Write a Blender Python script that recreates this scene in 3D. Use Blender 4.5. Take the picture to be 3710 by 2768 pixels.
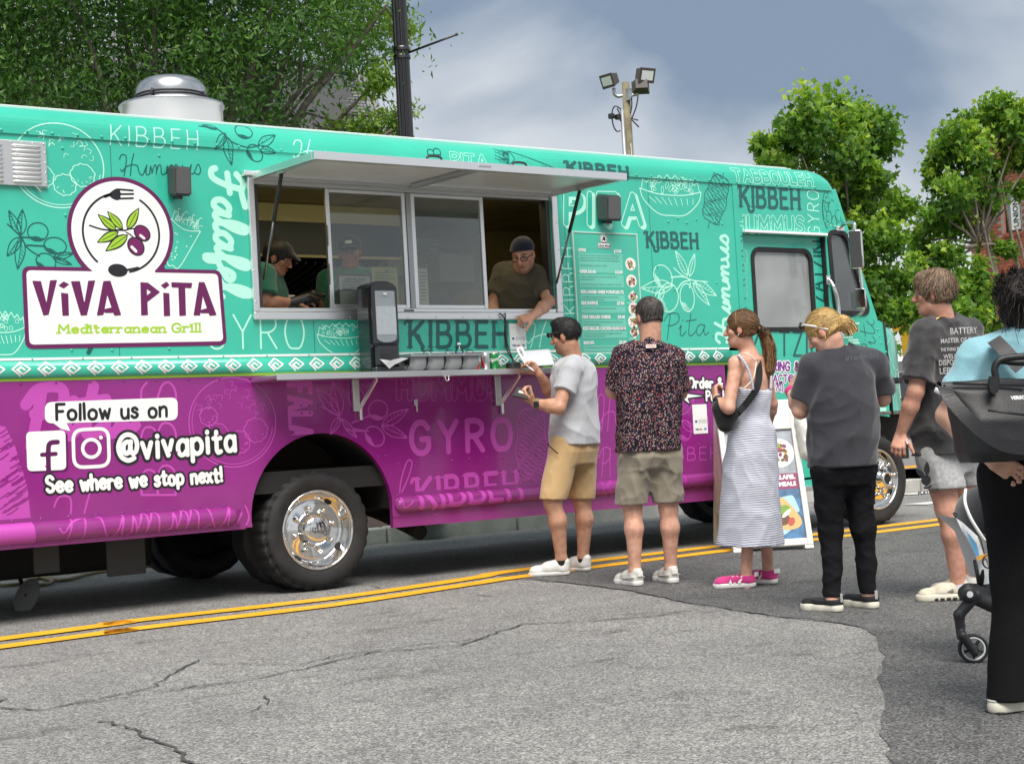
import bpy, bmesh, math, random
import numpy as np
from mathutils import Vector, Matrix

# ------------------------------------------------------------------ clear
for o in list(bpy.data.objects):
    bpy.data.objects.remove(o)
SC = bpy.context.scene
COL = SC.collection
rng = np.random.default_rng(7)
random.seed(7)

# ------------------------------------------------------------------ camera
IW, IH, FPX = 3710, 2768, 5544.1
CAM = np.array([-4.7938, -8.9615, 0.9317])
YAW, PITCH, ROLL = 0.6201, 0.0366, -0.0555
SLOPE = 0.0313            # the road falls away from its crown towards the viewer
_f = np.array([math.sin(YAW)*math.cos(PITCH), math.cos(YAW)*math.cos(PITCH), math.sin(PITCH)])
_r0 = np.array([math.cos(YAW), -math.sin(YAW), 0.0]); _u0 = np.cross(_r0, _f)
_r = math.cos(ROLL)*_r0 + math.sin(ROLL)*_u0
_u = -math.sin(ROLL)*_r0 + math.cos(ROLL)*_u0
cd = bpy.data.cameras.new('camera')
cd.sensor_fit = 'HORIZONTAL'; cd.sensor_width = 36.0; cd.lens = 36.0*FPX/IW
cd.clip_start = 0.1; cd.clip_end = 2000
cam = bpy.data.objects.new('camera', cd); COL.objects.link(cam)
cam.matrix_world = Matrix(((_r[0], _u[0], -_f[0], CAM[0]), (_r[1], _u[1], -_f[1], CAM[1]),
                           (_r[2], _u[2], -_f[2], CAM[2]), (0, 0, 0, 1)))
SC.camera = cam
def ray(u, v): return _f + _r*(u-IW/2)/FPX - _u*(v-IH/2)/FPX
def T(u, v, y=0.0):                       # measured point on a plane parallel to the truck's side
    d = ray(u, v); return CAM + d*((y-CAM[1])/d[1])
def G(u, v):                              # measured point on the road
    d = ray(u, v); g = CAM + d*(-CAM[2]/d[2])
    if g[1] < 0: g = CAM + d*((SLOPE*CAM[1]-CAM[2])/(d[2]-SLOPE*d[1]))
    return g
def A(u, v, dist): return CAM + ray(u, v)*dist
def gz(y): return SLOPE*y if y < 0 else 0.0
FR = {1: (0, 300, 1.502), 2: (850, 500, 1.6523), 3: (1900, 500, 1.5814), 4: (0, 1300, 1.502), 5: (900, 1300, 1.8355),
      6: (1850, 1100, 1.5018), 7: (2400, 1100, 1.3767)}
def N(k, x, y): return (FR[k][0]+x/FR[k][2], FR[k][1]+y/FR[k][2])
def TK(k, x, y, d=0.0):
    p = T(*N(k, x, y), d); return (p[0], p[2])

# ------------------------------------------------------------------ world
SUN_EL, SUN_AZ = math.radians(56), math.radians(205)   # azimuth measured from +Y towards +X
w = bpy.data.worlds.new('World'); SC.world = w; w.use_nodes = True
nt = w.node_tree; nt.nodes.clear()
def wn(t, **k):
    n = nt.nodes.new(t)
    for a, b in k.items(): setattr(n, a, b)
    return n
sky = wn('ShaderNodeTexSky', sky_type='NISHITA', sun_disc=False, sun_elevation=SUN_EL, sun_rotation=SUN_AZ,
         air_density=1.0, dust_density=1.2, ozone_density=1.4)
tc = wn('ShaderNodeTexCoord'); mp = wn('ShaderNodeMapping'); mp.inputs['Scale'].default_value = (1.0, 1.0, 1.5)
mp.inputs['Location'].default_value = (5.7, -1.4, 0.1)
nz = wn('ShaderNodeTexNoise'); nz.inputs['Scale'].default_value = 3.0; nz.inputs['Detail'].default_value = 6; nz.inputs['Roughness'].default_value = 0.46
nz.inputs['Distortion'].default_value = 0.3
nt.links.new(tc.outputs['Generated'], mp.inputs['Vector']); nt.links.new(mp.outputs['Vector'], nz.inputs['Vector'])
cr = wn('ShaderNodeValToRGB')                    # bright cloud low down, a blue-grey storm deck higher up
e = cr.color_ramp.elements
e[0].position = 0.30; e[0].color = (5.5, 5.7, 5.9, 1); e[1].position = 0.78; e[1].color = (1.75, 2.3, 3.1, 1)
x = e.new(0.50); x.color = (4.3, 4.65, 5.1, 1)
sx = wn('ShaderNodeSeparateXYZ'); nt.links.new(tc.outputs['Generated'], sx.inputs[0])
ma = wn('ShaderNodeMath', operation='MULTIPLY_ADD'); ma.inputs[1].default_value = 2.1; ma.inputs[2].default_value = -0.23; nt.links.new(sx.outputs['Z'], ma.inputs[0])
mi_ = wn('ShaderNodeMath', operation='MINIMUM'); mi_.inputs[1].default_value = 0.45; nt.links.new(ma.outputs[0], mi_.inputs[0])
mb_ = wn('ShaderNodeMath', operation='MULTIPLY_ADD'); mb_.inputs[1].default_value = 2.3; mb_.inputs[2].default_value = -0.98; nt.links.new(nz.outputs['Fac'], mb_.inputs[0])
ad = wn('ShaderNodeMath', operation='ADD'); nt.links.new(mi_.outputs[0], ad.inputs[0]); nt.links.new(mb_.outputs[0], ad.inputs[1])
nt.links.new(ad.outputs[0], cr.inputs['Fac'])
nz2 = wn('ShaderNodeTexNoise'); nz2.inputs['Scale'].default_value = 1.7; nz2.inputs['Detail'].default_value = 5
mp2 = wn('ShaderNodeMapping'); mp2.inputs['Scale'].default_value = (1, 1, 2.0); mp2.inputs['Location'].default_value = (3.1, 1.7, 0.4)
nt.links.new(tc.outputs['Generated'], mp2.inputs['Vector']); nt.links.new(mp2.outputs['Vector'], nz2.inputs['Vector'])
mr = wn('ShaderNodeMapRange'); mr.inputs['From Min'].default_value = 0.45; mr.inputs['From Max'].default_value = 0.75
mr.inputs['To Min'].default_value = 1.0; mr.inputs['To Max'].default_value = 0.85
nt.links.new(nz2.outputs['Fac'], mr.inputs['Value'])
mx = wn('ShaderNodeMix', data_type='RGBA')
nt.links.new(mr.outputs['Result'], mx.inputs['Factor']); nt.links.new(sky.outputs['Color'], mx.inputs['A']); nt.links.new(cr.outputs['Color'], mx.inputs['B'])
bg = wn('ShaderNodeBackground'); bg.inputs['Strength'].default_value = 0.10
wo = wn('ShaderNodeOutputWorld')
nt.links.new(mx.outputs['Result'], bg.inputs['Color']); nt.links.new(bg.outputs['Background'], wo.inputs['Surface'])

# ------------------------------------------------------------------ sun
sd = bpy.data.lights.new('sun', 'SUN'); sd.energy = 3.7; sd.angle = math.radians(40); sd.color = (1.0, 0.95, 0.87)
sun = bpy.data.objects.new('sun', sd); COL.objects.link(sun)
_sd = Vector((math.sin(SUN_AZ)*math.cos(SUN_EL), math.cos(SUN_AZ)*math.cos(SUN_EL), math.sin(SUN_EL)))
sun.rotation_euler = (-_sd).to_track_quat('-Z', 'Y').to_euler(); sun.location = (0, 0, 30)
SC.view_settings.view_transform = 'Standard'; SC.view_settings.look = 'None'
SC.view_settings.exposure = 0.5; SC.view_settings.gamma = 1.0
SC.render.engine = 'CYCLES'

# ------------------------------------------------------------------ materials
def lin(h):
    if isinstance(h, str):
        h = h.lstrip('#'); c = [int(h[i:i+2], 16)/255 for i in (0, 2, 4)]
        return tuple(x/12.92 if x <= 0.04045 else ((x+0.055)/1.055)**2.4 for x in c)
    return tuple(h)
MATS = {}
def mat(name, col, rough=0.6, metal=0.0, spec=0.5, var=0.0, vscale=8.0, bump=0.0, bscale=60.0, coat=0.0, rvar=0.0, col2=None, emit=0.0, sheen=0.0, alpha=1.0, sss=0.0):
    if name in MATS: return MATS[name]
    m = bpy.data.materials.new(name); m.use_nodes = True; t = m.node_tree; n = t.nodes
    b = n['Principled BSDF']; c = lin(col)
    b.inputs['Base Color'].default_value = (*c, 1); b.inputs['Roughness'].default_value = rough
    b.inputs['Metallic'].default_value = metal; b.inputs['Specular IOR Level'].default_value = spec
    b.inputs['Coat Weight'].default_value = coat; b.inputs['Coat Roughness'].default_value = 0.06
    b.inputs['Sheen Weight'].default_value = sheen
    if sss: b.inputs['Subsurface Weight'].default_value = sss; b.inputs['Subsurface Radius'].default_value = (0.012, 0.005, 0.003); b.inputs['Subsurface Scale'].default_value = 1.0
    if emit: b.inputs['Emission Color'].default_value = (*c, 1); b.inputs['Emission Strength'].default_value = emit
    if var or bump or rvar or col2:
        tcn = n.new('ShaderNodeTexCoord')
    if var or col2 or rvar:
        nn = n.new('ShaderNodeTexNoise'); nn.inputs['Scale'].default_value = vscale; nn.inputs['Detail'].default_value = 6; nn.inputs['Roughness'].default_value = 0.6
        t.links.new(tcn.outputs['Object'], nn.inputs['Vector'])
        if var or col2:
            r = n.new('ShaderNodeValToRGB'); c2 = lin(col2) if col2 else tuple(min(1, x*(1+var)) for x in c)
            c1 = c if col2 else tuple(x*(1-var) for x in c)
            r.color_ramp.elements[0].position = 0.36; r.color_ramp.elements[1].position = 0.64
            r.color_ramp.elements[0].color = (*c1, 1); r.color_ramp.elements[1].color = (*c2, 1)
            t.links.new(nn.outputs['Fac'], r.inputs['Fac']); t.links.new(r.outputs['Color'], b.inputs['Base Color'])
        if rvar:
            q = n.new('ShaderNodeMapRange'); q.inputs['From Min'].default_value = 0.3; q.inputs['From Max'].default_value = 0.7
            q.inputs['To Min'].default_value = max(0, rough-rvar); q.inputs['To Max'].default_value = rough+rvar
            t.links.new(nn.outputs['Fac'], q.inputs['Value']); t.links.new(q.outputs['Result'], b.inputs['Roughness'])
    if bump:
        n2 = n.new('ShaderNodeTexNoise'); n2.inputs['Scale'].default_value = bscale; n2.inputs['Detail'].default_value = 4
        t.links.new(tcn.outputs['Object'], n2.inputs['Vector'])
        bp = n.new('ShaderNodeBump'); bp.inputs['Strength'].default_value = 1.0; bp.inputs['Distance'].default_value = bump
        t.links.new(n2.outputs['Fac'], bp.inputs['Height']); t.links.new(bp.outputs['Normal'], b.inputs['Normal'])
    MATS[name] = m; return m
def glass(name, tint=(0.9, 0.95, 0.93), ior=1.5, rough=0.0, dirt_haze=0.0):
    if name in MATS: return MATS[name]
    m = bpy.data.materials.new(name); m.use_nodes = True; t = m.node_tree; n = t.nodes; n.clear()
    o = n.new('ShaderNodeOutputMaterial'); tr = n.new('ShaderNodeBsdfTransparent'); tr.inputs['Color'].default_value = (*tint, 1)
    gl = n.new('ShaderNodeBsdfGlossy'); gl.inputs['Roughness'].default_value = rough; gl.inputs['Color'].default_value = (0.95, 0.97, 1, 1)
    fr = n.new('ShaderNodeFresnel'); fr.inputs['IOR'].default_value = ior
    mi = n.new('ShaderNodeMixShader'); t.links.new(fr.outputs['Fac'], mi.inputs['Fac'])
    t.links.new(tr.outputs[0], mi.inputs[1]); t.links.new(gl.outputs[0], mi.inputs[2]); last = mi
    if dirt_haze:
        df = n.new('ShaderNodeBsdfDiffuse'); df.inputs['Color'].default_value = (0.75, 0.78, 0.78, 1); m2 = n.new('ShaderNodeMixShader')
        nn = n.new('ShaderNodeTexNoise'); nn.inputs['Scale'].default_value = 1.1; mm = n.new('ShaderNodeMath'); mm.operation = 'MULTIPLY'; mm.inputs[1].default_value = dirt_haze
        t.links.new(nn.outputs['Fac'], mm.inputs[0]); t.links.new(mm.outputs[0], m2.inputs['Fac']); t.links.new(mi.outputs[0], m2.inputs[1]); t.links.new(df.outputs[0], m2.inputs[2]); last = m2
    t.links.new(last.outputs[0], o.inputs['Surface']); MATS[name] = m; return m

# ------------------------------------------------------------------ object helpers
WORLD = {}
def link(o, parent):
    COL.objects.link(o)
    if parent is not None:
        o.parent = parent; o.matrix_parent_inverse = WORLD[parent.name].inverted()
    WORLD[o.name] = Matrix.Identity(4)
    return o
def mesh(name, V, F, m, parent=None, smooth=False, mids=None):
    me = bpy.data.meshes.new(name)
    me.from_pydata([tuple(map(float, v)) for v in V], [], [tuple(map(int, f)) for f in F])
    return finish(name, me, m, parent, smooth, mids)
def npmesh(name, V, Q, m, parent=None, smooth=True, mids=None):
    """fast path: V (n,3), Q (m,k) with one constant k"""
    me = bpy.data.meshes.new(name); V = np.ascontiguousarray(V, dtype=np.float32); Q = np.ascontiguousarray(Q, dtype=np.int32); k = Q.shape[1]
    me.vertices.add(len(V)); me.vertices.foreach_set('co', V.ravel())
    me.loops.add(Q.size); me.loops.foreach_set('vertex_index', Q.ravel())
    me.polygons.add(len(Q)); me.polygons.foreach_set('loop_start', np.arange(0, Q.size, k, dtype=np.int32))
    me.update(calc_edges=True); me.validate()
    return finish(name, me, m, parent, smooth, mids)
def finish(name, me, m, parent, smooth, mids=None):
    for x in (m if isinstance(m, (list, tuple)) else [m]): me.materials.append(x)
    if mids is not None: me.polygons.foreach_set('material_index', np.asarray(mids, dtype=np.int32))
    if smooth: me.polygons.foreach_set('use_smooth', np.ones(len(me.polygons), dtype=bool))
    o = bpy.data.objects.new(name, me)
    return link(o, parent)
def fromb(name, bm, m, parent=None, smooth=False):
    bmesh.ops.recalc_face_normals(bm, faces=bm.faces[:])
    me = bpy.data.meshes.new(name); bm.to_mesh(me); bm.free()
    return finish(name, me, m, parent, smooth)
def thing(name, label, cat, loc=(0, 0, 0), group=None):
    o = bpy.data.objects.new(name, None); o.location = loc; o.empty_display_size = 0.2; COL.objects.link(o)
    WORLD[o.name] = Matrix.Translation(Vector(loc)); o['label'] = label; o['category'] = cat
    if group: o['group'] = group
    return o
def tag(o, label, cat, group=None):
    o['label'] = label; o['category'] = cat
    if group: o['group'] = group
    return o
def struct(o): o['kind'] = 'structure'; return o
def stuff(o): o['kind'] = 'stuff'; return o

# ---- bmesh shape adders
def bbox(bm, lo, hi, bev=0.0, seg=2, M=None):
    r = bmesh.ops.create_cube(bm, size=1.0); vs = r['verts']
    S = [hi[i]-lo[i] for i in range(3)]; C = [(hi[i]+lo[i])/2 for i in range(3)]
    for v in vs: v.co = Vector((v.co.x*S[0]+C[0], v.co.y*S[1]+C[1], v.co.z*S[2]+C[2]))
    if bev:
        es = list({e for v in vs for e in v.link_edges})
        rr = bmesh.ops.bevel(bm, geom=es, offset=min(bev, 0.49*min(S)), segments=seg, affect='EDGES', profile=0.5)
        vs = list({v for f in rr['faces'] for v in f.verts} | {v for v in vs if v.is_valid})
    if M is not None:
        for v in vs: v.co = M @ v.co
    return vs
def box(name, lo, hi, m, parent=None, bev=0.0, seg=2, M=None, smooth=False):
    bm = bmesh.new(); bbox(bm, lo, hi, bev, seg, M); return fromb(name, bm, m, parent, smooth)
def frame_of(d):
    d = Vector(d).normalized(); a = Vector((0, 0, 1)) if abs(d.z) < 0.9 else Vector((1, 0, 0))
    x = d.cross(a).normalized(); y = x.cross(d); return x, y
def btube(bm, pts, r, seg=10, caps=True):
    pts = [Vector(p) for p in pts]; n = len(pts); rs = r if isinstance(r, (list, tuple)) else [r]*n
    rings = []; x, y = frame_of(pts[1]-pts[0])
    for i, p in enumerate(pts):
        t = (pts[min(i+1, n-1)]-pts[max(i-1, 0)]).normalized()
        x = (x - t*x.dot(t)).normalized(); y = t.cross(x)
        rings.append([bm.verts.new(p + (x*math.cos(a)+y*math.sin(a))*rs[i]) for a in [2*math.pi*k/seg for k in range(seg)]])
    for a, b in zip(rings, rings[1:]):
        for k in range(seg): bm.faces.new((a[k], a[(k+1) % seg], b[(k+1) % seg], b[k]))
    if caps: bm.faces.new(rings[0][::-1]); bm.faces.new(rings[-1])
def tube(name, pts, r, m, parent=None, seg=10, smooth=True):
    bm = bmesh.new(); btube(bm, pts, r, seg); return fromb(name, bm, m, parent, smooth)
def curvepts(pts, n=8):
    P = [np.array(p, float) for p in pts]; out = []
    for i in range(len(P)-1):
        p0 = P[max(i-1, 0)]; p1 = P[i]; p2 = P[i+1]; p3 = P[min(i+2, len(P)-1)]
        for k in range(n):
            t = k/n
            out.append(0.5*((2*p1)+(-p0+p2)*t+(2*p0-5*p1+4*p2-p3)*t*t+(-p0+3*p1-3*p2+p3)*t**3))
    out.append(P[-1]); return out
def blathe(bm, prof, seg, M):
    """prof: (radius, height) list, revolved round local z, placed by M"""
    rings = []
    for r, h in prof:
        if r < 1e-6: rings.append([bm.verts.new(M @ Vector((0, 0, h)))])
        else: rings.append([bm.verts.new(M @ Vector((r*math.cos(2*math.pi*k/seg), r*math.sin(2*math.pi*k/seg), h))) for k in range(seg)])
    for a, b in zip(rings, rings[1:]):
        for k in range(seg):
            k2 = (k+1) % seg
            if len(a) == 1 and len(b) == 1: continue
            if len(a) == 1: bm.faces.new((a[0], b[k2], b[k]))
            elif len(b) == 1: bm.faces.new((a[k], a[k2], b[0]))
            else: bm.faces.new((a[k], a[k2], b[k2], b[k]))
def lathe(name, prof, m, parent=None, seg=32, M=None, smooth=True):
    bm = bmesh.new(); blathe(bm, prof, seg, M if M is not None else Matrix.Identity(4)); return fromb(name, bm, m, parent, smooth)
def basis(c, z, x=None):
    z = Vector(z).normalized()
    if x is None: x, _ = frame_of(z)
    x = Vector(x); x = (x - z*x.dot(z)).normalized(); y = z.cross(x)
    return Matrix(((x.x, y.x, z.x, c[0]), (x.y, y.y, z.y, c[1]), (x.z, y.z, z.z, c[2]), (0, 0, 0, 1)))
def panel(name, outer, holes, y0, y1, m, parent=None, fm=None):
    """flat panel in the truck-side plane from (x,z) loops, front face at y0, back at y1"""
    bm = bmesh.new(); fm = fm or (lambda a, b: (a, y0, b)); es = []
    for lp in [outer]+list(holes):
        vs = [bm.verts.new(fm(a, b)) for a, b in lp]
        es += [bm.edges.new((vs[i], vs[(i+1) % len(vs)])) for i in range(len(vs))]
    bmesh.ops.triangle_fill(bm, use_beauty=True, use_dissolve=False, edges=es)
    bmesh.ops.recalc_face_normals(bm, faces=bm.faces[:])
    g = bmesh.ops.extrude_face_region(bm, geom=bm.faces[:])
    for v in g['geom']:
        if isinstance(v, bmesh.types.BMVert): v.co.y += (y1-y0)
    return fromb(name, bm, m, parent)
def rrect(x0, x1, z0, z1, r, n=6):
    out = []
    for cx, cz, a0 in ((x1-r, z1-r, 0), (x0+r, z1-r, 90), (x0+r, z0+r, 180), (x1-r, z0+r, 270)):
        for k in range(n+1):
            a = math.radians(a0+90*k/n); out.append((cx+r*math.cos(a), cz+r*math.sin(a)))
    return out
def rquad(P, r, n=5):
    """round the corners of a polygon"""
    out = []; L = len(P)
    for i in range(L):
        p = np.array(P[i], float); a = np.array(P[i-1], float)-p; b = np.array(P[(i+1) % L], float)-p
        a *= r/np.linalg.norm(a); b *= r/np.linalg.norm(b)
        for k in range(n+1):
            t = k/n; out.append(tuple((1-t)**2*(p+a)+2*t*(1-t)*p+t*t*(p+b)))
    return out
def extrude_x(name, prof, x0, x1, m, parent=None, smooth=False, close=True, xs=None):
    """prof: (y,z) outline swept along x"""
    xs = xs or [x0, x1]; V = []; F = []; n = len(prof)
    for x in xs: V += [(x, y, z) for y, z in prof]
    for i in range(len(xs)-1):
        for k in range(n if close else n-1):
            a = i*n+k; b = i*n+(k+1) % n; F.append((a, b, b+n, a+n))
    if close: F.append(tuple(range(n))[::-1]); F.append(tuple(range((len(xs)-1)*n, len(xs)*n)))
    return mesh(name, V, F, m, parent, smooth)

# ================================================================== flat print: a field of strokes cut to clean shapes
GLY = {
'A': (.70, "0,0 .35,1 .7,0;.12,.35 .58,.35"), 'B': (.58, "0,0 0,1;~0,1 .35,1 .5,.87 .48,.65 .3,.53 0,.53;~0,.53 .35,.53 .58,.4 .58,.15 .4,0 0,0"),
'C': (.62, "~.62,.82 .45,1 .2,.97 .03,.7 .03,.3 .2,.03 .45,0 .62,.18"), 'D': (.6, "0,0 0,1;~0,1 .3,1 .6,.8 .6,.2 .3,0 0,0"),
'E': (.5, "0,0 0,1;0,1 .5,1;0,.53 .42,.53;0,0 .5,0"), 'F': (.5, "0,0 0,1;0,1 .5,1;0,.53 .4,.53"),
'G': (.64, "~.62,.82 .45,1 .2,.97 .03,.7 .03,.3 .2,.03 .45,0 .62,.15 .64,.42;.64,.45 .38,.45"), 'H': (.6, "0,0 0,1;.6,0 .6,1;0,.52 .6,.52"),
'I': (.0, "0,0 0,1"), 'K': (.6, "0,0 0,1;.58,1 0,.42;.17,.58 .6,0"), 'L': (.48, "0,1 0,0;0,0 .48,0"), 'M': (.8, "0,0 .05,1 .4,.35 .75,1 .8,0"),
'N': (.6, "0,0 0,1 .6,0 .6,1"), 'O': (.7, "~.35,1 .12,.92 0,.6 .02,.3 .15,.04 .35,0 .55,.04 .68,.3 .7,.6 .58,.92 .35,1"),
'P': (.55, "0,0 0,1;~0,1 .35,1 .55,.88 .55,.65 .35,.5 0,.48"), 'R': (.58, "0,0 0,1;~0,1 .35,1 .55,.88 .55,.65 .35,.5 0,.48;.25,.48 .58,0"),
'S': (.57, "~.55,.85 .4,1 .18,1 .04,.85 .06,.65 .28,.52 .5,.4 .57,.2 .42,.02 .18,0 .02,.15"), 'T': (.65, "0,1 .65,1;.325,1 .325,0"),
'U': (.6, "~0,1 0,.35 .1,.06 .3,0 .5,.06 .6,.35 .6,1"), 'V': (.64, "0,1 .32,0 .64,1"), 'W': (.85, "0,1 .2,0 .42,.8 .64,0 .85,1"),
'Y': (.64, "0,1 .32,.5 .64,1;.32,.5 .32,0"), 'Z': (.6, "0,1 .58,1 0,0 .6,0"), ' ': (.3, ""),
'a': (.5, "~.48,.5 .3,.63 .1,.55 .02,.3 .12,.04 .3,.02 .48,.2;.5,.62 .5,0"), 'd': (.5, "~.48,.5 .3,.63 .1,.55 .02,.3 .12,.04 .3,.02 .48,.2;.5,1 .5,0"),
'e': (.5, "~.04,.34 .5,.36 .46,.56 .28,.64 .08,.52 .02,.3 .12,.06 .3,0 .5,.1"), 'f': (.4, "~.42,.95 .28,1 .16,.85 .15,0;0,.62 .36,.62"),
'h': (.46, "0,1 0,0;~0,.4 .15,.6 .32,.64 .45,.5 .46,0"), 'i': (.1, ".05,.62 .05,0;.05,.86 .05,.89"), 'l': (.05, ".02,1 .02,0"),
'm': (.66, "0,.62 0,0;~0,.45 .12,.62 .27,.6 .33,.4 .33,0;~.33,.45 .45,.62 .6,.6 .66,.4 .66,0"), 'n': (.46, "0,.62 0,0;~0,.4 .15,.6 .32,.64 .45,.5 .46,0"),
'o': (.52, "~.26,.64 .07,.54 .0,.32 .07,.08 .26,0 .45,.08 .52,.32 .45,.54 .26,.64"), 'p': (.5, "0,.62 0,-.3;~0,.48 .18,.63 .38,.6 .5,.38 .44,.1 .26,.0 .1,.06 0,.2"),
'r': (.34, "0,.62 0,0;~0,.35 .1,.56 .22,.63 .34,.58"), 's': (.4, "~.4,.52 .25,.64 .08,.58 .08,.42 .3,.3 .4,.17 .28,.01 .1,.0 0,.1"),
't': (.36, ".15,.9 .15,.12;~.15,.12 .22,0 .36,.04;0,.62 .36,.62"), 'u': (.46, "~0,.62 0,.25 .1,.03 .25,0 .4,.08 .46,.3;.46,.62 .46,0"),
'v': (.44, "0,.62 .22,0 .44,.62"), 'w': (.66, "0,.62 .16,0 .33,.5 .5,0 .66,.62"), 'x': (.42, "0,.62 .42,0;.42,.62 0,0"), 'y': (.46, "0,.62 .24,.05;.46,.62 .15,-.3"),
'!': (.1, ".05,1 .05,.3;.05,.04 .05,.02"), '@': (.92, "~.6,.62 .45,.7 .28,.6 .24,.38 .34,.22 .5,.26 .6,.45;~.62,.7 .58,.4 .68,.2 .85,.28 .92,.55 .82,.85 .5,1 .18,.88 0,.5 .12,.1 .45,-.08 .75,0"),
'&': (.62, "~.62,.05 .15,.7 .2,.95 .38,.95 .4,.75 .05,.3 .1,.03 .35,0 .6,.4"), '(': (.25, "~.25,1.1 .05,.8 0,.45 .05,.1 .25,-.2"), ')': (.25, "~0,1.1 .2,.8 .25,.45 .2,.1 0,-.2"),
'4': (.55, ".4,0 .4,1 0,.3 .55,.3"), '7': (.5, "0,1 .5,1 .15,0"), '0': (.5, "~.25,1 .05,.85 0,.5 .05,.15 .25,0 .45,.15 .5,.5 .45,.85 .25,1"),
# cursive capitals and joined letters
'cH': (.75, "~0,.75 .1,.95 .28,.9 .26,.5 .15,0;~.62,1 .5,.55 .42,0;~.02,.3 .1,.2 .25,.4 .55,.5 .75,.45"), 'cu': (.5, "~0,.45 .06,.12 .2,.03 .36,.4;~.4,.48 .34,.12 .4,.02 .52,.1"),
'cm': (.72, "~0,.1 .06,.42 .1,.1;~.1,.1 .22,.45 .3,.4 .28,.05;~.28,.1 .4,.45 .5,.42 .5,.1 .58,.02 .72,.12"), 'cs': (.4, "~0,.08 .2,.48 .3,.2 .2,.0 .05,.06"),
'cP': (.6, "~.25,1 .2,.5 .12,-.15;~0,.7 .2,1 .55,1 .6,.7 .35,.5 .15,.5"), 'ci': (.3, "~0,.3 .1,.48 .06,.1 .14,.02 .3,.2;.16,.7 .18,.72"), 'ct': (.4, "~.2,1 .12,.4 .12,.05 .25,.03 .4,.2;0,.66 .42,.72"),
'ca': (.5, "~.36,.42 .2,.5 .04,.3 .06,.06 .2,.03 .36,.36;~.38,.48 .34,.15 .4,.02 .55,.14"), 'cF': (.7, "~.1,.8 .3,1 .5,.93 .85,1.02;~.45,.95 .36,.4 .22,.02 .05,0 0,.12;.1,.5 .55,.55"),
'cl': (.28, "~0,.1 .2,.6 .26,.95 .15,1 .06,.6 .08,.1 .18,.02 .3,.12"), 'cf': (.36, "~0,.1 .25,.6 .32,.95 .2,1 .12,.6 .08,-.3 .18,-.28 .2,.02 .36,.12"), 'ce': (.36, "~0,.15 .22,.3 .24,.46 .12,.5 .03,.25 .1,.03 .22,.02 .38,.14"),
}
def smoothline(P, n=7): return [tuple(q) for q in curvepts(P, n)]
def glyph(ch):
    adv, s = GLY[ch]; out = []
    for st in s.split(';'):
        if not st: continue
        sm = st[0] == '~'; P = [tuple(float(q) for q in t.split(',')) for t in st.lstrip('~').split()]
        out.append(smoothline(P) if sm else P)
    return adv, out
def layout(text, sp=0.2, cursive=False, slant=0.0, jig=0.0):
    x = 0.0; out = []; k = 0
    seq = [('c'+c if cursive and 'c'+c in GLY else c) for c in text]
    for c in seq:
        adv, st = glyph(c); dy = jig*math.sin(k*2.3+1); dr = jig*0.8*math.sin(k*3.7)
        for s in st: out.append([(x+px+slant*py+dr*py, py+dy) for px, py in s])
        x += adv+(0 if cursive and len(c) > 1 else sp); k += 1
    W = x-(0 if cursive else sp)
    return out, W
def textstrokes(text, BL, BR, TL, sp=0.2, **k):
    """strokes of a word laid on baseline BL->BR with cap height TL (plane coordinates)"""
    st, W = layout(text, sp, **k); BL, BR, TL = map(np.array, (BL, BR, TL)); ex = (BR-BL)/W; ey = TL-BL
    return [[tuple(BL+ex*px+ey*py) for px, py in s] for s in st]
def seg_d(px, pz, a, b):
    ax, az = a; bx, bz = b; dx, dz = bx-ax, bz-az; L = dx*dx+dz*dz+1e-12
    t = np.clip(((px-ax)*dx+(pz-az)*dz)/L, 0, 1); return np.hypot(px-ax-t*dx, pz-az-t*dz)
def poly_sd(px, pz, P):
    d = np.full(px.shape, 9.0); ins = np.zeros(px.shape, bool); n = len(P)
    for i in range(n):
        a = P[i]; b = P[(i+1) % n]; d = np.minimum(d, seg_d(px, pz, a, b))
        c = (a[1] > pz) != (b[1] > pz)
        if abs(b[1]-a[1]) > 1e-12: ins ^= c & (px < (b[0]-a[0])*(pz-a[1])/(b[1]-a[1])+a[0])
    return np.where(ins, -d, d)
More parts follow.
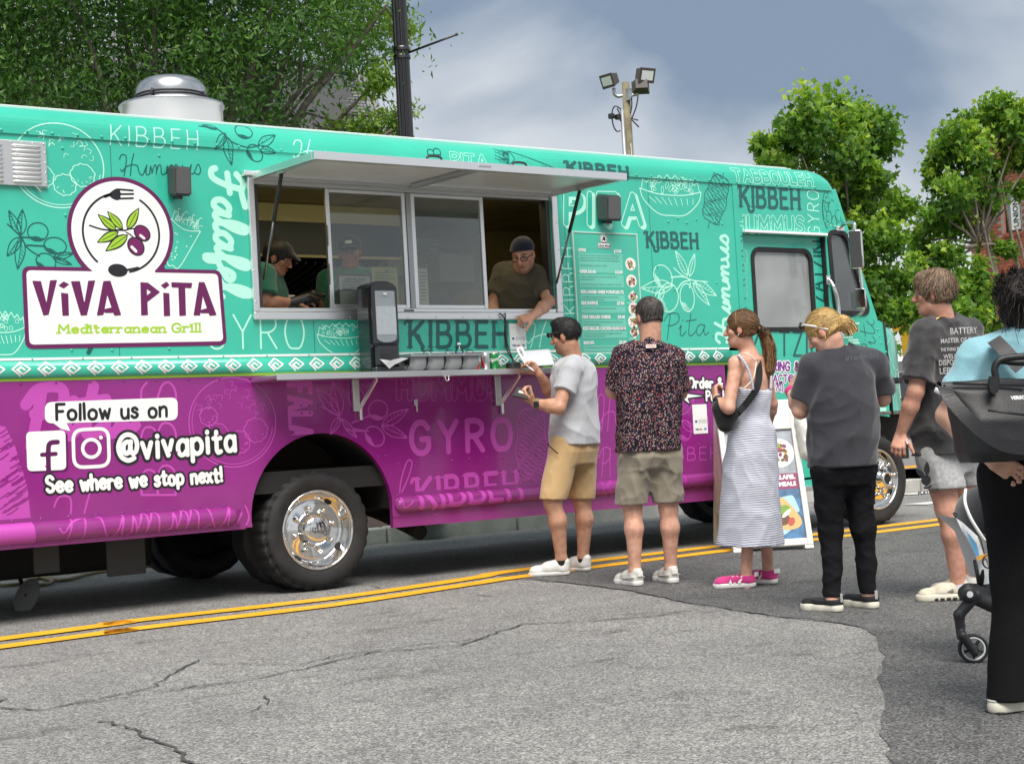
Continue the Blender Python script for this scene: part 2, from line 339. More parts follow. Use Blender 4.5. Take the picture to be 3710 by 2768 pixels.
class Print:
    """prims: ('s',pts,halfwidth) stroke, ('p',pts) filled polygon, ('r',pts,halfwidth) closed outline; cut: prims taken away"""
    def __init__(s, prims, cut=(), grow=0.0, inner=None, clip=None, h=0.004):
        s.h = h; allp = [q for pr in prims for q in pr[1]]; m = max([pr[2] if len(pr) > 2 else 0 for pr in prims])+grow+3*h
        xs = [q[0] for q in allp]; zs = [q[1] for q in allp]
        s.x0 = min(xs)-m; s.z0 = min(zs)-m; nx = int((max(xs)+m-s.x0)/h)+2; nz_ = int((max(zs)+m-s.z0)/h)+2
        s.F = np.full((nz_, nx), 0.5); s.paint(prims, s.F, grow)
        if inner is not None:      # ring lettering: take the shrunken shape away
            s.F = np.maximum(s.F, -(s.F+inner))
        if cut:
            C = np.full(s.F.shape, 0.5); s.paint(cut, C, 0.0); s.F = np.maximum(s.F, -C)
        if clip is not None:
            X, Zz = s.grid(0, nx, 0, nz_); s.F = np.maximum(s.F, poly_sd(X, Zz, clip))
    def grid(s, i0, i1, j0, j1):
        return np.meshgrid(s.x0+np.arange(i0, i1)*s.h, s.z0+np.arange(j0, j1)*s.h)
    def sub(s, pts, m):
        xs = [p[0] for p in pts]; zs = [p[1] for p in pts]; nz_, nx = s.F.shape
        i0 = max(0, int((min(xs)-m-s.x0)/s.h)); i1 = min(nx, int((max(xs)+m-s.x0)/s.h)+2); j0 = max(0, int((min(zs)-m-s.z0)/s.h)); j1 = min(nz_, int((max(zs)+m-s.z0)/s.h)+2)
        return i0, i1, j0, j1
    def paint(s, prims, F, grow):
        for pr in prims:
            if pr[0] in 'sr':
                P = list(pr[1])+([pr[1][0]] if pr[0] == 'r' else []); wd = pr[2]+grow
                if len(P) == 1: P = P*2
                for a, b in zip(P, P[1:]):
                    i0, i1, j0, j1 = s.sub([a, b], wd+3*s.h)
                    if i1 <= i0 or j1 <= j0: continue
                    X, Zz = s.grid(i0, i1, j0, j1); F[j0:j1, i0:i1] = np.minimum(F[j0:j1, i0:i1], seg_d(X, Zz, a, b)-wd)
            else:
                i0, i1, j0, j1 = s.sub(pr[1], grow+3*s.h)
                if i1 <= i0 or j1 <= j0: continue
                X, Zz = s.grid(i0, i1, j0, j1); F[j0:j1, i0:i1] = np.minimum(F[j0:j1, i0:i1], poly_sd(X, Zz, pr[1])-grow)
    def faces(s):
        F = s.F; h = s.h; I = F < 0; nz_, nx = F.shape
        c = I[:-1, :-1]*1+I[:-1, 1:]*2+I[1:, 1:]*4+I[1:, :-1]*8
        V = []; Q = []; nv = 0
        full = c == 15
        d = np.diff(np.pad(full.astype(np.int8), ((0, 0), (1, 1))), axis=1)
        js, a = np.nonzero(d == 1); _, b = np.nonzero(d == -1)
        if len(js):
            # split long runs so curved surfaces and shading stay clean
            X0 = s.x0+a*h; X1 = s.x0+b*h; Z0 = s.z0+js*h
            v = np.stack([np.stack([X0, Z0], 1), np.stack([X1, Z0], 1), np.stack([X1, Z0+h], 1), np.stack([X0, Z0+h], 1)], 1)
            V.append(v.reshape(-1, 2)); Q += [tuple(range(nv+4*i, nv+4*i+4)) for i in range(len(js))]; nv += 4*len(js)
        co = [(0, 0), (1, 0), (1, 1), (0, 1)]
        for case in range(1, 15):
            jj, ii = np.nonzero(c == case)
            if not len(jj): continue
            lst = []
            for k in range(4):
                k2 = (k+1) % 4; ina = case >> k & 1; inb = case >> k2 & 1; (ax, az), (bx, bz) = co[k], co[k2]
                if ina: lst.append(np.stack([s.x0+(ii+ax)*h, s.z0+(jj+az)*h], 1))
                if ina != inb:
                    fa = F[jj+az, ii+ax]; fb = F[jj+bz, ii+bx]; t = fa/(fa-fb)
                    lst.append(np.stack([s.x0+(ii+ax+t*(bx-ax))*h, s.z0+(jj+az+t*(bz-az))*h], 1))
            k = len(lst); v = np.stack(lst, 1).reshape(-1, 2); V.append(v)
            Q += [tuple(range(nv+k*i, nv+k*i+k)) for i in range(len(jj))]; nv += k*len(jj)
        return (np.concatenate(V) if V else np.zeros((0, 2))), Q
    def build(s, name, m, parent, off, surf=None, fm=None):
        V, Q = s.faces()
        if not len(Q): return None
        if fm is None:
            y = np.array([surf(a, b) for a, b in V]) if surf else 0.0
            P = np.stack([V[:, 0], y-off+0*V[:, 0], V[:, 1]], 1)
        else: P = np.array([fm(a, b, off) for a, b in V])
        return mesh(name, P, Q, m, parent)
def ell(cx, cz, rx, rz, ang=0, n=28, a0=0, a1=360):
    c, s_ = math.cos(math.radians(ang)), math.sin(math.radians(ang)); out = []
    for k in range(n+(0 if a1-a0 >= 360 else 1)):
        t = math.radians(a0+(a1-a0)*k/n); x = rx*math.cos(t); z = rz*math.sin(t); out.append((cx+x*c-z*s_, cz+x*s_+z*c))
    return out
def leafpts(p0, p1, wd, n=8):
    p0 = np.array(p0); p1 = np.array(p1); d = p1-p0; nn = np.array([-d[1], d[0]])*wd
    a = [tuple(p0+d*t+nn*math.sin(math.pi*t**0.8)) for t in np.linspace(0, 1, n)]; b = [tuple(p0+d*t-nn*math.sin(math.pi*t**0.8)) for t in np.linspace(1, 0, n)]
    return a+b[1:-1]
def art_leaf(p0, p1, wd, lw):
    p0 = np.array(p0); p1 = np.array(p1); d = p1-p0; nn = np.array([-d[1], d[0]])*wd*0.8
    o = [('r', leafpts(p0, p1, wd), lw), ('s', [tuple(p0), tuple(p0+d*0.92)], lw*0.7)]
    for t in np.linspace(0.2, 0.85, 6):
        o.append(('s', [tuple(p0+d*t), tuple(p0+d*(t+0.1)+nn*math.sin(math.pi*t))], lw*0.55))
    return o
def art_olive(c, rx, rz, ang, lw):
    o = [('r', ell(*c, rx, rz, ang), lw)]
    for k in range(4): o.append(('s', ell(*c, rx*(0.86-0.1*k), rz*(0.86-0.1*k), ang, 10, 200+8*k, 290-10*k), lw*0.6))
    return o
def art_plate(c, rx, rz, lw, seed=1):
    r_ = np.random.default_rng(seed); o = [('r', ell(*c, rx, rz, 0, 48), lw), ('s', ell(*c, rx*0.93, rz*0.93, 0, 40, 150, 350), lw*0.7)]
    for fx, fz, fr in ((-.38, -.28, .27), (.12, -.45, .25), (.52, -.2, .27), (-.55, .15, .2)):
        q = [(c[0]+rx*(fx+fr*math.cos(t)*(1+.07*math.sin(9*t))), c[1]+rz*(fz+fr*math.sin(t)*(1+.07*math.cos(11*t)))) for t in np.linspace(0, 6.28, 30)]
        o.append(('r', q, lw*0.8))
        for k in range(5):
            a = r_.uniform(3.3, 6.1); o.append(('s', [(c[0]+rx*(fx+fr*.55*math.cos(a)), c[1]+rz*(fz+fr*.55*math.sin(a))), (c[0]+rx*(fx+fr*.8*math.cos(a+.2)), c[1]+rz*(fz+fr*.8*math.sin(a+.2)))], lw*.5))
    for k in range(26):
        a, r0 = r_.uniform(0.2, 2.9), r_.uniform(.35, .85); x, z = c[0]+rx*r0*math.cos(a), c[1]+rz*r0*math.sin(a); b = r_.uniform(0, 3)
        o.append(('s', smoothline([(x, z), (x+.09*rx*math.cos(b), z+.09*rz*math.sin(b)), (x+.14*rx*math.cos(b+.9), z+.14*rz*math.sin(b+.9))], 3), lw*0.55))
    return o
def art_bowl(x0, x1, zt, zb, lw, seed=2):
    r_ = np.random.default_rng(seed); cx = (x0+x1)/2; hw = (x1-x0)/2; h = zt-zb
    o = [('s', smoothline([(x0, zt), (x0+.12*hw, zt-.45*h), (cx-.45*hw, zb+.06*h), (cx, zb), (cx+.45*hw, zb+.06*h), (x1-.12*hw, zt-.45*h), (x1, zt)]), lw),
         ('s', smoothline([(x0, zt), (cx-.5*hw, zt-.16*h), (cx, zt-.2*h), (cx+.5*hw, zt-.16*h), (x1, zt)]), lw)]
    for k in range(8):
        t = -0.8+1.6*k/7; o.append(('s', [(cx+t*hw*.9, zt-.3*h), (cx+t*hw*.75+.1*hw, zt-.62*h+.12*h*abs(t))], lw*.7))
    P = [(x0+.06*hw, zt+.02*h)]
    for k in range(15):
        t = k/14; P.append((x0+.1*hw+t*(1.8*hw), zt+h*(.28+.22*math.sin(math.pi*t))+h*.09*(-1)**k))
    P.append((x1-.06*hw, zt+.02*h)); o.append(('s', P, lw*.8))
    for k in range(22):
        x = r_.uniform(x0+.2*hw, x1-.25*hw); z = r_.uniform(zt-.08*h, zt+.38*h)
        o.append(('r', ell(x, z, .1*hw, .07*h, r_.uniform(0, 180), 7), lw*.55))
    return o
def art_kebab(p0, p1, wd, lw, seed=3, n=13):
    r_ = np.random.default_rng(seed); p0 = np.array(p0); p1 = np.array(p1); d = p1-p0; L = np.hypot(*d); d = d/L; nn = np.array([-d[1], d[0]])
    o = [('s', [tuple(p0-d*.16*L), tuple(p0)], lw), ('s', [tuple(p1), tuple(p1+d*.1*L)], lw)]
    side = [tuple(p0+d*L*t+nn*wd*(.55+.5*math.sin(math.pi*t)**.6+.06*math.sin(17*t))) for t in np.linspace(0, 1, 20)]
    sid2 = [tuple(p0+d*L*t-nn*wd*(.55+.5*math.sin(math.pi*t)**.6+.06*math.sin(15*t+1))) for t in np.linspace(1, 0, 20)]
    o.append(('r', side+sid2, lw))
    for t in np.linspace(.08, .94, n):
        a = p0+d*L*t; q = [tuple(a+nn*wd*s_*.95+d*L*(.03*math.sin(5*s_+t*20)+.05*s_)) for s_ in np.linspace(-1, 1, 7)]; o.append(('s', smoothline(q, 3), lw*.8))
        for k in range(4):
            s_ = r_.uniform(-.8, .6); b = a+nn*wd*s_+d*L*.02; o.append(('s', [tuple(b), tuple(b+nn*wd*.25+d*L*.03)], lw*.5))
    return o
def art_wrap(pt, pb, wd, lw, seed=4):
    r_ = np.random.default_rng(seed); pt = np.array(pt); pb = np.array(pb); d = pb-pt; L = np.hypot(*d); d = d/L; nn = np.array([-d[1], d[0]])
    o = [('s', smoothline([tuple(pt+nn*wd), tuple(pb+nn*wd*.42), tuple(pb+d*.05*L), tuple(pb-nn*wd*.42), tuple(pt-nn*wd)]), lw), ('s', smoothline([tuple(pt+nn*wd), tuple(pt+d*L*.12), tuple(pt-nn*wd)]), lw)]
    for k in range(14):
        t = r_.uniform(.2, .95); s_ = r_.uniform(-.6, .6)*(1-.5*t); a = pt+d*L*t+nn*wd*s_; o.append(('r', ell(*a, wd*.06, wd*.04, r_.uniform(0, 180), 6), lw*.5))
    for k in range(12):
        s_ = -1+2*k/11; a = pt+nn*wd*s_*.9; q = a-d*L*(.22+.1*math.sin(k*2.1)); o.append(('s', smoothline([tuple(a), tuple((a+q)/2+nn*wd*.12*math.sin(k)), tuple(q), tuple(q+nn*wd*.15)], 4), lw*.7))
    for k in range(10):
        a = pt+nn*wd*r_.uniform(-.8, .8)-d*L*r_.uniform(.02, .2); o.append(('r', ell(*a, wd*.13, wd*.09, r_.uniform(0, 180), 8), lw*.5))
    return o
def btext(name, s, m, parent, fm, size=1.0, bold=0.0, align='LEFT', extr=0.0):
    """print set in the built-in face; fm maps (x,y) of the text plane to the world"""
    c = bpy.data.curves.new(name, 'FONT'); c.body = s; c.size = size; c.offset = bold; c.align_x = align; c.resolution_u = 2; c.fill_mode = 'FRONT'
    o = bpy.data.objects.new(name, c); COL.objects.link(o); dg = bpy.context.evaluated_depsgraph_get(); me = bpy.data.meshes.new_from_object(o.evaluated_get(dg))
    bpy.data.objects.remove(o); bpy.data.curves.remove(c)
    for v in me.vertices: v.co = Vector([float(q) for q in fm(v.co.x, v.co.y)])
    me.materials.clear()
    return finish(name, me, m, parent, False)

# ================================================================== ground and road
def vmath(t, op, a, b=None):
    n = t.nodes.new('ShaderNodeMath'); n.operation = op
    for i, x in enumerate((a, b)):
        if x is None: continue
        if isinstance(x, (int, float)): n.inputs[i].default_value = x
        else: t.links.new(x, n.inputs[i])
    return n.outputs[0]
def asphalt(name, dark, light, speck):
    m = bpy.data.materials.new(name); m.use_nodes = True; t = m.node_tree; n = t.nodes; b = n['Principled BSDF']
    tcn = n.new('ShaderNodeTexCoord')
    def noise(sc, det=3, ro=.6):
        q = n.new('ShaderNodeTexNoise'); q.inputs['Scale'].default_value = sc; q.inputs['Detail'].default_value = det; q.inputs['Roughness'].default_value = ro
        t.links.new(tcn.outputs['Object'], q.inputs['Vector']); return q.outputs['Fac']
    vo = n.new('ShaderNodeTexVoronoi'); vo.inputs['Scale'].default_value = 125; t.links.new(tcn.outputs['Object'], vo.inputs['Vector'])
    r1 = n.new('ShaderNodeValToRGB'); e = r1.color_ramp.elements; e[0].position = .30; e[0].color = (*dark, 1); e[1].position = .70; e[1].color = (*light, 1)
    x = e.new(.9); x.color = (*speck, 1)
    sep = n.new('ShaderNodeSeparateColor'); t.links.new(vo.outputs['Color'], sep.inputs['Color'])
    mix = vmath(t, 'ADD', vmath(t, 'MULTIPLY', sep.outputs['Red'], .5), vmath(t, 'MULTIPLY', noise(230, 2), .55)); t.links.new(mix, r1.inputs['Fac'])
    big = noise(.7, 5); mid = noise(4.5, 5, .65)
    mul = n.new('ShaderNodeMix'); mul.data_type = 'RGBA'; mul.blend_type = 'MULTIPLY'; mul.inputs['Factor'].default_value = 1
    r2 = n.new('ShaderNodeValToRGB'); e = r2.color_ramp.elements; e[0].position = .33; e[0].color = (.72, .72, .73, 1); e[1].position = .66; e[1].color = (1.12, 1.1, 1.07, 1)
    t.links.new(vmath(t, 'ADD', vmath(t, 'MULTIPLY', big, .6), vmath(t, 'MULTIPLY', mid, .4)), r2.inputs['Fac'])
    t.links.new(r1.outputs['Color'], mul.inputs['A']); t.links.new(r2.outputs['Color'], mul.inputs['B'])
    # oily drips and scuffs
    mp3 = n.new('ShaderNodeMapping'); mp3.inputs['Scale'].default_value = (1.2, 3.0, 1); t.links.new(tcn.outputs['Object'], mp3.inputs['Vector'])
    q = n.new('ShaderNodeTexNoise'); q.inputs['Scale'].default_value = 1.6; q.inputs['Detail'].default_value = 7; q.inputs['Roughness'].default_value = .68; t.links.new(mp3.outputs['Vector'], q.inputs['Vector'])
    r3 = n.new('ShaderNodeValToRGB'); e = r3.color_ramp.elements; e[0].position = .57; e[0].color = (1, 1, 1, 1); e[1].position = .70; e[1].color = (.55, .54, .53, 1)
    t.links.new(q.outputs['Fac'], r3.inputs['Fac']); mu2 = n.new('ShaderNodeMix'); mu2.data_type = 'RGBA'; mu2.blend_type = 'MULTIPLY'; mu2.inputs['Factor'].default_value = 1
    t.links.new(mul.outputs['Result'], mu2.inputs['A']); t.links.new(r3.outputs['Color'], mu2.inputs['B']); t.links.new(mu2.outputs['Result'], b.inputs['Base Color'])
    b.inputs['Roughness'].default_value = .82; b.inputs['Specular IOR Level'].default_value = .3
    bp = n.new('ShaderNodeBump'); bp.inputs['Distance'].default_value = .008; bp.inputs['Strength'].default_value = .8; t.links.new(mix, bp.inputs['Height']); t.links.new(bp.outputs['Normal'], b.inputs['Normal'])
    return m
M_ASPH = asphalt('asphalt_worn', (.12, .12, .118), (.35, .346, .338), (.68, .67, .65))
M_ASPH2 = asphalt('asphalt_patch', (.052, .052, .054), (.18, .18, .18), (.40, .40, .40))
def slab(name, X0, X1, ys, dz, m, xs=None):
    V = []; F = []
    for x in (X0, X1):
        for y in ys: V.append((x, y, gz(y)+dz))
    n = len(ys)
    for k in range(n-1): F.append((k, n+k, n+k+1, k+1))
    return mesh(name, V, F, m)
struct(slab('ground', -300, 300, [-120, -40, 0, 40, 400], -0.02, mat('ground_far', (.10, .10, .10), .9, var=.15)))
struct(slab('road', -60, 60, [-30, -9, -6, -3, -1, 0, 3.62, 3.7], 0.0, M_ASPH))
# newer, darker patch in which the queue stands
pe = [G(*q) for q in [(1900, 2097), (2100, 2116), (2300, 2142), (2500, 2185), (2800, 2232), (3000, 2252), (3110, 2272), (3180, 2312), (3196, 2400), (3190, 2480), (3206, 2560), (3200, 2660), (3240, 2768)]]
pe = [np.array((1.24, -.10, 0))]+pe+[np.array((-1.4, -6.3, 0)), np.array((-2.6, -8.2, 0))]
V = []; F = []
for i in range(len(pe)-1):
    for k in range(4):
        p = pe[i]+(pe[i+1]-pe[i])*k/4+np.array([rng.normal(0, .012), rng.normal(0, .012), 0]); n0 = len(V)
        for q in (p[0], p[0]+.6, p[0]+3, 14): V.append((q, p[1], gz(p[1])+.004))
n0 = len(V)//4
for i in range(n0-1):
    for k in range(3): F.append((4*i+k, 4*i+k+1, 4*i+k+5, 4*i+k+4))
struct(mesh('road_patch', V, F, M_ASPH2))
# cracks: sunken tar-dark slivers
def ribbon(name, pts, wd, dz, m, parent=None, jit=0.0, seed=0):
    r_ = np.random.default_rng(seed); V = []; F = []
    P = [np.array(p[:2], float) for p in pts]
    for i, p in enumerate(P):
        d = P[min(i+1, len(P)-1)]-P[max(i-1, 0)]; d = d/np.linalg.norm(d); nn = np.array([-d[1], d[0]]); ww = wd*(1+jit*r_.uniform(-1, 1)) if jit else wd
        for s_ in (-.5, .5):
            q = p+nn*ww*s_; V.append((q[0], q[1], gz(q[1])+dz))
    for i in range(len(P)-1): F.append((2*i, 2*i+1, 2*i+3, 2*i+2))
    return mesh(name, V, F, m, parent)
M_TAR = mat('crack_tar', (.06, .06, .058), .95)
def crack(px, wd, seed):
    r_ = np.random.default_rng(seed); P = [G(*q) for q in px]; out = []
    for a, b in zip(P, P[1:]):
        n = max(2, int(np.linalg.norm(b-a)/.05))
        for k in range(n): out.append(a+(b-a)*k/n+np.array([*r_.normal(0, .011, 2), 0]))
    out.append(P[-1]); return struct(ribbon('road_crack', out, wd*.62, .006, M_TAR, None, .6, seed))
crack([(0, 2567), (150, 2575), (320, 2540), (540, 2495), (630, 2440), (700, 2400), (720, 2392)], .017, 1)
crack([(610, 2500), (900, 2465), (1000, 2445), (1180, 2405), (1350, 2365), (1480, 2355), (1650, 2345), (1720, 2320), (1900, 2262), (2200, 2248), (2620, 2212)], .017, 2)
crack([(720, 2405), (1080, 2410), (1230, 2375), (1500, 2340), (1700, 2318)], .012, 3)
crack([(360, 2615), (460, 2630), (560, 2680), (650, 2730), (700, 2768)], .018, 4)
crack([(960, 2520), (970, 2550), (900, 2580)], .012, 5)
crack([(1900, 2300), (2200, 2285), (2420, 2300)], .008, 6)
crack([(1280, 2115), (1430, 2140), (1480, 2155), (1700, 2150), (1790, 2165)], .010, 7)
crack([(0, 2545), (30, 2530)], .015, 8)
crack([(1905, 2099), (2100, 2117), (2300, 2143), (2500, 2187), (2800, 2234), (3000, 2254), (3110, 2273)], .018, 9)
# painted double line
def paint_mat(name, c, wear=.62):
    m = mat(name, c, .6, var=.1, vscale=5); t = m.node_tree; n = t.nodes; b = n['Principled BSDF']
    tcn = n.new('ShaderNodeTexCoord'); q = n.new('ShaderNodeTexNoise'); q.inputs['Scale'].default_value = 26; q.inputs['Detail'].default_value = 8; q.inputs['Roughness'].default_value = .75
    t.links.new(tcn.outputs['Object'], q.inputs['Vector']); src = b.inputs['Base Color'].links[0].from_socket
    r3 = n.new('ShaderNodeValToRGB'); r3.color_ramp.elements[0].position = wear; r3.color_ramp.elements[1].position = wear+.05
    t.links.new(q.outputs['Fac'], r3.inputs['Fac']); mm = n.new('ShaderNodeMix'); mm.data_type = 'RGBA'
    t.links.new(r3.outputs['Color'], mm.inputs['Factor']); t.links.new(src, mm.inputs['A']); mm.inputs['B'].default_value = (.10, .095, .085, 1); t.links.new(mm.outputs['Result'], b.inputs['Base Color'])
    return m
M_YEL = paint_mat('yellow_road_paint', (.84, .41, .018))
def pline(pxs, off, name):
    P = [G(*q) for q in pxs]; P = [np.array((P[0][0]-6, P[0][1]-.35+0, 0))]+P
    return [np.array((p[0], p[1]+off)) for p in curvepts(P, 6)]
up = [(0, 2318), (400, 2262), (1000, 2194), (1281, 2160), (1717, 2096), (1880, 2068)]
lo = [(0, 2347), (400, 2292), (1000, 2220), (1281, 2184), (1717, 2117), (1900, 2090)]
for i, (pxs, tail) in enumerate(((up, [(3.5, -.10), (6, -.07), (9, -.05), (30, .1)]), (lo, [(3.0, -.40), (6, -.37), (9, -.35), (30, -.2)]))):
    P = [G(*q)[:2] for q in pxs]; P = [np.array((P[0][0]-8, P[0][1]-.5))]+P+[np.array(q) for q in tail]
    o = ribbon('yellow_line', curvepts(P, 8), .14, .008, M_YEL, None, .05, i); struct(o)
M_WHT = paint_mat('white_road_paint', (.62, .62, .60), .66)
P0, P1, P2 = G(3282, 1812), G(3420, 1790), G(3420, 1822); P3 = G(3290, 1824)
struct(ribbon('crosswalk_bar', [(7.9, 1.7), (12.5, 1.4)], .32, .008, M_WHT)); struct(ribbon('crosswalk_bar', [(9.5, 3.2), (14, 2.9)], .3, .008, M_WHT))
struct(ribbon('brick_crossing', [(11.2, 4.0), (13.4, 2.0), (15.0, -1.0)], 1.6, .006, mat('brick_red_paving', (.42, .16, .13), .8, var=.2, vscale=20)))
# kerb behind the truck with its joints, planting bed and pavement
M_CONC = mat('kerb_concrete', (.42, .41, .39), .85, var=.12, vscale=6, bump=.004, bscale=40)
kx = np.arange(-14, 30, 1.52); kl = lambda x: 3.72-.06*(x-3)*.3
for i, x in enumerate(kx[:-1]):
    o = box('kerb_stone', (x+.006, kl(x), -.02), (x+1.514, kl(x)+.16, .15+.004*math.sin(i*3)), M_CONC, None, .018); struct(o)
M_MULCH = mat('mulch', (.055, .035, .024), .95, var=.5, vscale=30, bump=.03, bscale=25)
struct(mesh('planting_bed', [(-20, 3.9, .13), (7.6, 3.9, .13), (7.6, 6.0, .2), (-20, 6.0, .2)], [(0, 1, 2, 3)], M_MULCH))
struct(mesh('pavement', [(-40, 6.0, .16), (40, 6.0, .16), (40, 9.5, .16), (-40, 9.5, .16)], [(0, 1, 2, 3)], mat('pavement_concrete', (.45, .44, .42), .85, var=.1, vscale=3)))
struct(mesh('lawn', [(-60, 9.5, .15), (60, 9.5, .15), (60, 60, .2), (-60, 60, .2)], [(0, 1, 2, 3)], mat('grass_green', (.07, .13, .03), .9, var=.4, vscale=4)))

# ================================================================== food truck
M_TEAL = mat('teal_wrap', (.038, .455, .33), .26, coat=.35, var=.05, vscale=1.6, bump=.0035, bscale=3.5)
M_PURP = mat('purple_wrap', (.245, .009, .195), .24, coat=.4, var=.07, vscale=1.7, bump=.0035, bscale=3.5)
t = M_PURP.node_tree; b = t.nodes['Principled BSDF']; src = b.inputs['Base Color'].links[0].from_socket; tcn = t.nodes.new('ShaderNodeTexCoord'); sx = t.nodes.new('ShaderNodeSeparateXYZ'); nn = t.nodes.new('ShaderNodeTexNoise'); nn.inputs['Scale'].default_value = 7; nn.inputs['Detail'].default_value = 8
t.links.new(tcn.outputs['Object'], sx.inputs[0]); t.links.new(tcn.outputs['Object'], nn.inputs['Vector']); mm = t.nodes.new('ShaderNodeMix'); mm.data_type = 'RGBA'; mm.inputs['B'].default_value = (.30, .25, .22, 1)      # road dust on the skirts
q = t.nodes.new('ShaderNodeMapRange'); q.inputs['From Min'].default_value = .85; q.inputs['From Max'].default_value = .36; q.inputs['To Max'].default_value = .22; t.links.new(sx.outputs['Z'], q.inputs['Value']); t.links.new(vmath(t, 'MULTIPLY', q.outputs['Result'], nn.outputs['Fac']), mm.inputs['Factor']); t.links.new(src, mm.inputs['A']); t.links.new(mm.outputs['Result'], b.inputs['Base Color'])
M_AQUA = mat('pale_aqua_print', (.42, .82, .68), .3)
M_DGRN = mat('dark_green_print', (.006, .10, .088), .3)
M_DGRY = mat('slate_green_print', (.018, .105, .10), .3)
M_LPUR = mat('light_purple_print', (.47, .065, .40), .3)
M_WHITE = mat('white_print', (.80, .81, .80), .3)
M_BLACK = mat('black_print', (.012, .012, .014), .35)
M_PLUM = mat('plum_print', (.125, .008, .085), .3)
M_LIME = mat('lime_print', (.33, .56, .03), .3)
M_ALU = mat('aluminium', (.82, .83, .83), .38, metal=1)
M_ALUD = mat('aluminium_dull', (.60, .61, .61), .45, metal=1)
M_STEEL = mat('stainless', (.74, .75, .75), .33, metal=1)
M_CHROME = mat('chrome', (.74, .73, .71), .10, metal=1)
M_BLK = mat('black_plastic', (.018, .018, .02), .45, bump=.0008, bscale=300)
M_RUB = mat('rubber', (.016, .016, .017), .75, var=.3, vscale=12, bump=.001, bscale=160)
M_UNDER = mat('underbody', (.012, .012, .012), .8)
M_GLASS = glass('window_glass', (.88, .9, .86), 1.6, dirt_haze=.05)
M_CABGL = glass('cab_glass', (.72, .76, .74), 1.9, dirt_haze=.16)
M_DOORGL = glass('door_glass', (.72, .74, .72), 2.0, dirt_haze=.62)  # pale diffuse film stands in for the bright reflection on the door glass

truck = thing('food_truck', 'teal and purple step van food truck with serving window and raised awning', 'food truck', (0, 1.2, 0))
XR, XP = -3.4, 3.905
WX0, WX1, WZ0, WZ1 = -.372, 2.03, 1.832, 2.705
def rail_prof(z, z0, z1, d):
    t = (z-(z0+z1)/2)/((z1-z0)/2); return -d*math.sqrt(max(0, 1-t*t)) if abs(t) < 1 else 0.0
def surf(x, z):
    if z > 2.887:
        q = max(0.0, z-2.93)/.14; return -.012+.13*(1-math.sqrt(max(0, 1-min(q, 1)**2)))
    if 1.44 < z < 1.54: return rail_prof(z, 1.44, 1.54, .036)-.002
    if x < -.58 and .478 < z < .596: return rail_prof(z, .478, .596, .05)-.004
    if .56 < x < 3.66 and .468 < z < .575: return rail_prof(z, .468, .575, .05)-.004
    return 0.0
# upper side
up_p = panel('side_panel', [(XR, 1.535), (XP, 1.535), (XP, 2.90), (XR, 2.90)], [[(WX0, WZ0), (WX1, WZ0), (WX1, WZ1), (WX0, WZ1)]], 0, .05, M_TEAL, truck)
# rounded roof edge and roof
prof = [(-.012+.13*(1-math.sqrt(max(0, 1-min(max(0, z-2.93)/.14, 1)**2))), z) for z in (2.886, 2.93, 2.955, 2.98, 3.005, 3.03, 3.05, 3.062, 3.068, 3.07)]
prof2 = prof+[(.6, 3.085), (1.2, 3.09), (1.8, 3.085)]+[(2.4-y, z) for y, z in prof[::-1]]
roof_front = 4.86
rf = extrude_x('roof', prof2+[(2.35, 2.89), (.05, 2.89)], XR, roof_front, M_TEAL, truck)
extrude_x('drip_rail', [(.105, 3.062), (.10, 3.078), (.14, 3.082), (.145, 3.07)], XR, 4.7, mat('white_edge', (.8, .82, .82), .4), truck)
box('roof_skin', (XR+.02, .16, 3.08), (4.7, 2.24, 3.096), mat('white_edge', (.8, .82, .82), .4), truck)
# roof nose: the roof rounds down to the windscreen
V = []; F = []
st = [(4.86, 1.0), (4.93, .985), (4.99, .95), (5.04, .89), (5.075, .80), (5.095, .70)]
for x, s_ in st:
    V += [(x, y+(0 if s_ > .9 else (.9-s_)*.1*(1 if y < 1.2 else -1)), 2.886+(z-2.886)*max(0, (s_-.7)/.3)**.8 if z > 2.886 else z) for y, z in prof2]
n = len(prof2)
for i in range(len(st)-1):
    for k in range(n-1): a = i*n+k; F.append((a, a+1, a+1+n, a+n))
mesh('roof_nose', V, F, M_TEAL, truck, True)
# belt moulding and coloured lines
belt = extrude_x('belt_moulding', [(.03, 1.44)]+[(surf(0, z)+.0, z) for z in np.linspace(1.4405, 1.5395, 13)]+[(.03, 1.54)], XR, 3.76, M_TEAL, truck, True)
extrude_x('white_stripe', [(-.0035, 1.545), (-.0035, 1.560), (.01, 1.560), (.01, 1.545)], XR, 3.76, M_WHITE, truck)
extrude_x('lime_stripe', [(-.004, 1.424), (-.004, 1.441), (.01, 1.441), (.01, 1.424)], XR, 3.76, M_LIME, truck)
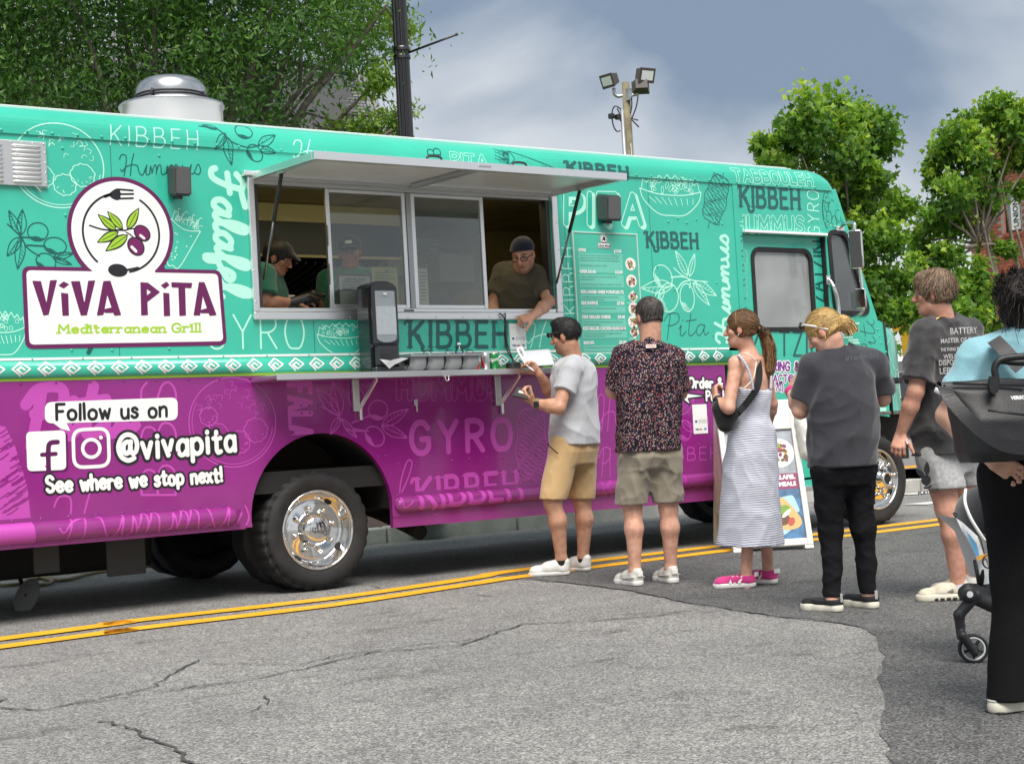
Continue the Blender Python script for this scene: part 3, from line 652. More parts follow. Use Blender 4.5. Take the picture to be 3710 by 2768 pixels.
# lower side with the rear wheel arch
arc = [(.03+.525*math.cos(a), .50+.535*math.sin(a)) for a in np.linspace(0, math.pi, 30)]
low = [(XR, .458), (-.49, .458)]+arc[::-1]+[(.552, .370), (3.70, .355), (3.70, 1.426), (XR, 1.426)]
low_p = panel('lower_panel', low, [], 0, .04, M_PURP, truck)
def rail(name, x0, x1, z0, z1, plate):
    zc = (z0+z1)/2; hh = (z1-z0)/2; V = []; F = []; K = 12
    box(name+'_plate', (x0-plate, -.004, z0-.028), (x1+plate, .0, z1+.028), M_PURP, truck)
    xs = [x0+hh*(1-math.cos(t)) for t in np.linspace(0, 1.57, 6)]+list(np.linspace(x0+hh, x1-hh, 8)[1:-1])+[x1-hh*(1-math.cos(t)) for t in np.linspace(1.57, 0, 6)]
    for x in xs:
        s_ = min(1, max(.03, math.sqrt(max(0, 1-max(0, (x0+hh-x)/hh, (x-x1+hh)/hh)**2))))
        V += [(x, -.004-.05*s_*math.sin(t), zc+hh*s_*math.cos(t)) for t in np.linspace(0, math.pi, K)]
    for i in range(len(xs)-1):
        for k in range(K-1): a = i*K+k; F.append((a, a+1, a+1+K, a+K))
    return mesh(name, V, F, M_PURP, truck, True)
rail('rub_rail', XR, -.59, .478, .596, .05); rail('rub_rail', .565, 3.66, .468, .575, .015)
# rivets
def rivets(name, pts, r, m, parent=truck):
    bm = bmesh.new()
    for x, z in pts:
        y = surf(x, z); blathe(bm, [(r, -.001), (r*.8, r*.45), (r*.35, r*.7), (0, r*.75)], 8, basis((x, y, z), (0, -1, 0)))
    return stuff(fromb(name, bm, m, parent, True))
rv = [(x, 2.903) for x in np.arange(XR+.05, 4.95, .152)]
rv += [(x, 1.50+.045) for x in []]
rivets('roof_rivets', rv, .011, M_TEAL)
rivets('belt_rivets', [(x, 1.552) for x in np.arange(XR+.02, 3.7, .305)], .008, M_TEAL)
rv = [(x, z) for x in np.arange(XR+.05, -.6, .167) for z in (.612, .463)]+[(x, z) for x in np.arange(.6, 3.65, .167) for z in (.589, .455)]
rv += [(x, .80) for x in np.arange(.62, 3.6, .145)]+[(x, 1.41) for x in np.arange(XR, 3.65, .21)]+[(-.1+.06*i, 1.17+.05*j) for i in range(4) for j in range(2)]+[(-.06, 1.08), (.0, 1.08), (.46, .86), (.52, .86), (.75, 1.25)]
rv += [(-1.95, .92), (-1.8, .92), (-1.02, .96), (-.98, .96), (-.75, 1.1), (-.7, 1.05)]
rivets('lower_rivets', rv, .009, M_PURP)
rv = [tuple(TK(1, *q)) for q in [(865, 398), (356, 722), (390, 1455), (920, 1447), (610, 1455), (340, 358)]]+[tuple(TK(3, *q)) for q in [(825, 480), (878, 463), (930, 487), (985, 468), (1090, 480), (1133, 492), (760, 738), (845, 600), (860, 870), (1100, 830), (1080, 1130)]]
rivets('side_rivets', rv, .010, M_TEAL)

# ---- serving window: frame, sliding panes
sw = box('window_frame', (-.418, -.03, 1.782), (2.088, -.001, 1.834), M_ALU, truck, .006)
for lo_, hi_ in (((-.418, -.03, 1.834), (-.374, -.001, 2.71)), ((2.036, -.03, 1.834), (2.088, -.001, 2.71)), ((-.45, -.05, 2.712), (2.10, -.001, 2.745))): box('window_frame', lo_, hi_, M_ALU, truck, .005)
box('window_sill', (-.372, -.012, 1.836), (2.034, .10, 1.862), M_ALU, truck, .004)
box('window_track', (-.37, .003, 1.8325), (2.03, .06, 1.8355), M_BLK, truck)
box('window_head', (-.372, -.002, 2.668), (2.034, .09, 2.704), M_ALUD, truck, .004)
for x, d in ((-.368, .03), (2.0, .03)): box('window_jamb', (x, .004, 1.863), (x+d, .085, 2.667), mat('dark_alu', (.06, .06, .06), .4, metal=.6), truck)
def sash(x0, x1, y, nm):
    p = box('window_pane', (x0+.02, y+.010, 1.88), (x1-.02, y+.014, 2.655), M_GLASS, truck)
    for a, b in ((x0, x0+.03), (x1-.03, x1)): box('sash_stile', (a, y, 1.864), (b, y+.024, 2.667), M_ALU, p, .003)
    for a, b in ((1.864, 1.89), (2.643, 2.667)): box('sash_rail', (x0+.031, y+.001, a), (x1-.031, y+.023, b), M_ALU, p, .003)
sash(.165, .79, .012, 0); sash(.835, 1.445, .012, 0)
box('window_mullion', (.792, .004, 1.863), (.832, .075, 2.667), mat('mullion_alu', (.35, .36, .36), .35, metal=1), truck, .003)
for z in (2.28, 2.02): box('sash_handle', (.1625, -.004, z), (.1695, .012, z+.14), M_ALUD, truck, .002)
box('track_latch', (.72, -.014, 1.842), (.80, -.0125, 1.853), M_BLK, truck)
rivets('frame_screws', [(x, 1.80) for x in np.arange(-.39, 2.1, .226)], .006, M_ALUD)
for o in (bpy.data.objects['frame_screws'],): o.location.y = -.03
bm = bmesh.new()
for z in np.arange(1.9, 2.7, .2):
    for x in (-.404, 2.074): blathe(bm, [(.006, 0), (.004, .003), (0, .004)], 8, basis((x, -.03, z), (0, -1, 0)))
stuff(fromb('jamb_screws', bm, M_ALUD, truck, True))

# ---- awning flap: aluminium frame, panel, stay, gas struts, pulls
AX0, AX1, AD = -.392, 2.048, .885
az = lambda y: 2.715-.022*(-y/AD)
aw = mesh('awning_panel', [(AX0+.02, -.03, az(-.03)+.012), (AX1-.02, -.03, az(-.03)+.012), (AX1-.02, -AD+.02, az(-AD)+.012), (AX0+.02, -AD+.02, az(-AD)+.012),
                           (AX0+.02, -.03, az(-.03)+.02), (AX1-.02, -.03, az(-.03)+.02), (AX1-.02, -AD+.02, az(-AD)+.02), (AX0+.02, -AD+.02, az(-AD)+.02)],
          [(0, 1, 2, 3), (7, 6, 5, 4), (0, 4, 5, 1), (1, 5, 6, 2), (2, 6, 7, 3), (3, 7, 4, 0)], [mat('awning_sheet', (.74, .75, .74), .4, metal=.15)], truck)
def bar(name, a, b, wd, hh, m, parent, up=(0, 0, 1), bev=.003):
    a = Vector(a); b = Vector(b); M = basis(a, b-a, up); L = (b-a).length
    return box(name, (-hh/2, -wd/2, 0), (hh/2, wd/2, L), m, parent, bev, 1, M)
for x in (AX0+.015, AX1-.015): bar('awning_frame', (x, -.03, az(-.03)), (x, -AD+.03, az(-AD)), .034, .045, M_ALU, aw)
bar('awning_frame', (AX0, -AD+.015, az(-AD)), (AX1, -AD+.015, az(-AD)), .034, .052, M_ALU, aw)
bar('awning_frame', (AX0, -.016, az(-.03)), (AX1, -.016, az(-.03)), .03, .04, M_ALUD, aw)
bar('awning_stay', (.83, -.04, az(-.05)-.008), (.83, -AD+.035, az(-AD)-.008), .038, .03, M_ALUD, aw)
bar('awning_latch', (AX0+.04, -.35, 2.69), (AX0+.04, -.80, 2.682), .02, .022, M_ALUD, aw)
bar('awning_latch', (AX1-.04, -.42, 2.69), (AX1-.04, -.80, 2.682), .02, .022, M_ALUD, aw)
bar('awning_catch', (.80, -AD-.003, az(-AD)+.005), (.90, -AD-.003, az(-AD)+.005), .006, .016, M_ALUD, aw)
for x in (.45, 1.12):
    tube('awning_pull', curvepts([(x, -AD+.06, az(-AD)+.02), (x+.01, -AD+.06, az(-AD)+.055), (x+.1, -AD+.06, az(-AD)+.055), (x+.11, -AD+.06, az(-AD)+.02)], 4), .008, M_BLK, aw)
for x, y1 in ((AX0+.05, -.36), (AX1-.035, -.40)):
    p0 = Vector((x+.02, .0 if x < 0 else -.035, 2.05)); p1 = Vector((x, y1, 2.685)); q = p0.lerp(p1, .55)
    s_ = tube('gas_strut', [p0, q], .008, mat('strut_rod', (.2, .2, .2), .3, metal=1), aw); tube('strut_body', [q, p1], .013, M_BLK, s_)
    box('strut_bracket', (p1.x-.02, p1.y-.03, p1.z-.012), (p1.x+.02, p1.y+.03, p1.z+.02), M_ALUD, aw, .004)

# ---- counter shelf
SH = 1.408
shelf = box('counter_shelf', (-.454, -.372, SH-.028), (2.0, -.004, SH), M_STEEL, truck, .004)
box('shelf_lip', (-.456, -.377, SH-.036), (2.002, -.3725, SH+.003), M_STEEL, shelf, .002)
box('shelf_hinge', (.77, -.384, SH-.04), (.83, -.3775, SH-.005), M_ALUD, shelf, .002)
tube('shelf_ring', curvepts([(.785, -.38, SH-.035), (.79, -.385, SH-.065), (.81, -.385, SH-.065), (.815, -.38, SH-.035)], 5), .004, M_ALU, shelf)
for x in (.30, 1.46):
    b_ = bar('shelf_bracket', (x, -.02, SH-.03), (x, -.02, SH-.24), .05, .03, M_ALUD, shelf, (0, 1, 0))
    bar('bracket_brace', (x+.03, -.02, SH-.22), (x+.03, -.26, SH-.035), .03, .012, M_ALU, b_, (1, 0, 0))
    bar('bracket_end', (x+.03, -.02, SH-.22), (x+.03, -.02, SH-.30), .03, .02, M_ALU, b_, (1, 0, 0))
bm = bmesh.new(); bbox(bm, (.765, -.012, 1.19), (.793, -.001, 1.235), .003); btube(bm, [(.779, -.014, 1.20), (.779, -.018, 1.15)], .006, 8); fromb('panel_latch', bm, M_ALUD, truck)

# ---- cab
arch_f = [(5.49+.55*math.cos(a), .40+.55*math.sin(a)) for a in np.linspace(math.radians(76), math.radians(172), 16)]
cabp = [(3.76, .40), (4.945, .40)]+arch_f[::-1]+[(5.645, 1.35), (5.618, 1.752), (5.575, 1.772), (5.525, 1.785), (5.391, 2.104), (5.2, 2.6), (5.095, 2.89), (3.906, 2.89), (3.906, 1.56), (3.76, 1.56)]
qw = rquad([(4.992, 2.535), (5.215, 2.535), (5.445, 1.838), (5.02, 1.838)], .085)
cab_s = panel('cab_side', cabp, [[(3.985, .452), (4.958, .452), (4.958, 2.49), (3.985, 2.49)], qw], 0, .045, M_TEAL, truck)
def ring(name, loop, wd, y0, y1, m, parent):
    c = np.mean(np.array(loop), 0); n = len(loop); V = []; F = []
    for k, (a, b) in enumerate(loop):
        p = np.array(loop[k-1]); q = np.array(loop[(k+1) % n]); d = q-p; d /= np.linalg.norm(d)+1e-9; nn = np.array([d[1], -d[0]])
        if np.dot(nn, np.array((a, b))-c) < 0: nn = -nn
        for s_, y in ((-wd*.5, y0), (wd*.5, y0), (wd*.5, y1), (-wd*.5, y1)): V.append((a+nn[0]*s_, y, b+nn[1]*s_))
    for k in range(n):
        for j in range(4): F.append((4*k+j, 4*k+(j+1) % 4, 4*((k+1) % n)+(j+1) % 4, 4*((k+1) % n)+j))
    return mesh(name, V, F, m, parent)
qwo = panel('quarter_window', qw, [], .018, .022, M_CABGL, truck); ring('window_gasket', qw, .042, -.010, .03, M_RUB, qwo)
dpan = rrect(4.127, 4.815, 1.708, 2.372, .085)
door = panel('cab_door', [(3.97, .42), (4.985, .42), (4.985, 2.53), (3.97, 2.53)], [dpan], .05, .085, M_TEAL, truck)
dw = panel('door_window', dpan, [], .066, .070, M_DOORGL, door); box('lightening_panel', (4.42, .30, 1.70), (4.95, .32, 2.12), mat('panel_white', (.75, .74, .70), .7), truck); bar('panel_strut', (4.22, .25, 2.30), (4.50, .25, 1.70), .03, .01, mat('panel_white', (.75, .74, .70), .7), truck); ring('window_gasket', dpan, .036, .041, .09, M_RUB, door)  # white panel and strut added inside to lighten the door window
box('door_seal', (4.945, .006, .45), (4.957, .05, 2.49), M_RUB, truck)
box('door_post', (3.90, -.008, 1.565), (3.955, -.001, 2.885), M_TEAL, truck, .003)
box('drip_strip', (3.985, -.035, 2.493), (4.955, -.001, 2.515), mat('white_edge', (.8, .82, .82), .4), truck, .004)
box('door_sill', (3.98, -.03, .36), (4.96, .25, .40), M_ALUD, truck, .006)
rivets('cab_rivets', [(3.925, z) for z in np.arange(1.62, 2.85, .11)]+[(x, 2.62) for x in np.arange(4.0, 5.1, .16)]+[(5.0, z) for z in np.arange(2.6, 2.88, .08)]+[(5.53, 1.70), (5.56, 1.64), (5.575, 1.58), (5.59, 1.5), (5.545, 1.70), (4.98, 1.72)], .009, M_TEAL)
tube('grab_rail', curvepts([(4.962, -.001, 2.13), (4.962, -.035, 2.09), (4.965, -.06, 2.03), (4.99, -.065, 1.90), (4.995, -.06, 1.55), (4.995, -.03, 1.25), (4.995, 0, 1.22)], 6), .017, M_CHROME, truck)
box('grab_mount', (4.935, -.006, 2.08), (4.99, -.001, 2.16), M_ALU, truck, .004)
# nose: hood tapering inwards ahead of the seam
V = []; F = []; stn = np.linspace(0, 1, 9); K = 12
for t in stn:
    x = 5.655+.72*t; yo = .012+.50*t**1.35; zt = 1.745-.02*t-.22*t**4
    sec = [(yo+.0, .96 if t < .75 else .62), (yo, 1.2), (yo, 1.45), (yo+.005, zt-.10), (yo+.02, zt-.05), (yo+.05, zt-.015), (yo+.1, zt+.005)]
    sec = sec+[(1.2, zt+.03)]+[(2.4-y, z) for y, z in sec[::-1]]
    V += [(x+(.0 if z > 1.0 else .03), y, z) for y, z in sec]
K = 15
for i in range(len(stn)-1):
    for k in range(K-1): a = i*K+k; F.append((a, a+1, a+1+K, a+K))
F.append(tuple(range(8*K, 9*K)))
nose = mesh('hood', V, F, M_TEAL, truck, False)
for f in nose.data.polygons: f.use_smooth = len(f.vertices) == 4
tube('hood_seam', [(5.655, -.003, .95), (5.648, -.004, 1.35), (5.622, -.004, 1.755), (5.62, .05, 1.775)], .012, M_RUB, truck, 6)
box('hood_latch', (5.63, -.03, 1.235), (5.76, .0, 1.262), M_BLK, truck, .006)
box('hood_latch', (5.72, -.035, 1.222), (5.79, .03, 1.275), M_BLK, truck, .008)
box('bumper', (6.10, .35, .45), (6.5, 2.05, .72), M_CHROME, truck, .03)
# windscreen and front frame
Wv = [(5.535, .05, 1.79), (5.535, 2.35, 1.79), (5.11, 2.33, 2.89), (5.11, .07, 2.89)]
mesh('windscreen', Wv, [(0, 1, 2, 3)], M_CABGL, truck)
for y in (.03, 1.2, 2.37): bar('windscreen_pillar', (5.53, y, 1.775), (5.10, y, 2.90), .06, .05, M_TEAL, truck, (0, 1, 0))
bar('wiper', (5.50, .75, 1.85), (5.25, .55, 2.5), .015, .015, M_BLK, truck); bar('wiper', (5.52, .55, 1.80), (5.50, .75, 1.85), .02, .02, M_BLK, truck)
# cab interior
M_INT = mat('cab_grey', (.22, .22, .21), .7)
box('cab_floor', (3.95, .09, .70), (5.55, 2.3, .74), M_UNDER, truck)
box('dashboard', (5.20, .12, 1.45), (5.56, 2.28, 1.80), M_INT, truck, .04)
box('engine_cover', (4.75, .85, .74), (5.5, 1.6, 1.25), M_INT, truck, .05)
seat = box('driver_seat', (4.15, 1.5, 1.05), (4.65, 2.0, 1.2), M_BLK, truck, .05); box('seat_back', (4.10, 1.5, 1.2), (4.24, 2.0, 1.85), M_BLK, seat, .05)
box('bulkhead', (3.86, .06, .74), (3.90, 2.34, 2.88), mat('cab_white', (.62, .60, .55), .6), truck)
box('cab_headliner', (3.95, .06, 2.84), (5.10, 2.34, 2.88), mat('cab_white', (.62, .60, .55), .6), truck)
box('notice_card', (5.24, .018, 1.875), (5.40, .0215, 2.02), M_WHITE, truck)
# far side, rear and floor of the body
panel('side_wall', [(XR, .45), (-.5, .45)]+[(x, z+.02) for x, z in arc[::-1]]+[(.56, .40), (4.95, .40), (5.1, .9), (5.64, .96), (5.618, 1.75), (5.525, 1.785), (5.1, 2.89), (XR, 2.89)], [rrect(4.1, 4.8, 1.75, 2.38, .06), rrect(5.0, 5.3, 1.9, 2.4, .05)], 2.355, 2.40, M_TEAL, truck)
box('end_wall', (XR, .05, .46), (XR+.05, 2.35, 2.89), M_TEAL, truck)
box('floor_pan', (XR, .06, .66), (3.9, 2.34, .80), M_UNDER, truck)
for y in (.72, 1.62): box('frame_rail', (XR+.1, y, .46), (6.2, y+.08, .655), M_UNDER, truck)
for x in (-2.4, -1.2, .9, 2.0, 3.1): box('cross_member', (x, .2, .56), (x+.08, 2.2, .655), M_UNDER, truck)
tube('axle', [(0, .3, .40), (0, 2.1, .40)], .07, M_UNDER, truck); lathe('differential', [(0, -.18), (.12, -.14), (.17, 0), (.12, .14), (0, .18)], M_UNDER, truck, 16, basis((0, 1.2, .40), (1, 0, 0)))
tube('axle', [(5.49, .2, .40), (5.49, 2.2, .40)], .05, M_UNDER, truck); tube('drive_shaft', [(0, 1.2, .42), (4.6, 1.2, .6)], .05, M_UNDER, truck)
box('fuel_tank', (1.9, 1.5, .36), (3.2, 2.2, .64), M_UNDER, truck, .06); box('water_tank', (-3.3, 1.0, .20), (-.75, 2.25, .65), M_UNDER, truck, .04)
tube('exhaust_pipe', curvepts([(.9, 1.5, .5), (1.0, 1.1, .46), (1.06, .75, .36), (1.08, .50, .285)], 5), .055, mat('exhaust_rust', (.05, .04, .035), .8), truck, 16)
lathe('exhaust_mouth', [(.05, 0), (.047, .004), (0, .003)], M_UNDER, truck, 16, basis((1.0805, .495, .283), (.07, -.9, -.3)))
for x0, x1, y, zb in ((-1.345, -1.09, .30, .21), (-1.80, -1.64, .3, .27)):
    box('mud_flap', (x0, y, zb), (x1, y+.02, .50), mat('flap_rubber', (.035, .036, .036), .7), truck, .015)
panel('wheel_well', [(-.55, .5)]+[(x*1.04, z*1.02) for x, z in arc[::-1]]+[(.62, .5), (.62, 1.12), (-.55, 1.12)], [], .55, .57, M_UNDER, truck)
V = []; F = []
for i, (x, z) in enumerate(arc): V += [(x, .041, z+.002), (x, .56, z+.002)]
for i in range(len(arc)-1): F.append((2*i, 2*i+1, 2*i+3, 2*i+2))
mesh('wheel_arch_liner', V, F, M_UNDER, truck)
box('wheel_well', (4.95, .3, .55), (6.2, .32, 1.1), M_UNDER, truck); box('bracket', (5.35, -.005, .955), (6.0, .10, .985), mat('grimy_metal', (.18, .17, .15), .5, metal=.6, var=.5, vscale=30), truck, .004)

# ---- wheels
def tyre_mesh(name, c, out, parent, seg=90):
    """revolved about y; out=-1 faces the viewer's side"""
    prof = [(.262, 0), (.268, .012), (.285, .020), (.315, .028), (.345, .026), (.368, .012), (.384, -.012), (.396, -.022), (.400, -.045), (.400, -.175), (.396, -.198), (.384, -.208), (.345, -.24), (.285, -.235), (.262, -.215)]
    V = []; F = []; n = len(prof)
    for k in range(seg):
        a = 2*math.pi*k/seg
        for j, (r, h) in enumerate(prof):
            if j in (6, 7, 8, 9, 10) and k % 3 == 0: r -= .011
            if j == 6 and k % 3 == 0: h -= .008
            V.append((c[0]+r*math.cos(a), c[1]+out*h, c[2]+r*math.sin(a)))
    for k in range(seg):
        for j in range(n-1): a = k*n+j; b = ((k+1) % seg)*n+j; F.append((a, a+1, b+1, b))
    o = mesh(name, V, F, M_RUB, parent, False)
    for f in o.data.polygons:
        f.use_smooth = f.index % (n-1) < 5
    return o
def wheel(c, out, kind, parent, detail=True):
    wn_ = 'wheel'
    M = basis(c, (0, out, 0), (1, 0, 0))
    rim = lathe(wn_, ([(.262, -.02), (.268, .004), (.262, .016), (.252, .018), (.246, .010), (.240, -.006), (.226, -.052), (.214, -.072), (.196, -.080), (.185, -.074), (.118, -.072), (.110, -.06)] if kind == 'rear' else
        [(.262, -.02), (.268, .004), (.262, .016), (.252, .018), (.246, .008), (.238, -.03), (.224, -.045), (.205, -.03), (.185, .01), (.17, .035), (.10, .042), (.09, .05)]), M_CHROME if detail else M_UNDER, parent, 48, M)  # inner and far rims and caps coloured dark to stand in for shade
    tyre_mesh('tyre', c, out, rim, 90 if detail else 30)
    if kind == 'rear': lathe('hub_cap', [(.110, -.06), (.106, -.03), (.098, -.004), (.085, .010), (.06, .018), (.0, .022)], M_CHROME if detail else M_UNDER, rim, 32, M)
    else: lathe('hub_cap', [(.092, .04), (.088, .075), (.074, .085), (.070, .12), (.062, .128), (.048, .128), (.046, .118), (0, .118)], [M_CHROME], rim, 24, M); lathe('hub_bore', [(.045, .1195), (0, .1195)], M_UNDER, rim, 16, M)
    if detail:
        for k in range(8):
            a = 2*math.pi*(k+.3)/8; q = M @ Vector((.146*math.cos(a), .146*math.sin(a), -.075 if kind == 'rear' else .036))
            lathe('lug_nut', [(.019, 0), (.019, .012), (.015, .022), (.014, .036), (.008, .042), (0, .043)] if kind == 'rear' else [(.019, 0), (.017, .02), (.014, .05), (.008, .056), (0, .057)], M_CHROME, rim, 10, basis(q, (0, out, 0)))
        for k in range(4 if kind == 'rear' else 5):
            a = 2*math.pi*(k+.62)/(4 if kind == 'rear' else 5); ca, sa = math.cos(a), math.sin(a); r0, h0, h1 = (.213, -.068, -.044) if kind == 'rear' else (.212, -.032, -.004)
            V = []
            for t in np.linspace(0, 6.28, 13)[:-1]:
                rr = r0+.013*math.sin(t); tt = a+.13*math.cos(t); hh = h0+(.013*math.sin(t))/.02*(.022) if kind == 'rear' else h0-(.013*math.sin(t))*1.5
                V.append(M @ Vector((rr*math.cos(tt), rr*math.sin(tt), hh+.004)))
            mesh('hand_hole', V, [tuple(range(12))], M_UNDER, rim)
        for k in range(4):
            a = 2*math.pi*(k+.1)/4; lathe('rim_clip', [(.005, 0), (.004, .004), (0, .005)], M_ALUD, rim, 8, basis(M @ Vector((.253*math.cos(a), .253*math.sin(a), .017)), (0, out, 0)))
    return rim
w1 = wheel((0, .045, .40), -1, 'rear', truck)
# ram's-head style shield on the cap, drawn simply
Print([('s', [(-.028, .43), (-.03, .40), (-.015, .375), (0, .362), (.015, .375), (.03, .40), (.028, .43)], .004), ('s', [(0, .43), (0, .38)], .004), ('s', [(-.024, .428), (0, .408), (.024, .428)], .004)], h=.003).build('cap_emblem', mat('emblem_grey', (.35, .35, .36), .3, metal=1), w1, -.045+.0665-.0)
bpy.data.objects['cap_emblem'].location.y = -.045
wheel((0, .56, .40), 1, 'rear', truck, False); wheel((0, 1.84, .40), -1, 'rear', truck, False); wheel((0, 2.35, .40), 1, 'rear', truck, False)
wheel((5.49, .075, .40), -1, 'front', truck); wheel((5.49, 2.32, .40), 1, 'front', truck, False)

# ---- mirrors
mir = tube('mirror_arm', curvepts([(5.13, 0, 2.565), (5.13, -.08, 2.60), (5.06, -.235, 2.575), (5.045, -.25, 2.50), (5.085, -.25, 2.1), (5.10, -.25, 1.90), (5.09, -.22, 1.815), (5.13, -.02, 1.785), (5.13, 0, 1.785)], 6), .014, M_CHROME, truck)
box('mirror_mount', (5.09, -.012, 2.545), (5.19, -.001, 2.585), M_ALU, mir, .004); box('mirror_mount', (5.08, -.012, 1.768), (5.17, -.001, 1.80), M_ALU, mir, .004)
Mm = basis((4.99, -.30, 2.345), (-.82, -.57, -.05), (0, 0, 1))
mh = box('mirror', (-.165, -.058, -.03), (.165, .058, .02), M_CHROME, truck, .03, 3, Mm, True); box('mirror_glass', (-.152, -.047, .0205), (.152, .047, .024), mat('mirror_face', (.02, .02, .02), .05, spec=1), mh, .01, 2, Mm)
Mm = basis((5.02, -.29, 1.935), (-.85, -.5, -.08), (0, 0, 1))
mh = box('mirror', (-.085, -.048, -.02), (.085, .048, .02), M_CHROME, truck, .03, 3, Mm, True); box('mirror_glass', (-.076, -.040, .0205), (.076, .040, .024), mat('mirror_face2', (.2, .22, .22), .05, metal=1), mh, .01, 2, Mm)
for z in (2.34, 1.93): tube('mirror_bracket', [(5.0, -.29, z), (5.085, -.25, z-.01)], .02, M_CHROME, mir)

# ---- speakers, vent, roof fan
M_SPK = mat('speaker_grey', (.055, .058, .06), .5, bump=.0006, bscale=400)
for (x0, x1, z0, z1) in ((-.945, -.765, 2.562, 2.752), (2.485, 2.70, 2.535, 2.738)):
    cx, cz = (x0+x1)/2-.10, (z0+z1)/2; hw, hh = (x1-x0)/2-.03, (z1-z0)/2
    bm = bmesh.new(); P = []
    for (sx, sz, y) in ((-hw*.75, -hh, -.003), (hw*.75, -hh, -.003), (hw*.75, hh, -.003), (-hw*.75, hh, -.003), (-hw, -hh-.02, -.14), (hw, -hh-.02, -.14), (hw, hh-.03, -.15), (-hw, hh-.03, -.15)): P.append(bm.verts.new((cx+sx+.04, y, cz+sz)))
    for f in ((3, 2, 1, 0), (4, 5, 6, 7), (0, 1, 5, 4), (1, 2, 6, 5), (2, 3, 7, 6), (3, 0, 4, 7)): bm.faces.new([P[i] for i in f])
    bmesh.ops.bevel(bm, geom=bm.edges[:], offset=.012, segments=3, affect='EDGES'); sp = fromb('speaker', bm, M_SPK, truck)
    Mx = lambda a, b: (cx+.04+a, -.1475-.01*(b/hh), cz-.025+b)
    g = [Mx(a, b) for a, b in rrect(-hw*.78, hw*.78, -hh*.80, hh*.80, .02)]; mesh('speaker_grille', [(x, y-.003, z) for x, y, z in g], [tuple(range(len(g)))], mat('grille_grey', (.09, .092, .095), .45), sp)
    tube('speaker_bracket', [(cx+.04, -.0, cz-hh-.005), (cx+.04, -.1, cz-hh-.025)], .012, M_SPK, sp)
ven = box('louvre_vent', (-2.3, -.022, 2.575), (-1.722, -.001, 2.845), M_ALUD, truck, .004)
for x0, x1 in ((-1.93, -1.755), (-2.2, -1.98)):
    for k in range(9):
        z = 2.604+.0265*k; bm = bmesh.new(); K = 7
        rings = [[bm.verts.new((x, -.022-.016*s_*math.sin(t), z+.010*s_*math.cos(t)-.004)) for t in np.linspace(0, math.pi, K)] for x, s_ in ((x0, .15), (x0+.012, .8), (x0+.025, 1), (x1-.025, 1), (x1-.012, .8), (x1, .15))]
        for a, b in zip(rings, rings[1:]):
            for i in range(K-1): bm.faces.new((a[i], a[i+1], b[i+1], b[i]))
        fromb('louvre', bm, M_ALU, ven, True)
rivets('vent_screws', [(x, 2.832) for x in np.arange(-2.2, -1.72, .066)]+[(-1.732, z) for z in np.arange(2.6, 2.84, .06)], .006, M_ALUD, ven); bpy.data.objects['vent_screws'].location.y = -.022
bar('vent_strut', (-1.80, -.024, 2.58), (-1.765, -.03, 2.54), .012, .008, M_ALUD, ven)
FC = (-.36, 1.25)
M_FAN = mat('fan_alu', (.52, .53, .54), .3, metal=1); fan = lathe('roof_fan', [(.30, 3.05), (.30, 3.12), (.355, 3.14), (.36, 3.405), (.372, 3.42), (.372, 3.437), (.36, 3.441), (.30, 3.44)], M_FAN, truck, 48, Matrix.Translation((FC[0], FC[1], 0)))
lathe('fan_cap', [(.245, 3.435), (.25, 3.465), (.252, 3.525), (.245, 3.565), (.225, 3.6), (.19, 3.625), (.12, 3.635), (0, 3.638)], M_FAN, fan, 48, Matrix.Translation((FC[0], FC[1], 0)))
lathe('fan_band', [(.256, 3.497), (.262, 3.501), (.262, 3.507), (.256, 3.511)], M_BLK, fan, 48, Matrix.Translation((FC[0], FC[1], 0)))
lathe('fan_band', [(.256, 3.477), (.262, 3.481), (.262, 3.487), (.256, 3.491)], M_BLK, fan, 48, Matrix.Translation((FC[0], FC[1], 0)))
for a in (-2.5, -.9): tube('fan_clip', [(FC[0]+.265*math.cos(a), FC[1]+.265*math.sin(a), 3.46), (FC[0]+.262*math.cos(a), FC[1]+.262*math.sin(a), 3.52)], .008, M_BLK, fan, 6)

# ---- kitchen seen through the serving window
M_YW = mat('kitchen_ochre', (.52, .41, .17), .55, var=.15, vscale=2)
M_CREAM = mat('kitchen_cream', (.62, .50, .24), .5)
kit = box('kitchen_back_wall', (-1.6, 2.27, .80), (3.85, 2.30, 2.88), M_YW, truck)
box('kitchen_ceiling', (-1.6, .06, 2.80), (3.85, 2.26, 2.84), M_YW, truck); box('kitchen_end_wall', (3.80, .06, .80), (3.84, 2.26, 2.79), M_YW, truck); box('kitchen_end_wall', (-1.6, .06, .80), (-1.56, 2.26, 2.79), M_YW, truck)
hd = box('range_hood', (-.9, 1.35, 2.40), (1.55, 2.26, 2.72), mat('hood_dark', (.045, .045, .043), .4, metal=.5), truck, .01)
box('hood_fascia', (-.9, 1.33, 2.655), (1.55, 1.348, 2.79), M_CREAM, hd); box('hood_trim', (-.9, 1.325, 2.385), (1.55, 1.3485, 2.405), M_CREAM, hd)
for k in range(30): bar('hood_baffle', (-.85+.08*k, 1.42, 2.36), (-.93+.08*k, 2.2, 2.16), .02, .03, mat('baffle_steel', (.10, .10, .10), .4, metal=.7), hd)
box('hood_back', (-.9, 2.20, 2.05), (1.55, 2.262, 2.40), mat('hood_dark', (.045, .045, .043), .4), hd)
box('shelf_rack', (-.9, 1.95, 2.02), (1.2, 2.26, 2.04), M_STEEL, truck)
box('prep_counter', (-1.5, .12, 1.70), (1.2, .58, 1.74), M_STEEL, truck, .004); box('grill_counter', (-1.5, 1.6, .8), (2.4, 2.25, 1.72), mat('grill_dark', (.06, .06, .06), .4, metal=.5), truck, .01)
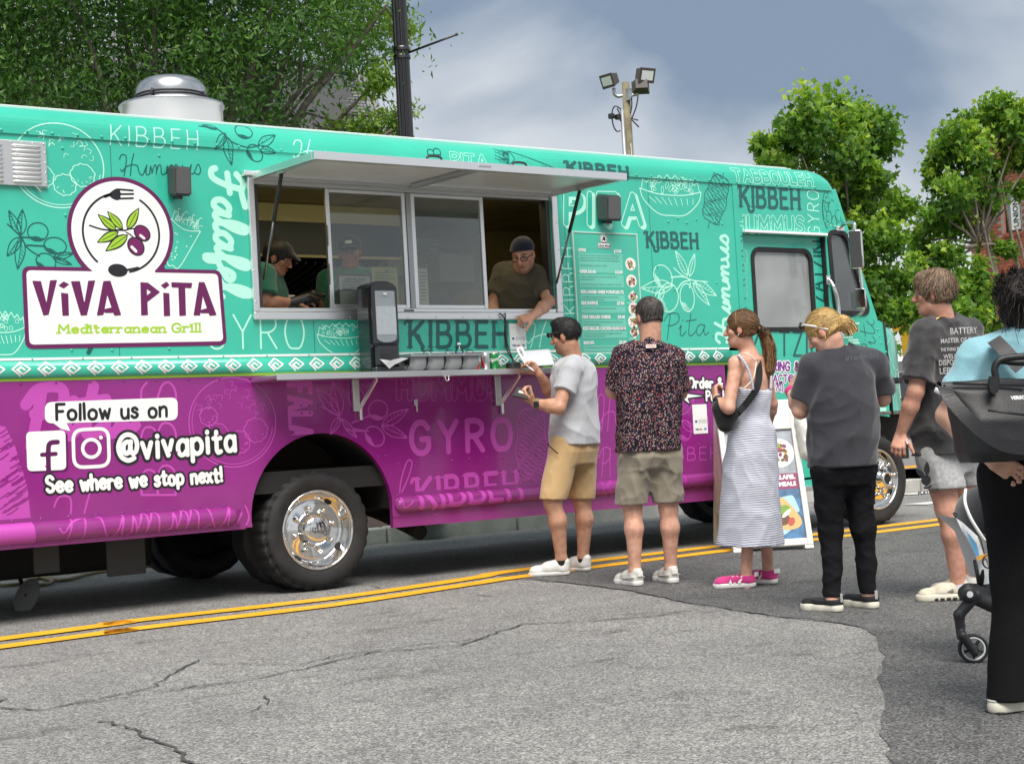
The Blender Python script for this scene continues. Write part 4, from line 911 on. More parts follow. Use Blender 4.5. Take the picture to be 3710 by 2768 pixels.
for x, z, wd, hh in ((-.2, 2.10, .25, .14), (.15, 2.11, .2, .12), (.45, 2.10, .3, .14)): box('stacked_container', (x, 2.0, 2.041), (x+wd, 2.2, 2.041+hh), M_CREAM, truck, .01)
for x in (-.75, .75):
    kl_ = box('kitchen_fill_light', (x, .09, 2.765), (x+1.2, .21, 2.799), M_ALUD, truck); box('fill_tube', (x+.02, .10, 2.752), (x+1.18, .20, 2.764), mat('fill_glow', (1.0, .82, .5), .4, emit=7), kl_)  # strip lights added out of sight above the opening to brighten the kitchen
for x in (-1.32, .02, 1.0, 2.16, 3.0): box('panel_seam', (x, -.0008, 1.56), (x+.004, .0005, 2.88 if not -.42 < x < 2.09 else 1.78), mat('seam_dark', (.01, .14, .10), .5), truck)
for x, y, z, a, b, h, m_ in ((2.1, 1.9, 1.72, .4, .3, .35, M_STEEL), (2.6, 1.95, 1.72, .3, .25, .5, M_CREAM), (1.7, 2.0, 2.35, .5, .2, .18, M_CREAM), (2.35, 2.0, 2.3, .35, .2, .25, M_WHITE), (2.9, 1.9, 2.2, .5, .3, .02, M_STEEL), (3.0, 1.95, 2.22, .25, .2, .22, M_CREAM), (3.35, .6, 1.2, .4, .6, 1.0, M_STEEL)): box('kitchen_store', (x, y, z), (x+a, y+b, z+h), m_, truck, .01)

# ================================================================== print on the truck
PN = lambda k, *pts: [TK(k, *q) for q in pts]
def word(name, text, k, BL, BR, TL, wd, m, parent, off=.0012, sp=.2, grow=0, inner=None, clip=None, use_surf=False, pre=0, **kw):
    b = PN(k, BL, BR, TL); st = textstrokes(text, *b, sp=sp, **kw); pr = [('s', s, wd) for s in st]
    return Print(pr, grow=grow, inner=inner, clip=clip).build(name, m, parent, off, surf if use_surf else None)
def western(name, text, k, BL, BR, TL, wd, m, parent, off=.0012, clip=None, use_surf=False):
    """slab capitals with spurs, the K with a swash leg"""
    b = [np.array(q) for q in PN(k, BL, BR, TL)]; st, W = layout(text, .34); ex = (b[1]-b[0])/W; ey = b[2]-b[0]; pr = []
    un = np.linalg.norm(ey)
    for s in st:
        P = [tuple(b[0]+ex*x+ey*y) for x, y in s]; pr.append(('s', P, wd))
        for (x, y), (x2, y2) in ((s[0], s[-1]),):
            pass
        if len(s) == 2 and abs(s[0][0]-s[1][0]) < .02:
            for t in (0, 1):
                q = b[0]+ex*s[t][0]+ey*s[t][1]; e = ex/np.linalg.norm(ex)*wd*1.75; pr.append(('p', [tuple(q-e-ey*.03), tuple(q+e-ey*.03), tuple(q+e+ey*.03), tuple(q-e+ey*.03)]))
            q = b[0]+ex*s[0][0]+ey*.52; e = ex/np.linalg.norm(ex)*wd*1.55; f = ey*.11; pr.append(('p', [tuple(q-e), tuple(q-f), tuple(q+e), tuple(q+f)]))
    if text[0] == 'K':
        pr.append(('s', smoothline([tuple(b[0]+ex*x+ey*y) for x, y in ((.38, .45), (.52, .1), (.62, -.22), (.85, -.26), (.98, -.12))]), wd*.8))
        pr.append(('s', smoothline([tuple(b[0]+ex*x+ey*y) for x, y in ((0, .95), (-.16, 1.02), (-.24, .9))]), wd*.7))
    return Print(pr, clip=clip).build(name, m, parent, off, surf if use_surf else None)
def art(name, prims, m, parent, off=.0012, clip=None, use_surf=False):
    return Print(prims, clip=clip).build(name, m, parent, off, surf if use_surf else None)
sp_, lp_, cs_ = up_p, low_p, cab_s
# --- teal side
word('lettering', 'KIBBEH', 1, (600, 338), (1072, 366), (600, 232), .0042, M_AQUA, rf, use_surf=True, sp=.42)
word('lettering', 'Hummus', 1, (655, 508), (1105, 500), (648, 388), .0034, M_DGRN, sp_, cursive=True, sp=.02)
O = lambda k, c, r1, r2, a, lw: art_olive(TK(k, *c), r1, r2, a, lw)
Lf = lambda k, a, b, wd, lw: art_leaf(TK(k, *a), TK(k, *b), wd, lw)
S = lambda k, pts, lw: ('s', smoothline(PN(k, *pts)), lw)
art('olive_branch_print', [S(1, [(40, 770), (110, 835), (150, 900), (215, 945)], .004), S(1, [(110, 840), (170, 845)], .005), S(1, [(150, 885), (245, 890)], .005)]+Lf(1, (110, 830), (48, 695), .16, .003)+Lf(1, (115, 830), (122, 690), .18, .003)+Lf(1, (110, 840), (38, 945), .2, .003)+Lf(1, (120, 850), (95, 1015), .16, .003)+O(1, (206, 812), .062, .054, 15, .0035)+O(1, (300, 888), .068, .050, -5, .0035)+Lf(1, (290, 950), (400, 930), .16, .003)+Lf(1, (290, 955), (390, 990), .14, .003)+O(1, (250, 975), .06, .05, -20, .0035), M_DGRN, sp_)
art('falafel_plate_print', art_plate(TK(1, 318, 452), .28, .255, .0038, 5), M_AQUA, sp_, use_surf=True)
art('olive_branch_print', [S(1, [(1090, 232), (1190, 255), (1250, 320), (1340, 355), (1400, 345)], .004)]+Lf(1, (1225, 275), (1170, 365), .2, .003)+Lf(1, (1225, 290), (1260, 450), .17, .003)+Lf(1, (1190, 250), (1110, 225), .15, .003)+Lf(1, (1400, 345), (1500, 285), .2, .003)+Lf(1, (1400, 355), (1500, 385), .18, .003)+O(1, (1385, 385), .062, .048, -40, .0035)+O(1, (1330, 265), .06, .05, 10, .0035), M_DGRN, rf, use_surf=True)
art('wrap_print', art_wrap(TK(1, 1010, 775), TK(1, 945, 985), .105, .0034, 6), M_AQUA, sp_)
word('lettering', 'Falafel', 1, (1150, 465), (1190, 1160), (1318, 480), .021, M_AQUA, sp_, cursive=True, sp=.02, clip=[TK(1, 1100, 440), TK(1, 1345, 445), TK(1, 1385, 1175), TK(1, 1100, 1180)])
word('lettering', 'GYRO', 1, (1125, 1446), (1655, 1446), (1120, 1262), .0062, M_AQUA, sp_, sp=.34)
word('lettering', 'yita', 1, (445, 1420), (890, 1395), (445, 1250), .014, M_DGRN, sp_, off=.0010, cursive=True)
art('salad_bowl_print', art_bowl(TK(1, -110, 1330)[0], TK(1, 140, 1330)[0], TK(1, 0, 1330)[1], TK(1, 0, 1480)[1], .0035, 7), M_AQUA, sp_)
art('salad_bowl_print', art_bowl(TK(2, 492, 1165)[0], TK(2, 800, 1165)[0], TK(2, 600, 1175)[1], TK(2, 700, 1290)[1], .0035, 8), M_AQUA, sp_, clip=[(-.3, 1.565), (.7, 1.565), (.7, 1.78), (-.3, 1.78)])
western('lettering', 'KIBBEH', 2, (1050, 1252), (1625, 1250), (1050, 1098), .0145, M_DGRY, sp_)
word('lettering', 'H', 2, (1740, 1260), (1890, 1250), (1740, 1105), .0045, M_AQUA, sp_, cursive=True)
word('lettering', 'Hu', 2, (350, 150), (560, 150), (345, 10), .0042, M_AQUA, rf, cursive=True, use_surf=True)
word('lettering', 'PITA', 2, (1295, 160), (1505, 178), (1288, 92), .0125, M_AQUA, rf, inner=.0045, use_surf=True, sp=.3)
art('wrap_print', art_wrap(TK(2, 1640, 120), TK(2, 1890, 195), .055, .003, 9), M_DGRN, rf, use_surf=True)
word('lettering', 'B', 2, (1228, 104), (1226, 66), (1152, 104), .004, M_DGRN, rf, use_surf=True)
western('lettering', 'KIBBEH', 3, (245, 205), (588, 236), (240, 138), .0135, M_DGRY, rf, use_surf=True)
word('lettering', 'PITA', 3, (240, 488), (668, 492), (240, 322), .030, M_AQUA, sp_, inner=.0085, sp=.36)
st = textstrokes('PITA', *PN(3, (252, 497), (680, 502), (252, 332)), sp=.36)
big = Print([('s', s_, .034) for s_ in st], cut=[('s', [(x-.010, z+.010) for x, z in s_], .033) for s_ in textstrokes('PITA', *PN(3, (244, 491), (672, 495), (244, 325)), sp=.36)])
big.build('lettering_shade', M_AQUA, sp_, .0010)
art('salad_bowl_print', art_bowl(TK(3, 660, 290)[0], TK(3, 1010, 290)[0], TK(3, 830, 300)[1], TK(3, 830, 445)[1], .0046, 10), M_AQUA, sp_, use_surf=True)
art('kebab_print', art_kebab(TK(3, 1062, 478), TK(3, 1130, 225), .11, .0032, 11), M_DGRY, sp_, use_surf=True)
western('lettering', 'KIBBEH', 3, (705, 626), (992, 634), (700, 540), .0125, M_DGRY, sp_)
art('olive_branch_print', [S(3, [(855, 745), (900, 785), (960, 815), (1050, 825)], .005), S(3, [(840, 800), (890, 795), (930, 800)], .006), S(3, [(870, 875), (905, 830), (950, 815)], .006), S(3, [(945, 860), (950, 830)], .006)]+Lf(3, (935, 790), (865, 648), .16, .004)+Lf(3, (945, 795), (975, 665), .15, .004)+Lf(3, (850, 848), (668, 860), .16, .004)+Lf(3, (800, 870), (735, 955), .2, .004)+Lf(3, (975, 825), (1100, 905), .16, .004)+Lf(3, (965, 830), (1060, 960), .15, .004)+O(3, (793, 795), .10, .085, -35, .0048)+O(3, (825, 915), .10, .115, -25, .0048)+O(3, (932, 915), .075, .11, 0, .0048), M_AQUA, sp_)
word('lettering', 'Pita', 3, (800, 1140), (1050, 1130), (800, 1010), .0036, M_DGRY, sp_, cursive=True)
word('lettering', 'Hummus', 3, (1185, 1175), (1165, 545), (1095, 1172), .0135, M_AQUA, sp_, cursive=True)
word('lettering', 'KIBBEH', 3, (300, 1005), (283, 632), (228, 1007), .0048, M_AQUA, sp_, sp=.35)
# --- cab
word('lettering', 'TABBOULEH', 3, (1198, 247), (1645, 274), (1192, 180), .0165, M_AQUA, rf, inner=.0055, use_surf=True, sp=.28)
western('lettering', 'KIBBEH', 3, (1240, 391), (1575, 408), (1236, 280), .0155, M_DGRY, cs_)
word('lettering', 'HUMMUS', 3, (1218, 538), (1600, 542), (1214, 450), .0185, M_AQUA, cs_, inner=.006, sp=.3)
word('lettering', 'GYRO', 3, (1690, 558), (1683, 308), (1626, 552), .0048, M_AQUA, cs_, sp=.35)
art('falafel_plate_print', art_plate(TK(3, 1765, 420), .125, .205, .003, 12), M_DGRN, cs_, clip=[(4.9, 2.55), (5.2, 2.58), (5.09, 2.88), (4.9, 2.88)])
word('lettering', 'KIBBEH', 3, (1220, 565), (1250, 975), (1275, 560), .0042, M_DGRY, cs_, sp=.35, clip=[(3.76, 1.56), (3.983, 1.56), (3.983, 2.47), (3.76, 2.47)])
word('lettering', 'TABBOULEH', 3, (1300, 985), (1298, 610), (1262, 985), .008, M_AQUA, door, inner=.003, off=-.0488, sp=.28)
word('lettering', 'TZATZIKI', 3, (1745, 1000), (1728, 590), (1672, 1000), .010, M_DGRN, door, off=-.0488, sp=.3, clip=[(4.85, 1.6), (4.945, 1.6), (4.945, 2.48), (4.85, 2.48)])
word('lettering', 'TZATZIKI', 3, (1238, 1238), (1745, 1248), (1238, 1100), .011, M_DGRY, door, off=-.0488, sp=.35)
def halo(name, text, k, BL, BR, TL, wd, gr, m1, m2, parent, off=.0020, **kw):
    o = word(name+'_outline', text, k, BL, BR, TL, wd, m2, parent, off=off, grow=gr, **kw); word(name, text, k, BL, BR, TL, wd, m1, o, off=off+.0008, **kw)
M_VIO = mat('violet_print', (.20, .03, .26), .3)
halo('contact_lettering', 'CATERING & EVENTS', 3, (1318, 1330), (1790, 1330), (1318, 1282), .0085, .009, M_VIO, M_WHITE, door, off=-.0475, sp=.28, clip=[(3.975, .5), (4.94, .5), (4.94, 1.7), (3.975, 1.7)])
halo('contact_lettering', 'CONTACT@VIVAPITA', 3, (1335, 1397), (1745, 1397), (1335, 1355), .0062, .008, M_VIO, M_WHITE, door, off=-.0475, sp=.25)
halo('contact_lettering', '(470)', 3, (1432, 1445), (1505, 1445), (1432, 1408), .0058, .008, M_VIO, M_WHITE, door, off=-.0475, sp=.22)
art('kebab_print', [('s', smoothline([tuple(np.array(TK(3, 1850+40*math.sin(i*.9), 1030+i*16))+np.array((d*.05, 0))) for d in (-1, -.3, .4, 1.2)], 3), .009) for i in range(14)], M_AQUA, cs_, clip=[(4.99, .9), (5.6, .9), (5.6, 1.76), (4.99, 1.76)])
word('lettering', 'Pita', 3, (2020, 1275), (2000, 1000), (1935, 1275), .0036, M_DGRY, cs_, cursive=True, clip=[(5.0, .96), (5.6, .96), (5.6, 1.78), (5.0, 1.78)])
art('lettering', [('s', [TK(3, 2010, 1500), TK(3, 2060, 1500)], .035), ('s', [TK(3, 2010, 1555), TK(3, 2060, 1555)], .03)], M_AQUA, cs_)
Print([('r', ell(.25, .02, .17, .2, 0, 20), .004), ('r', ell(.25, .02, .14, .17, 0, 20), .003), ('s', [(.05, -.05), (.2, .1), (.3, -.05), (.42, .12)], .004), ('s', smoothline([(.06, .5), (.0, .42), (.05, .3)]), .004), ('s', smoothline([(.1, .25), (.16, .2), (.12, .08), (.02, .1)]), .004)]).build('lettering', M_AQUA, nose, .003, fm=lambda a, b, off: (5.66+a*1.0, .012+.50*max(0.001, (a/.72))**1.35-off-.002, 1.13+b))
# --- belt diamonds: a key-fret lozenge repeated along the moulding
fret = [('s', [(-.052, .0), (0, .040), (.052, 0), (.012, -.030), (-.022, -.004), (-.002, .012), (.02, -.004)], .0052), ('s', [(-.052, .0), (-.015, -.030), (-.004, -.04)], .0052), ('s', [(-.028, -.002), (0, -.026)], .0045)]
for i, x in enumerate(np.arange(-2.98, 3.74, .1495)):
    pr = [('s', [(x+a, 1.492+b) for a, b in s_[1]], s_[2]) for s_ in fret]
    Print(pr, h=.003).build('fret_motif', M_WHITE, belt, .0018, surf)
# --- round badge and name plate
cc = np.array(TK(1, 659, 812)); RR = .3385
pr_l = [('p', rquad([(-1.893, 2.102), (-.622, 2.102), (-.606, 1.622), (-1.893, 1.612)], .05)), ('p', ell(*cc, RR, RR, 0, 64)), ('p', [TK(1, 440, 1010), TK(1, 900, 1015), TK(1, 850, 930), TK(1, 480, 920)])]
logo = art('badge_sign', pr_l, M_PLUM, sp_, .0030)
pw = [('p', rquad([(-1.868, 2.078), (-.647, 2.078), (-.631, 1.648), (-1.868, 1.638)], .03)), ('p', ell(*cc, RR-.026, RR-.026, 0, 64)), ('p', [TK(1, 508, 1040), TK(1, 842, 1040), TK(1, 842, 1000), TK(1, 508, 1000)])]
art('badge_face', pw, M_WHITE, logo, .0038)
c0 = np.array(TK(1, 660, 818))
art('badge_ring', [('s', ell(*c0, .243, .243, 0, 30, 104, 228), .0065), ('s', ell(*c0, .243, .243, 0, 30, -80, 58), .0065)], M_BLACK, logo, .0046)
art('fork_emblem', [('p', smoothline(PN(1, (588, 610), (612, 588), (640, 577), (655, 600), (650, 635), (630, 640), (605, 628), (588, 610)))), ('s', PN(1, (645, 582), (722, 588)), .006), ('s', PN(1, (645, 608), (724, 607)), .006), ('s', PN(1, (645, 632), (722, 630)), .006), ('s', PN(1, (570, 622), (610, 606)), .008)], M_BLACK, logo, .0046)
art('spoon_emblem', [('p', ell(*TK(1, 640, 1022), .062, .040, -4)), ('s', PN(1, (690, 1020), (750, 1008)), .007)], M_BLACK, logo, .0046)
lv = [((632, 805), (528, 715)), ((668, 800), (580, 698)), ((690, 800), (756, 680)), ((645, 812), (524, 872)), ((695, 828), (570, 920))]
art('leaf_emblem_outline', [('p', leafpts(TK(1, *a), TK(1, *b_), .19)) for a, b_ in lv]+[S(1, [(486, 778), (560, 800), (640, 803), (680, 805)], .005), S(1, [(680, 805), (710, 796), (750, 795)], .004), S(1, [(685, 815), (710, 830), (735, 855)], .004)], M_BLACK, logo, .0046)
for a, b_ in lv: art('leaf_emblem', [('p', leafpts(TK(1, a[0]*.96+b_[0]*.04, a[1]*.96+b_[1]*.04), TK(1, a[0]*.07+b_[0]*.93, a[1]*.07+b_[1]*.93), .15))], M_LIME, logo, .0052)
art('leaf_vein', [('s', PN(1, a, (a[0]*.25+b_[0]*.75, a[1]*.25+b_[1]*.75)), .002) for a, b_ in lv], M_BLACK, logo, .0058)
art('olive_emblem_outline', [('p', ell(*TK(1, 772, 820), .058, .048, -38)), ('p', ell(*TK(1, 738, 892), .062, .052, -52))], M_BLACK, logo, .0052)
art('olive_emblem', [('p', ell(*TK(1, 772, 820), .050, .040, -38)), ('p', ell(*TK(1, 738, 892), .054, .044, -52))], mat('olive_plum_print', (.16, .008, .10), .3), logo, .0060)
art('olive_glint', [('s', PN(1, (762, 832), (782, 848)), .008), ('s', PN(1, (715, 895), (738, 918)), .009)], M_WHITE, logo, .0068)
nm = [[(176, 1080), (220, 1082), (252, 1208), (272, 1078), (307, 1076), (262, 1262), (236, 1267), (228, 1240)], [(345, 1084), (373, 1098), (345, 1119), (319, 1105)], [(332, 1145), (368, 1150), (372, 1266), (340, 1267)], [(386, 1083), (432, 1082), (458, 1210), (480, 1080), (515, 1078), (470, 1265), (440, 1267)],
      [(562, 1082), (598, 1080), (580, 1160), (560, 1263), (527, 1267)], [(562, 1082), (598, 1080), (656, 1264), (622, 1267), (575, 1130)], [(566, 1234), (622, 1222), (618, 1252), (568, 1252)],
      [(764, 1088), (794, 1092), (802, 1264), (768, 1266)], [(764, 1088), (802, 1090), (867, 1140), (800, 1192), (798, 1160), (824, 1140), (788, 1116)], [(905, 1085), (919, 1102), (895, 1121), (875, 1104)], [(888, 1145), (918, 1148), (923, 1268), (892, 1270)],
      [(932, 1088), (1043, 1092), (1038, 1117), (934, 1113)], [(970, 1100), (1004, 1100), (1009, 1266), (976, 1269)], [(1082, 1087), (1110, 1088), (1098, 1180), (1086, 1266), (1053, 1266)], [(1082, 1087), (1110, 1088), (1175, 1264), (1140, 1268), (1092, 1130)], [(1092, 1238), (1142, 1224), (1138, 1254), (1092, 1254)]]
for q in nm: Print([('p', PN(1, *q))], grow=.002).build('name_letter', M_PLUM, logo, .0046 + (.0003*(nm.index(q) % 3)))
# slab-serif line
def slab_word(name, text, k, BL, BR, TL, wd, m, parent, off):
    b = [np.array(q) for q in PN(k, BL, BR, TL)]; st, W = layout(text, .24); ex = (b[1]-b[0])/W; ey = b[2]-b[0]; pr = []
    for s in st:
        P = [b[0]+ex*x+ey*y for x, y in s]; pr.append(('s', [tuple(q) for q in P], wd))
        for i, j in ((0, 1), (-1, -2)):
            if abs(s[i][0]-s[j][0]) < .12*abs(s[i][1]-s[j][1]) and (s[i][1] < .05 or s[i][1] > .55):
                e = ex/np.linalg.norm(ex)*wd*2.1; pr.append(('s', [tuple(P[i]-e), tuple(P[i]+e*(.9 if s[i][1] < .1 else .2))], wd*.75))
    return Print(pr, h=.003).build(name, m, parent, off)
slab_word('tagline_lettering', 'Mediterranean', 1, (318, 1362), (895, 1358), (318, 1318), .0062, M_LIME, logo, .0046)
slab_word('tagline_lettering', 'Grill', 1, (935, 1357), (1088, 1355), (935, 1312), .0062, M_LIME, logo, .0046)
# --- purple side
word('lettering', 'Pita', 4, (130, 440), (720, 400), (110, 170), .034, M_LPUR, lp_, cursive=True, slant=.1)
word('lettering', 'BBS', 4, (955, 740), (955, 130), (770, 740), .007, M_LPUR, lp_, sp=.3)
art('falafel_plate_print', art_plate(TK(4, 1268, 345), .30, .285, .0038, 13), M_LPUR, lp_, clip=[(-1, .6), (-.38, .8), (-.3, .95), (0, 1.06), (.1, 1.42), (-1, 1.42)])
cone = [('p', PN(4, (-90, 350), (30, 370), (80, 470), (120, 600), (150, 700), (165, 850), (185, 1000), (-90, 1040)))]
cuts = [('s', smoothline(PN(4, (x0, y0), (x0+30, y0-16), (x0+60, y0-40)), 4), .004) for x0, y0 in [(rng.uniform(-20, 110), rng.uniform(400, 860)) for _ in range(60)]]
Print(cone, cut=cuts).build('gyro_cone_print', M_LPUR, lp_, .0012, surf)
word('lettering', 'Hummus', 4, (305, 1000), (1385, 905), (290, 740), .0060, M_LPUR, lp_, cursive=True, use_surf=True)
bub = art('speech_bubble', [('p', rquad(PN(4, (243, 236), (966, 210), (966, 334), (243, 352)), .045)), ('p', PN(4, (262, 330), (345, 348), (360, 345), (382, 394), (330, 380)))], M_WHITE, lp_, .0030)
word('bubble_lettering', 'Follow us on', 4, (308, 333), (905, 314), (306, 250), .0092, M_BLACK, bub, .0040, sp=.24, jig=.03)
sh = ('p', rquad(PN(4, (140, 398), (355, 388), (360, 603), (148, 612)), .03))
fb = Print([sh], cut=[('s', smoothline(PN(4, (264, 625), (262, 500), (272, 460), (312, 453))), .0145), ('s', PN(4, (228, 522), (302, 517)), .0125)]).build('social_icon', M_WHITE, lp_, .0030)
Print([('p', rquad(PN(4, (150, 410), (367, 398), (370, 612), (158, 622)), .03))]).build('icon_shadow', mat('deep_purple_print', (.09, .004, .075), .3), fb, .0022)
ig = Print([('r', rquad(PN(4, (396, 388), (588, 378), (594, 582), (402, 592)), .06), .0105), ('r', ell(*TK(4, 496, 487), .053, .053, 0, 40), .0105), ('p', ell(*TK(4, 548, 428), .012, .012))]).build('social_icon', M_WHITE, lp_, .0030)
halo('handle_lettering', '@vivapita', 4, (646, 548), (1278, 500), (640, 418), .0142, .016, M_WHITE, M_BLACK, lp_, .0030, sp=.26, jig=.02)
halo('slogan_lettering', 'See where we stop next!', 4, (256, 725), (1208, 666), (250, 645), .0105, .012, M_WHITE, M_BLACK, lp_, .0030, sp=.27, jig=.03)
word('lettering', 'FALAFEL', 5, (265, 172), (275, 790), (410, 168), .019, M_LPUR, lp_, sp=.32, clip=[(-.2, 1.42), (.4, 1.42), (.35, 1.03), (-.2, 1.03)])
art('olive_branch_print', [S(5, [(480, 315), (600, 385), (660, 470), (800, 480)], .004), S(5, [(690, 425), (800, 380)], .006), S(5, [(700, 465), (780, 480)], .005)]+Lf(5, (605, 375), (452, 195), .17, .0035)+Lf(5, (610, 375), (560, 150), .2, .0035)+Lf(5, (605, 390), (545, 500), .2, .0035)+Lf(5, (620, 400), (720, 525), .14, .0035)+Lf(5, (885, 445), (1065, 335), .15, .0035)+Lf(5, (885, 450), (1055, 525), .16, .0035)+O(5, (862, 340), .075, .066, 10, .0045)+O(5, (840, 515), .078, .062, -35, .0045)+O(5, (720, 265), .06, .075, 10, .0035), M_LPUR, lp_)
word('lettering', 'HUMMUS', 5, (1000, 258), (1680, 262), (1000, 118), .024, M_LPUR, lp_, inner=.006, sp=.34)
word('lettering', 'GYRO', 5, (1085, 628), (1745, 595), (1080, 428), .0205, M_LPUR, lp_, sp=.42)
western('lettering', 'KIBBEH', 5, (1130, 985), (1790, 925), (1120, 800), .0175, M_LPUR, lp_, use_surf=True)
word('lettering', 'l', 5, (975, 1000), (1060, 985), (1010, 690), .005, M_LPUR, lp_, cursive=True, use_surf=True)
art('kebab_print', art_kebab(TK(5, 1885, 850), TK(5, 1880, 330), .13, .0036, 14, 18), M_LPUR, lp_)
word('lettering', 'Hummus', 6, (475, 700), (905, 640), (470, 490), .0045, M_LPUR, lp_, cursive=True)
word('lettering', 'PITA', 6, (480, 950), (760, 930), (480, 790), .0045, M_LPUR, lp_, cursive=True, sp=.3)
word('lettering', 'KIBBEH', 6, (800, 860), (1130, 845), (800, 790), .0045, M_LPUR, lp_, sp=.35)
word('lettering', 'KIBBEH', 6, (480, 1050), (930, 1010), (480, 960), .011, mat('dim_purple_print', (.36, .03, .30), .3), lp_, use_surf=True, sp=.3)
art('olive_branch_print', Lf(6, (905, 600), (1000, 520), .2, .0035)+Lf(6, (930, 640), (1010, 700), .2, .0035)+O(6, (945, 690), .07, .08, 10, .004)+O(6, (1040, 640), .07, .08, 0, .004), M_LPUR, lp_)
halo('order_lettering', 'Order &', 3, (942, 1430), (1132, 1430), (940, 1376), .0105, .011, M_WHITE, M_BLACK, lp_, .0030, sp=.24, jig=.02)
halo('order_lettering', 'Pay Here', 3, (1042, 1505), (1230, 1500), (1040, 1452), .0095, .011, M_WHITE, M_BLACK, lp_, .0030, sp=.24, jig=.02)
aw_p = PN(3, (885, 1478), (935, 1432), (930, 1466), (1022, 1478), (932, 1490), (945, 1522))
o = Print([('p', aw_p)], grow=.012).build('arrow_outline', M_BLACK, lp_, .0026); Print([('p', aw_p)]).build('arrow_print', M_WHITE, o, .0036)

# ================================================================== boards fixed to the side
mb = [np.array(TK(3, *q, -.02)) for q in ((285, 540), (645, 550), (335, 1225))]
mx0, mx1, mz1, mz0 = 2.225, 2.835, 2.432, 1.537
M_MENU = mat('menu_green', (.045, .44, .315), .18, coat=.5); M_MENU2 = mat('menu_pale', (.13, .52, .40), .2, coat=.5)
menu = thing('menu_board', 'clear-covered green menu board listing gyros and prices beside the serving window', 'menu board', (2.55, -.03, mz0))
box('board', (mx0, -.022, mz0), (mx1, -.0045, mz1), [M_MENU], menu, .004)
for lo_, hi_ in (((mx0-.012, -.026, mz0-.012), (mx0, -.0045, mz1+.012)), ((mx1, -.026, mz0-.012), (mx1+.012, -.0045, mz1+.012)), ((mx0, -.026, mz0-.012), (mx1, -.0045, mz0)), ((mx0, -.026, mz1), (mx1, -.0045, mz1+.012))): box('board_frame', lo_, hi_, mat('frame_clear', (.40, .62, .54), .2), menu, .002)
MF = lambda a, b, off=0: (mx0+a*(mx1-mx0), -.0225-off, mz1-b*(mz1-mz0))
def mrect(a0, a1, b0, b1, m, off, nm='menu_field'): return mesh(nm, [MF(a0, b1, off), MF(a1, b1, off), MF(a1, b0, off), MF(a0, b0, off)], [(0, 1, 2, 3)], m, menu)
def mtext(s, a, b, size, m, off=.002, wfit=None, bold=.0):
    k = size*.9
    o = btext('menu_text', s, m, menu, lambda x, y: (mx0+a*(mx1-mx0)+x, -.0225-off, mz1-b*(mz1-mz0)+y), size=k, bold=bold)
    if wfit:
        xs = [v.co.x for v in o.data.vertices]; x0 = min(xs); f = wfit*(mx1-mx0)/(max(xs)-x0)
        for v in o.data.vertices: v.co.x = x0+(v.co.x-x0)*f
    return o
M_MT = mat('menu_grey_text', (.07, .26, .22), .3)
rows = [('GYROS', '$15.00', .155, .105, ['Your choice of protein, wrapped in a warm pita with lettuce,', 'tomatoes, red onions, & our famous Viva Sauce, served with', 'fresh handcut seasoned potatoes. (Optional Viva Spicy Sauce)', '', 'Lamb & beef mixture, Chicken, or Falafel'], .165),
        ('GREEK SALAD', '$12.00', .335, .30, ['Lettuce, tomatoes, onions, cucumbers, kalamata olives,', 'pepperoncini & feta.', '', 'Add Lamb & beef mixture, Chicken, or Falafel for an extra $3.'], .105),
        ('SIDE LOADED GREEK POTATO', '$9.75', .505, .47, ['Fresh handcut seasoned potato wedges, topped with lamb', '& beef mixture, feta & Viva Sauce.'], .058),
        ('SIDE HUMMUS', '$7.00', .60, .565, ['A creamy blend of chickpeas served with diced pita.'], .058),
        ('KIDS GRILLED CHEESE', '$9.00', .715, .68, ['Grilled pita with melted American cheese, served with fresh', 'handcut seasoned potatoes.'], .058),
        ('KIDS GRILLED CHICKEN NUGGETS', '$12.00', .812, .775, ['Grilled & marinated chicken breast "nuggets", served with', 'fresh handcut seasoned potatoes.'], .058),
        ('BAKLAVA', '$5.00', .93, .895, ['A rich, flaky pastry layered with ground nuts & honey.'], .055)]
for nm_, pr_, b0, _, desc, hh in rows:
    mtext(nm_, .06, b0, .036, M_WHITE, bold=.0016, wfit=.0235*len(nm_)); mtext(pr_, .62, b0, .036, M_WHITE, bold=.0014, wfit=.12)
    mrect(.055, .755, b0+.012, b0+.012+hh, M_MENU2, .0009)
    for i, d in enumerate(desc):
        if d: mtext(d, .075, b0+.036+.0215*i, .021, M_MT, wfit=.0105*len(d))
for b0, b1 in ((.125, .462), (.475, .672), (.685, .885), (.9, .99)):
    for a0, a1, c0_, c1_ in ((.03, .97, b0, b0+.002), (.03, .97, b1, b1+.002), (.03, .033, b0, b1), (.967, .97, b0, b1)): mrect(a0, a1, c0_, c1_, M_MENU2, .0009, 'menu_rule')
M_FOOD = [mat('food_white', (.75, .73, .68), .5), mat('food_tan', (.62, .40, .16), .6), mat('food_red', (.45, .06, .04), .5), mat('food_green', (.18, .32, .05), .6), mat('food_brown', (.14, .06, .03), .6), mat('food_purple', (.20, .03, .10), .5)]
def foodpic(fm, r, kind, parent, seed, off=.0):
    r_ = np.random.default_rng(seed); pl = ell(0, 0, r, r*.95) if kind != 'sq' else rquad([(0, r), (r, 0), (0, -r), (-r, 0)], r*.25)
    o = Print([('p', pl)], h=r/14).build('food_picture', M_FOOD[0], parent, off, fm=fm)
    for i, mm in enumerate(M_FOOD[1:] if kind != 'wrap' else M_FOOD[1:5]):
        pr = [('p', ell(*(r_.uniform(-.62, .62, 2)*r*.85), r*r_.uniform(.09, .2), r*r_.uniform(.07, .14), r_.uniform(0, 180), 8)) for _ in range(7)]
        Print(pr, h=r/18).build('food_picture_piece', mm, o, off+.0006*(i+1), fm=fm)
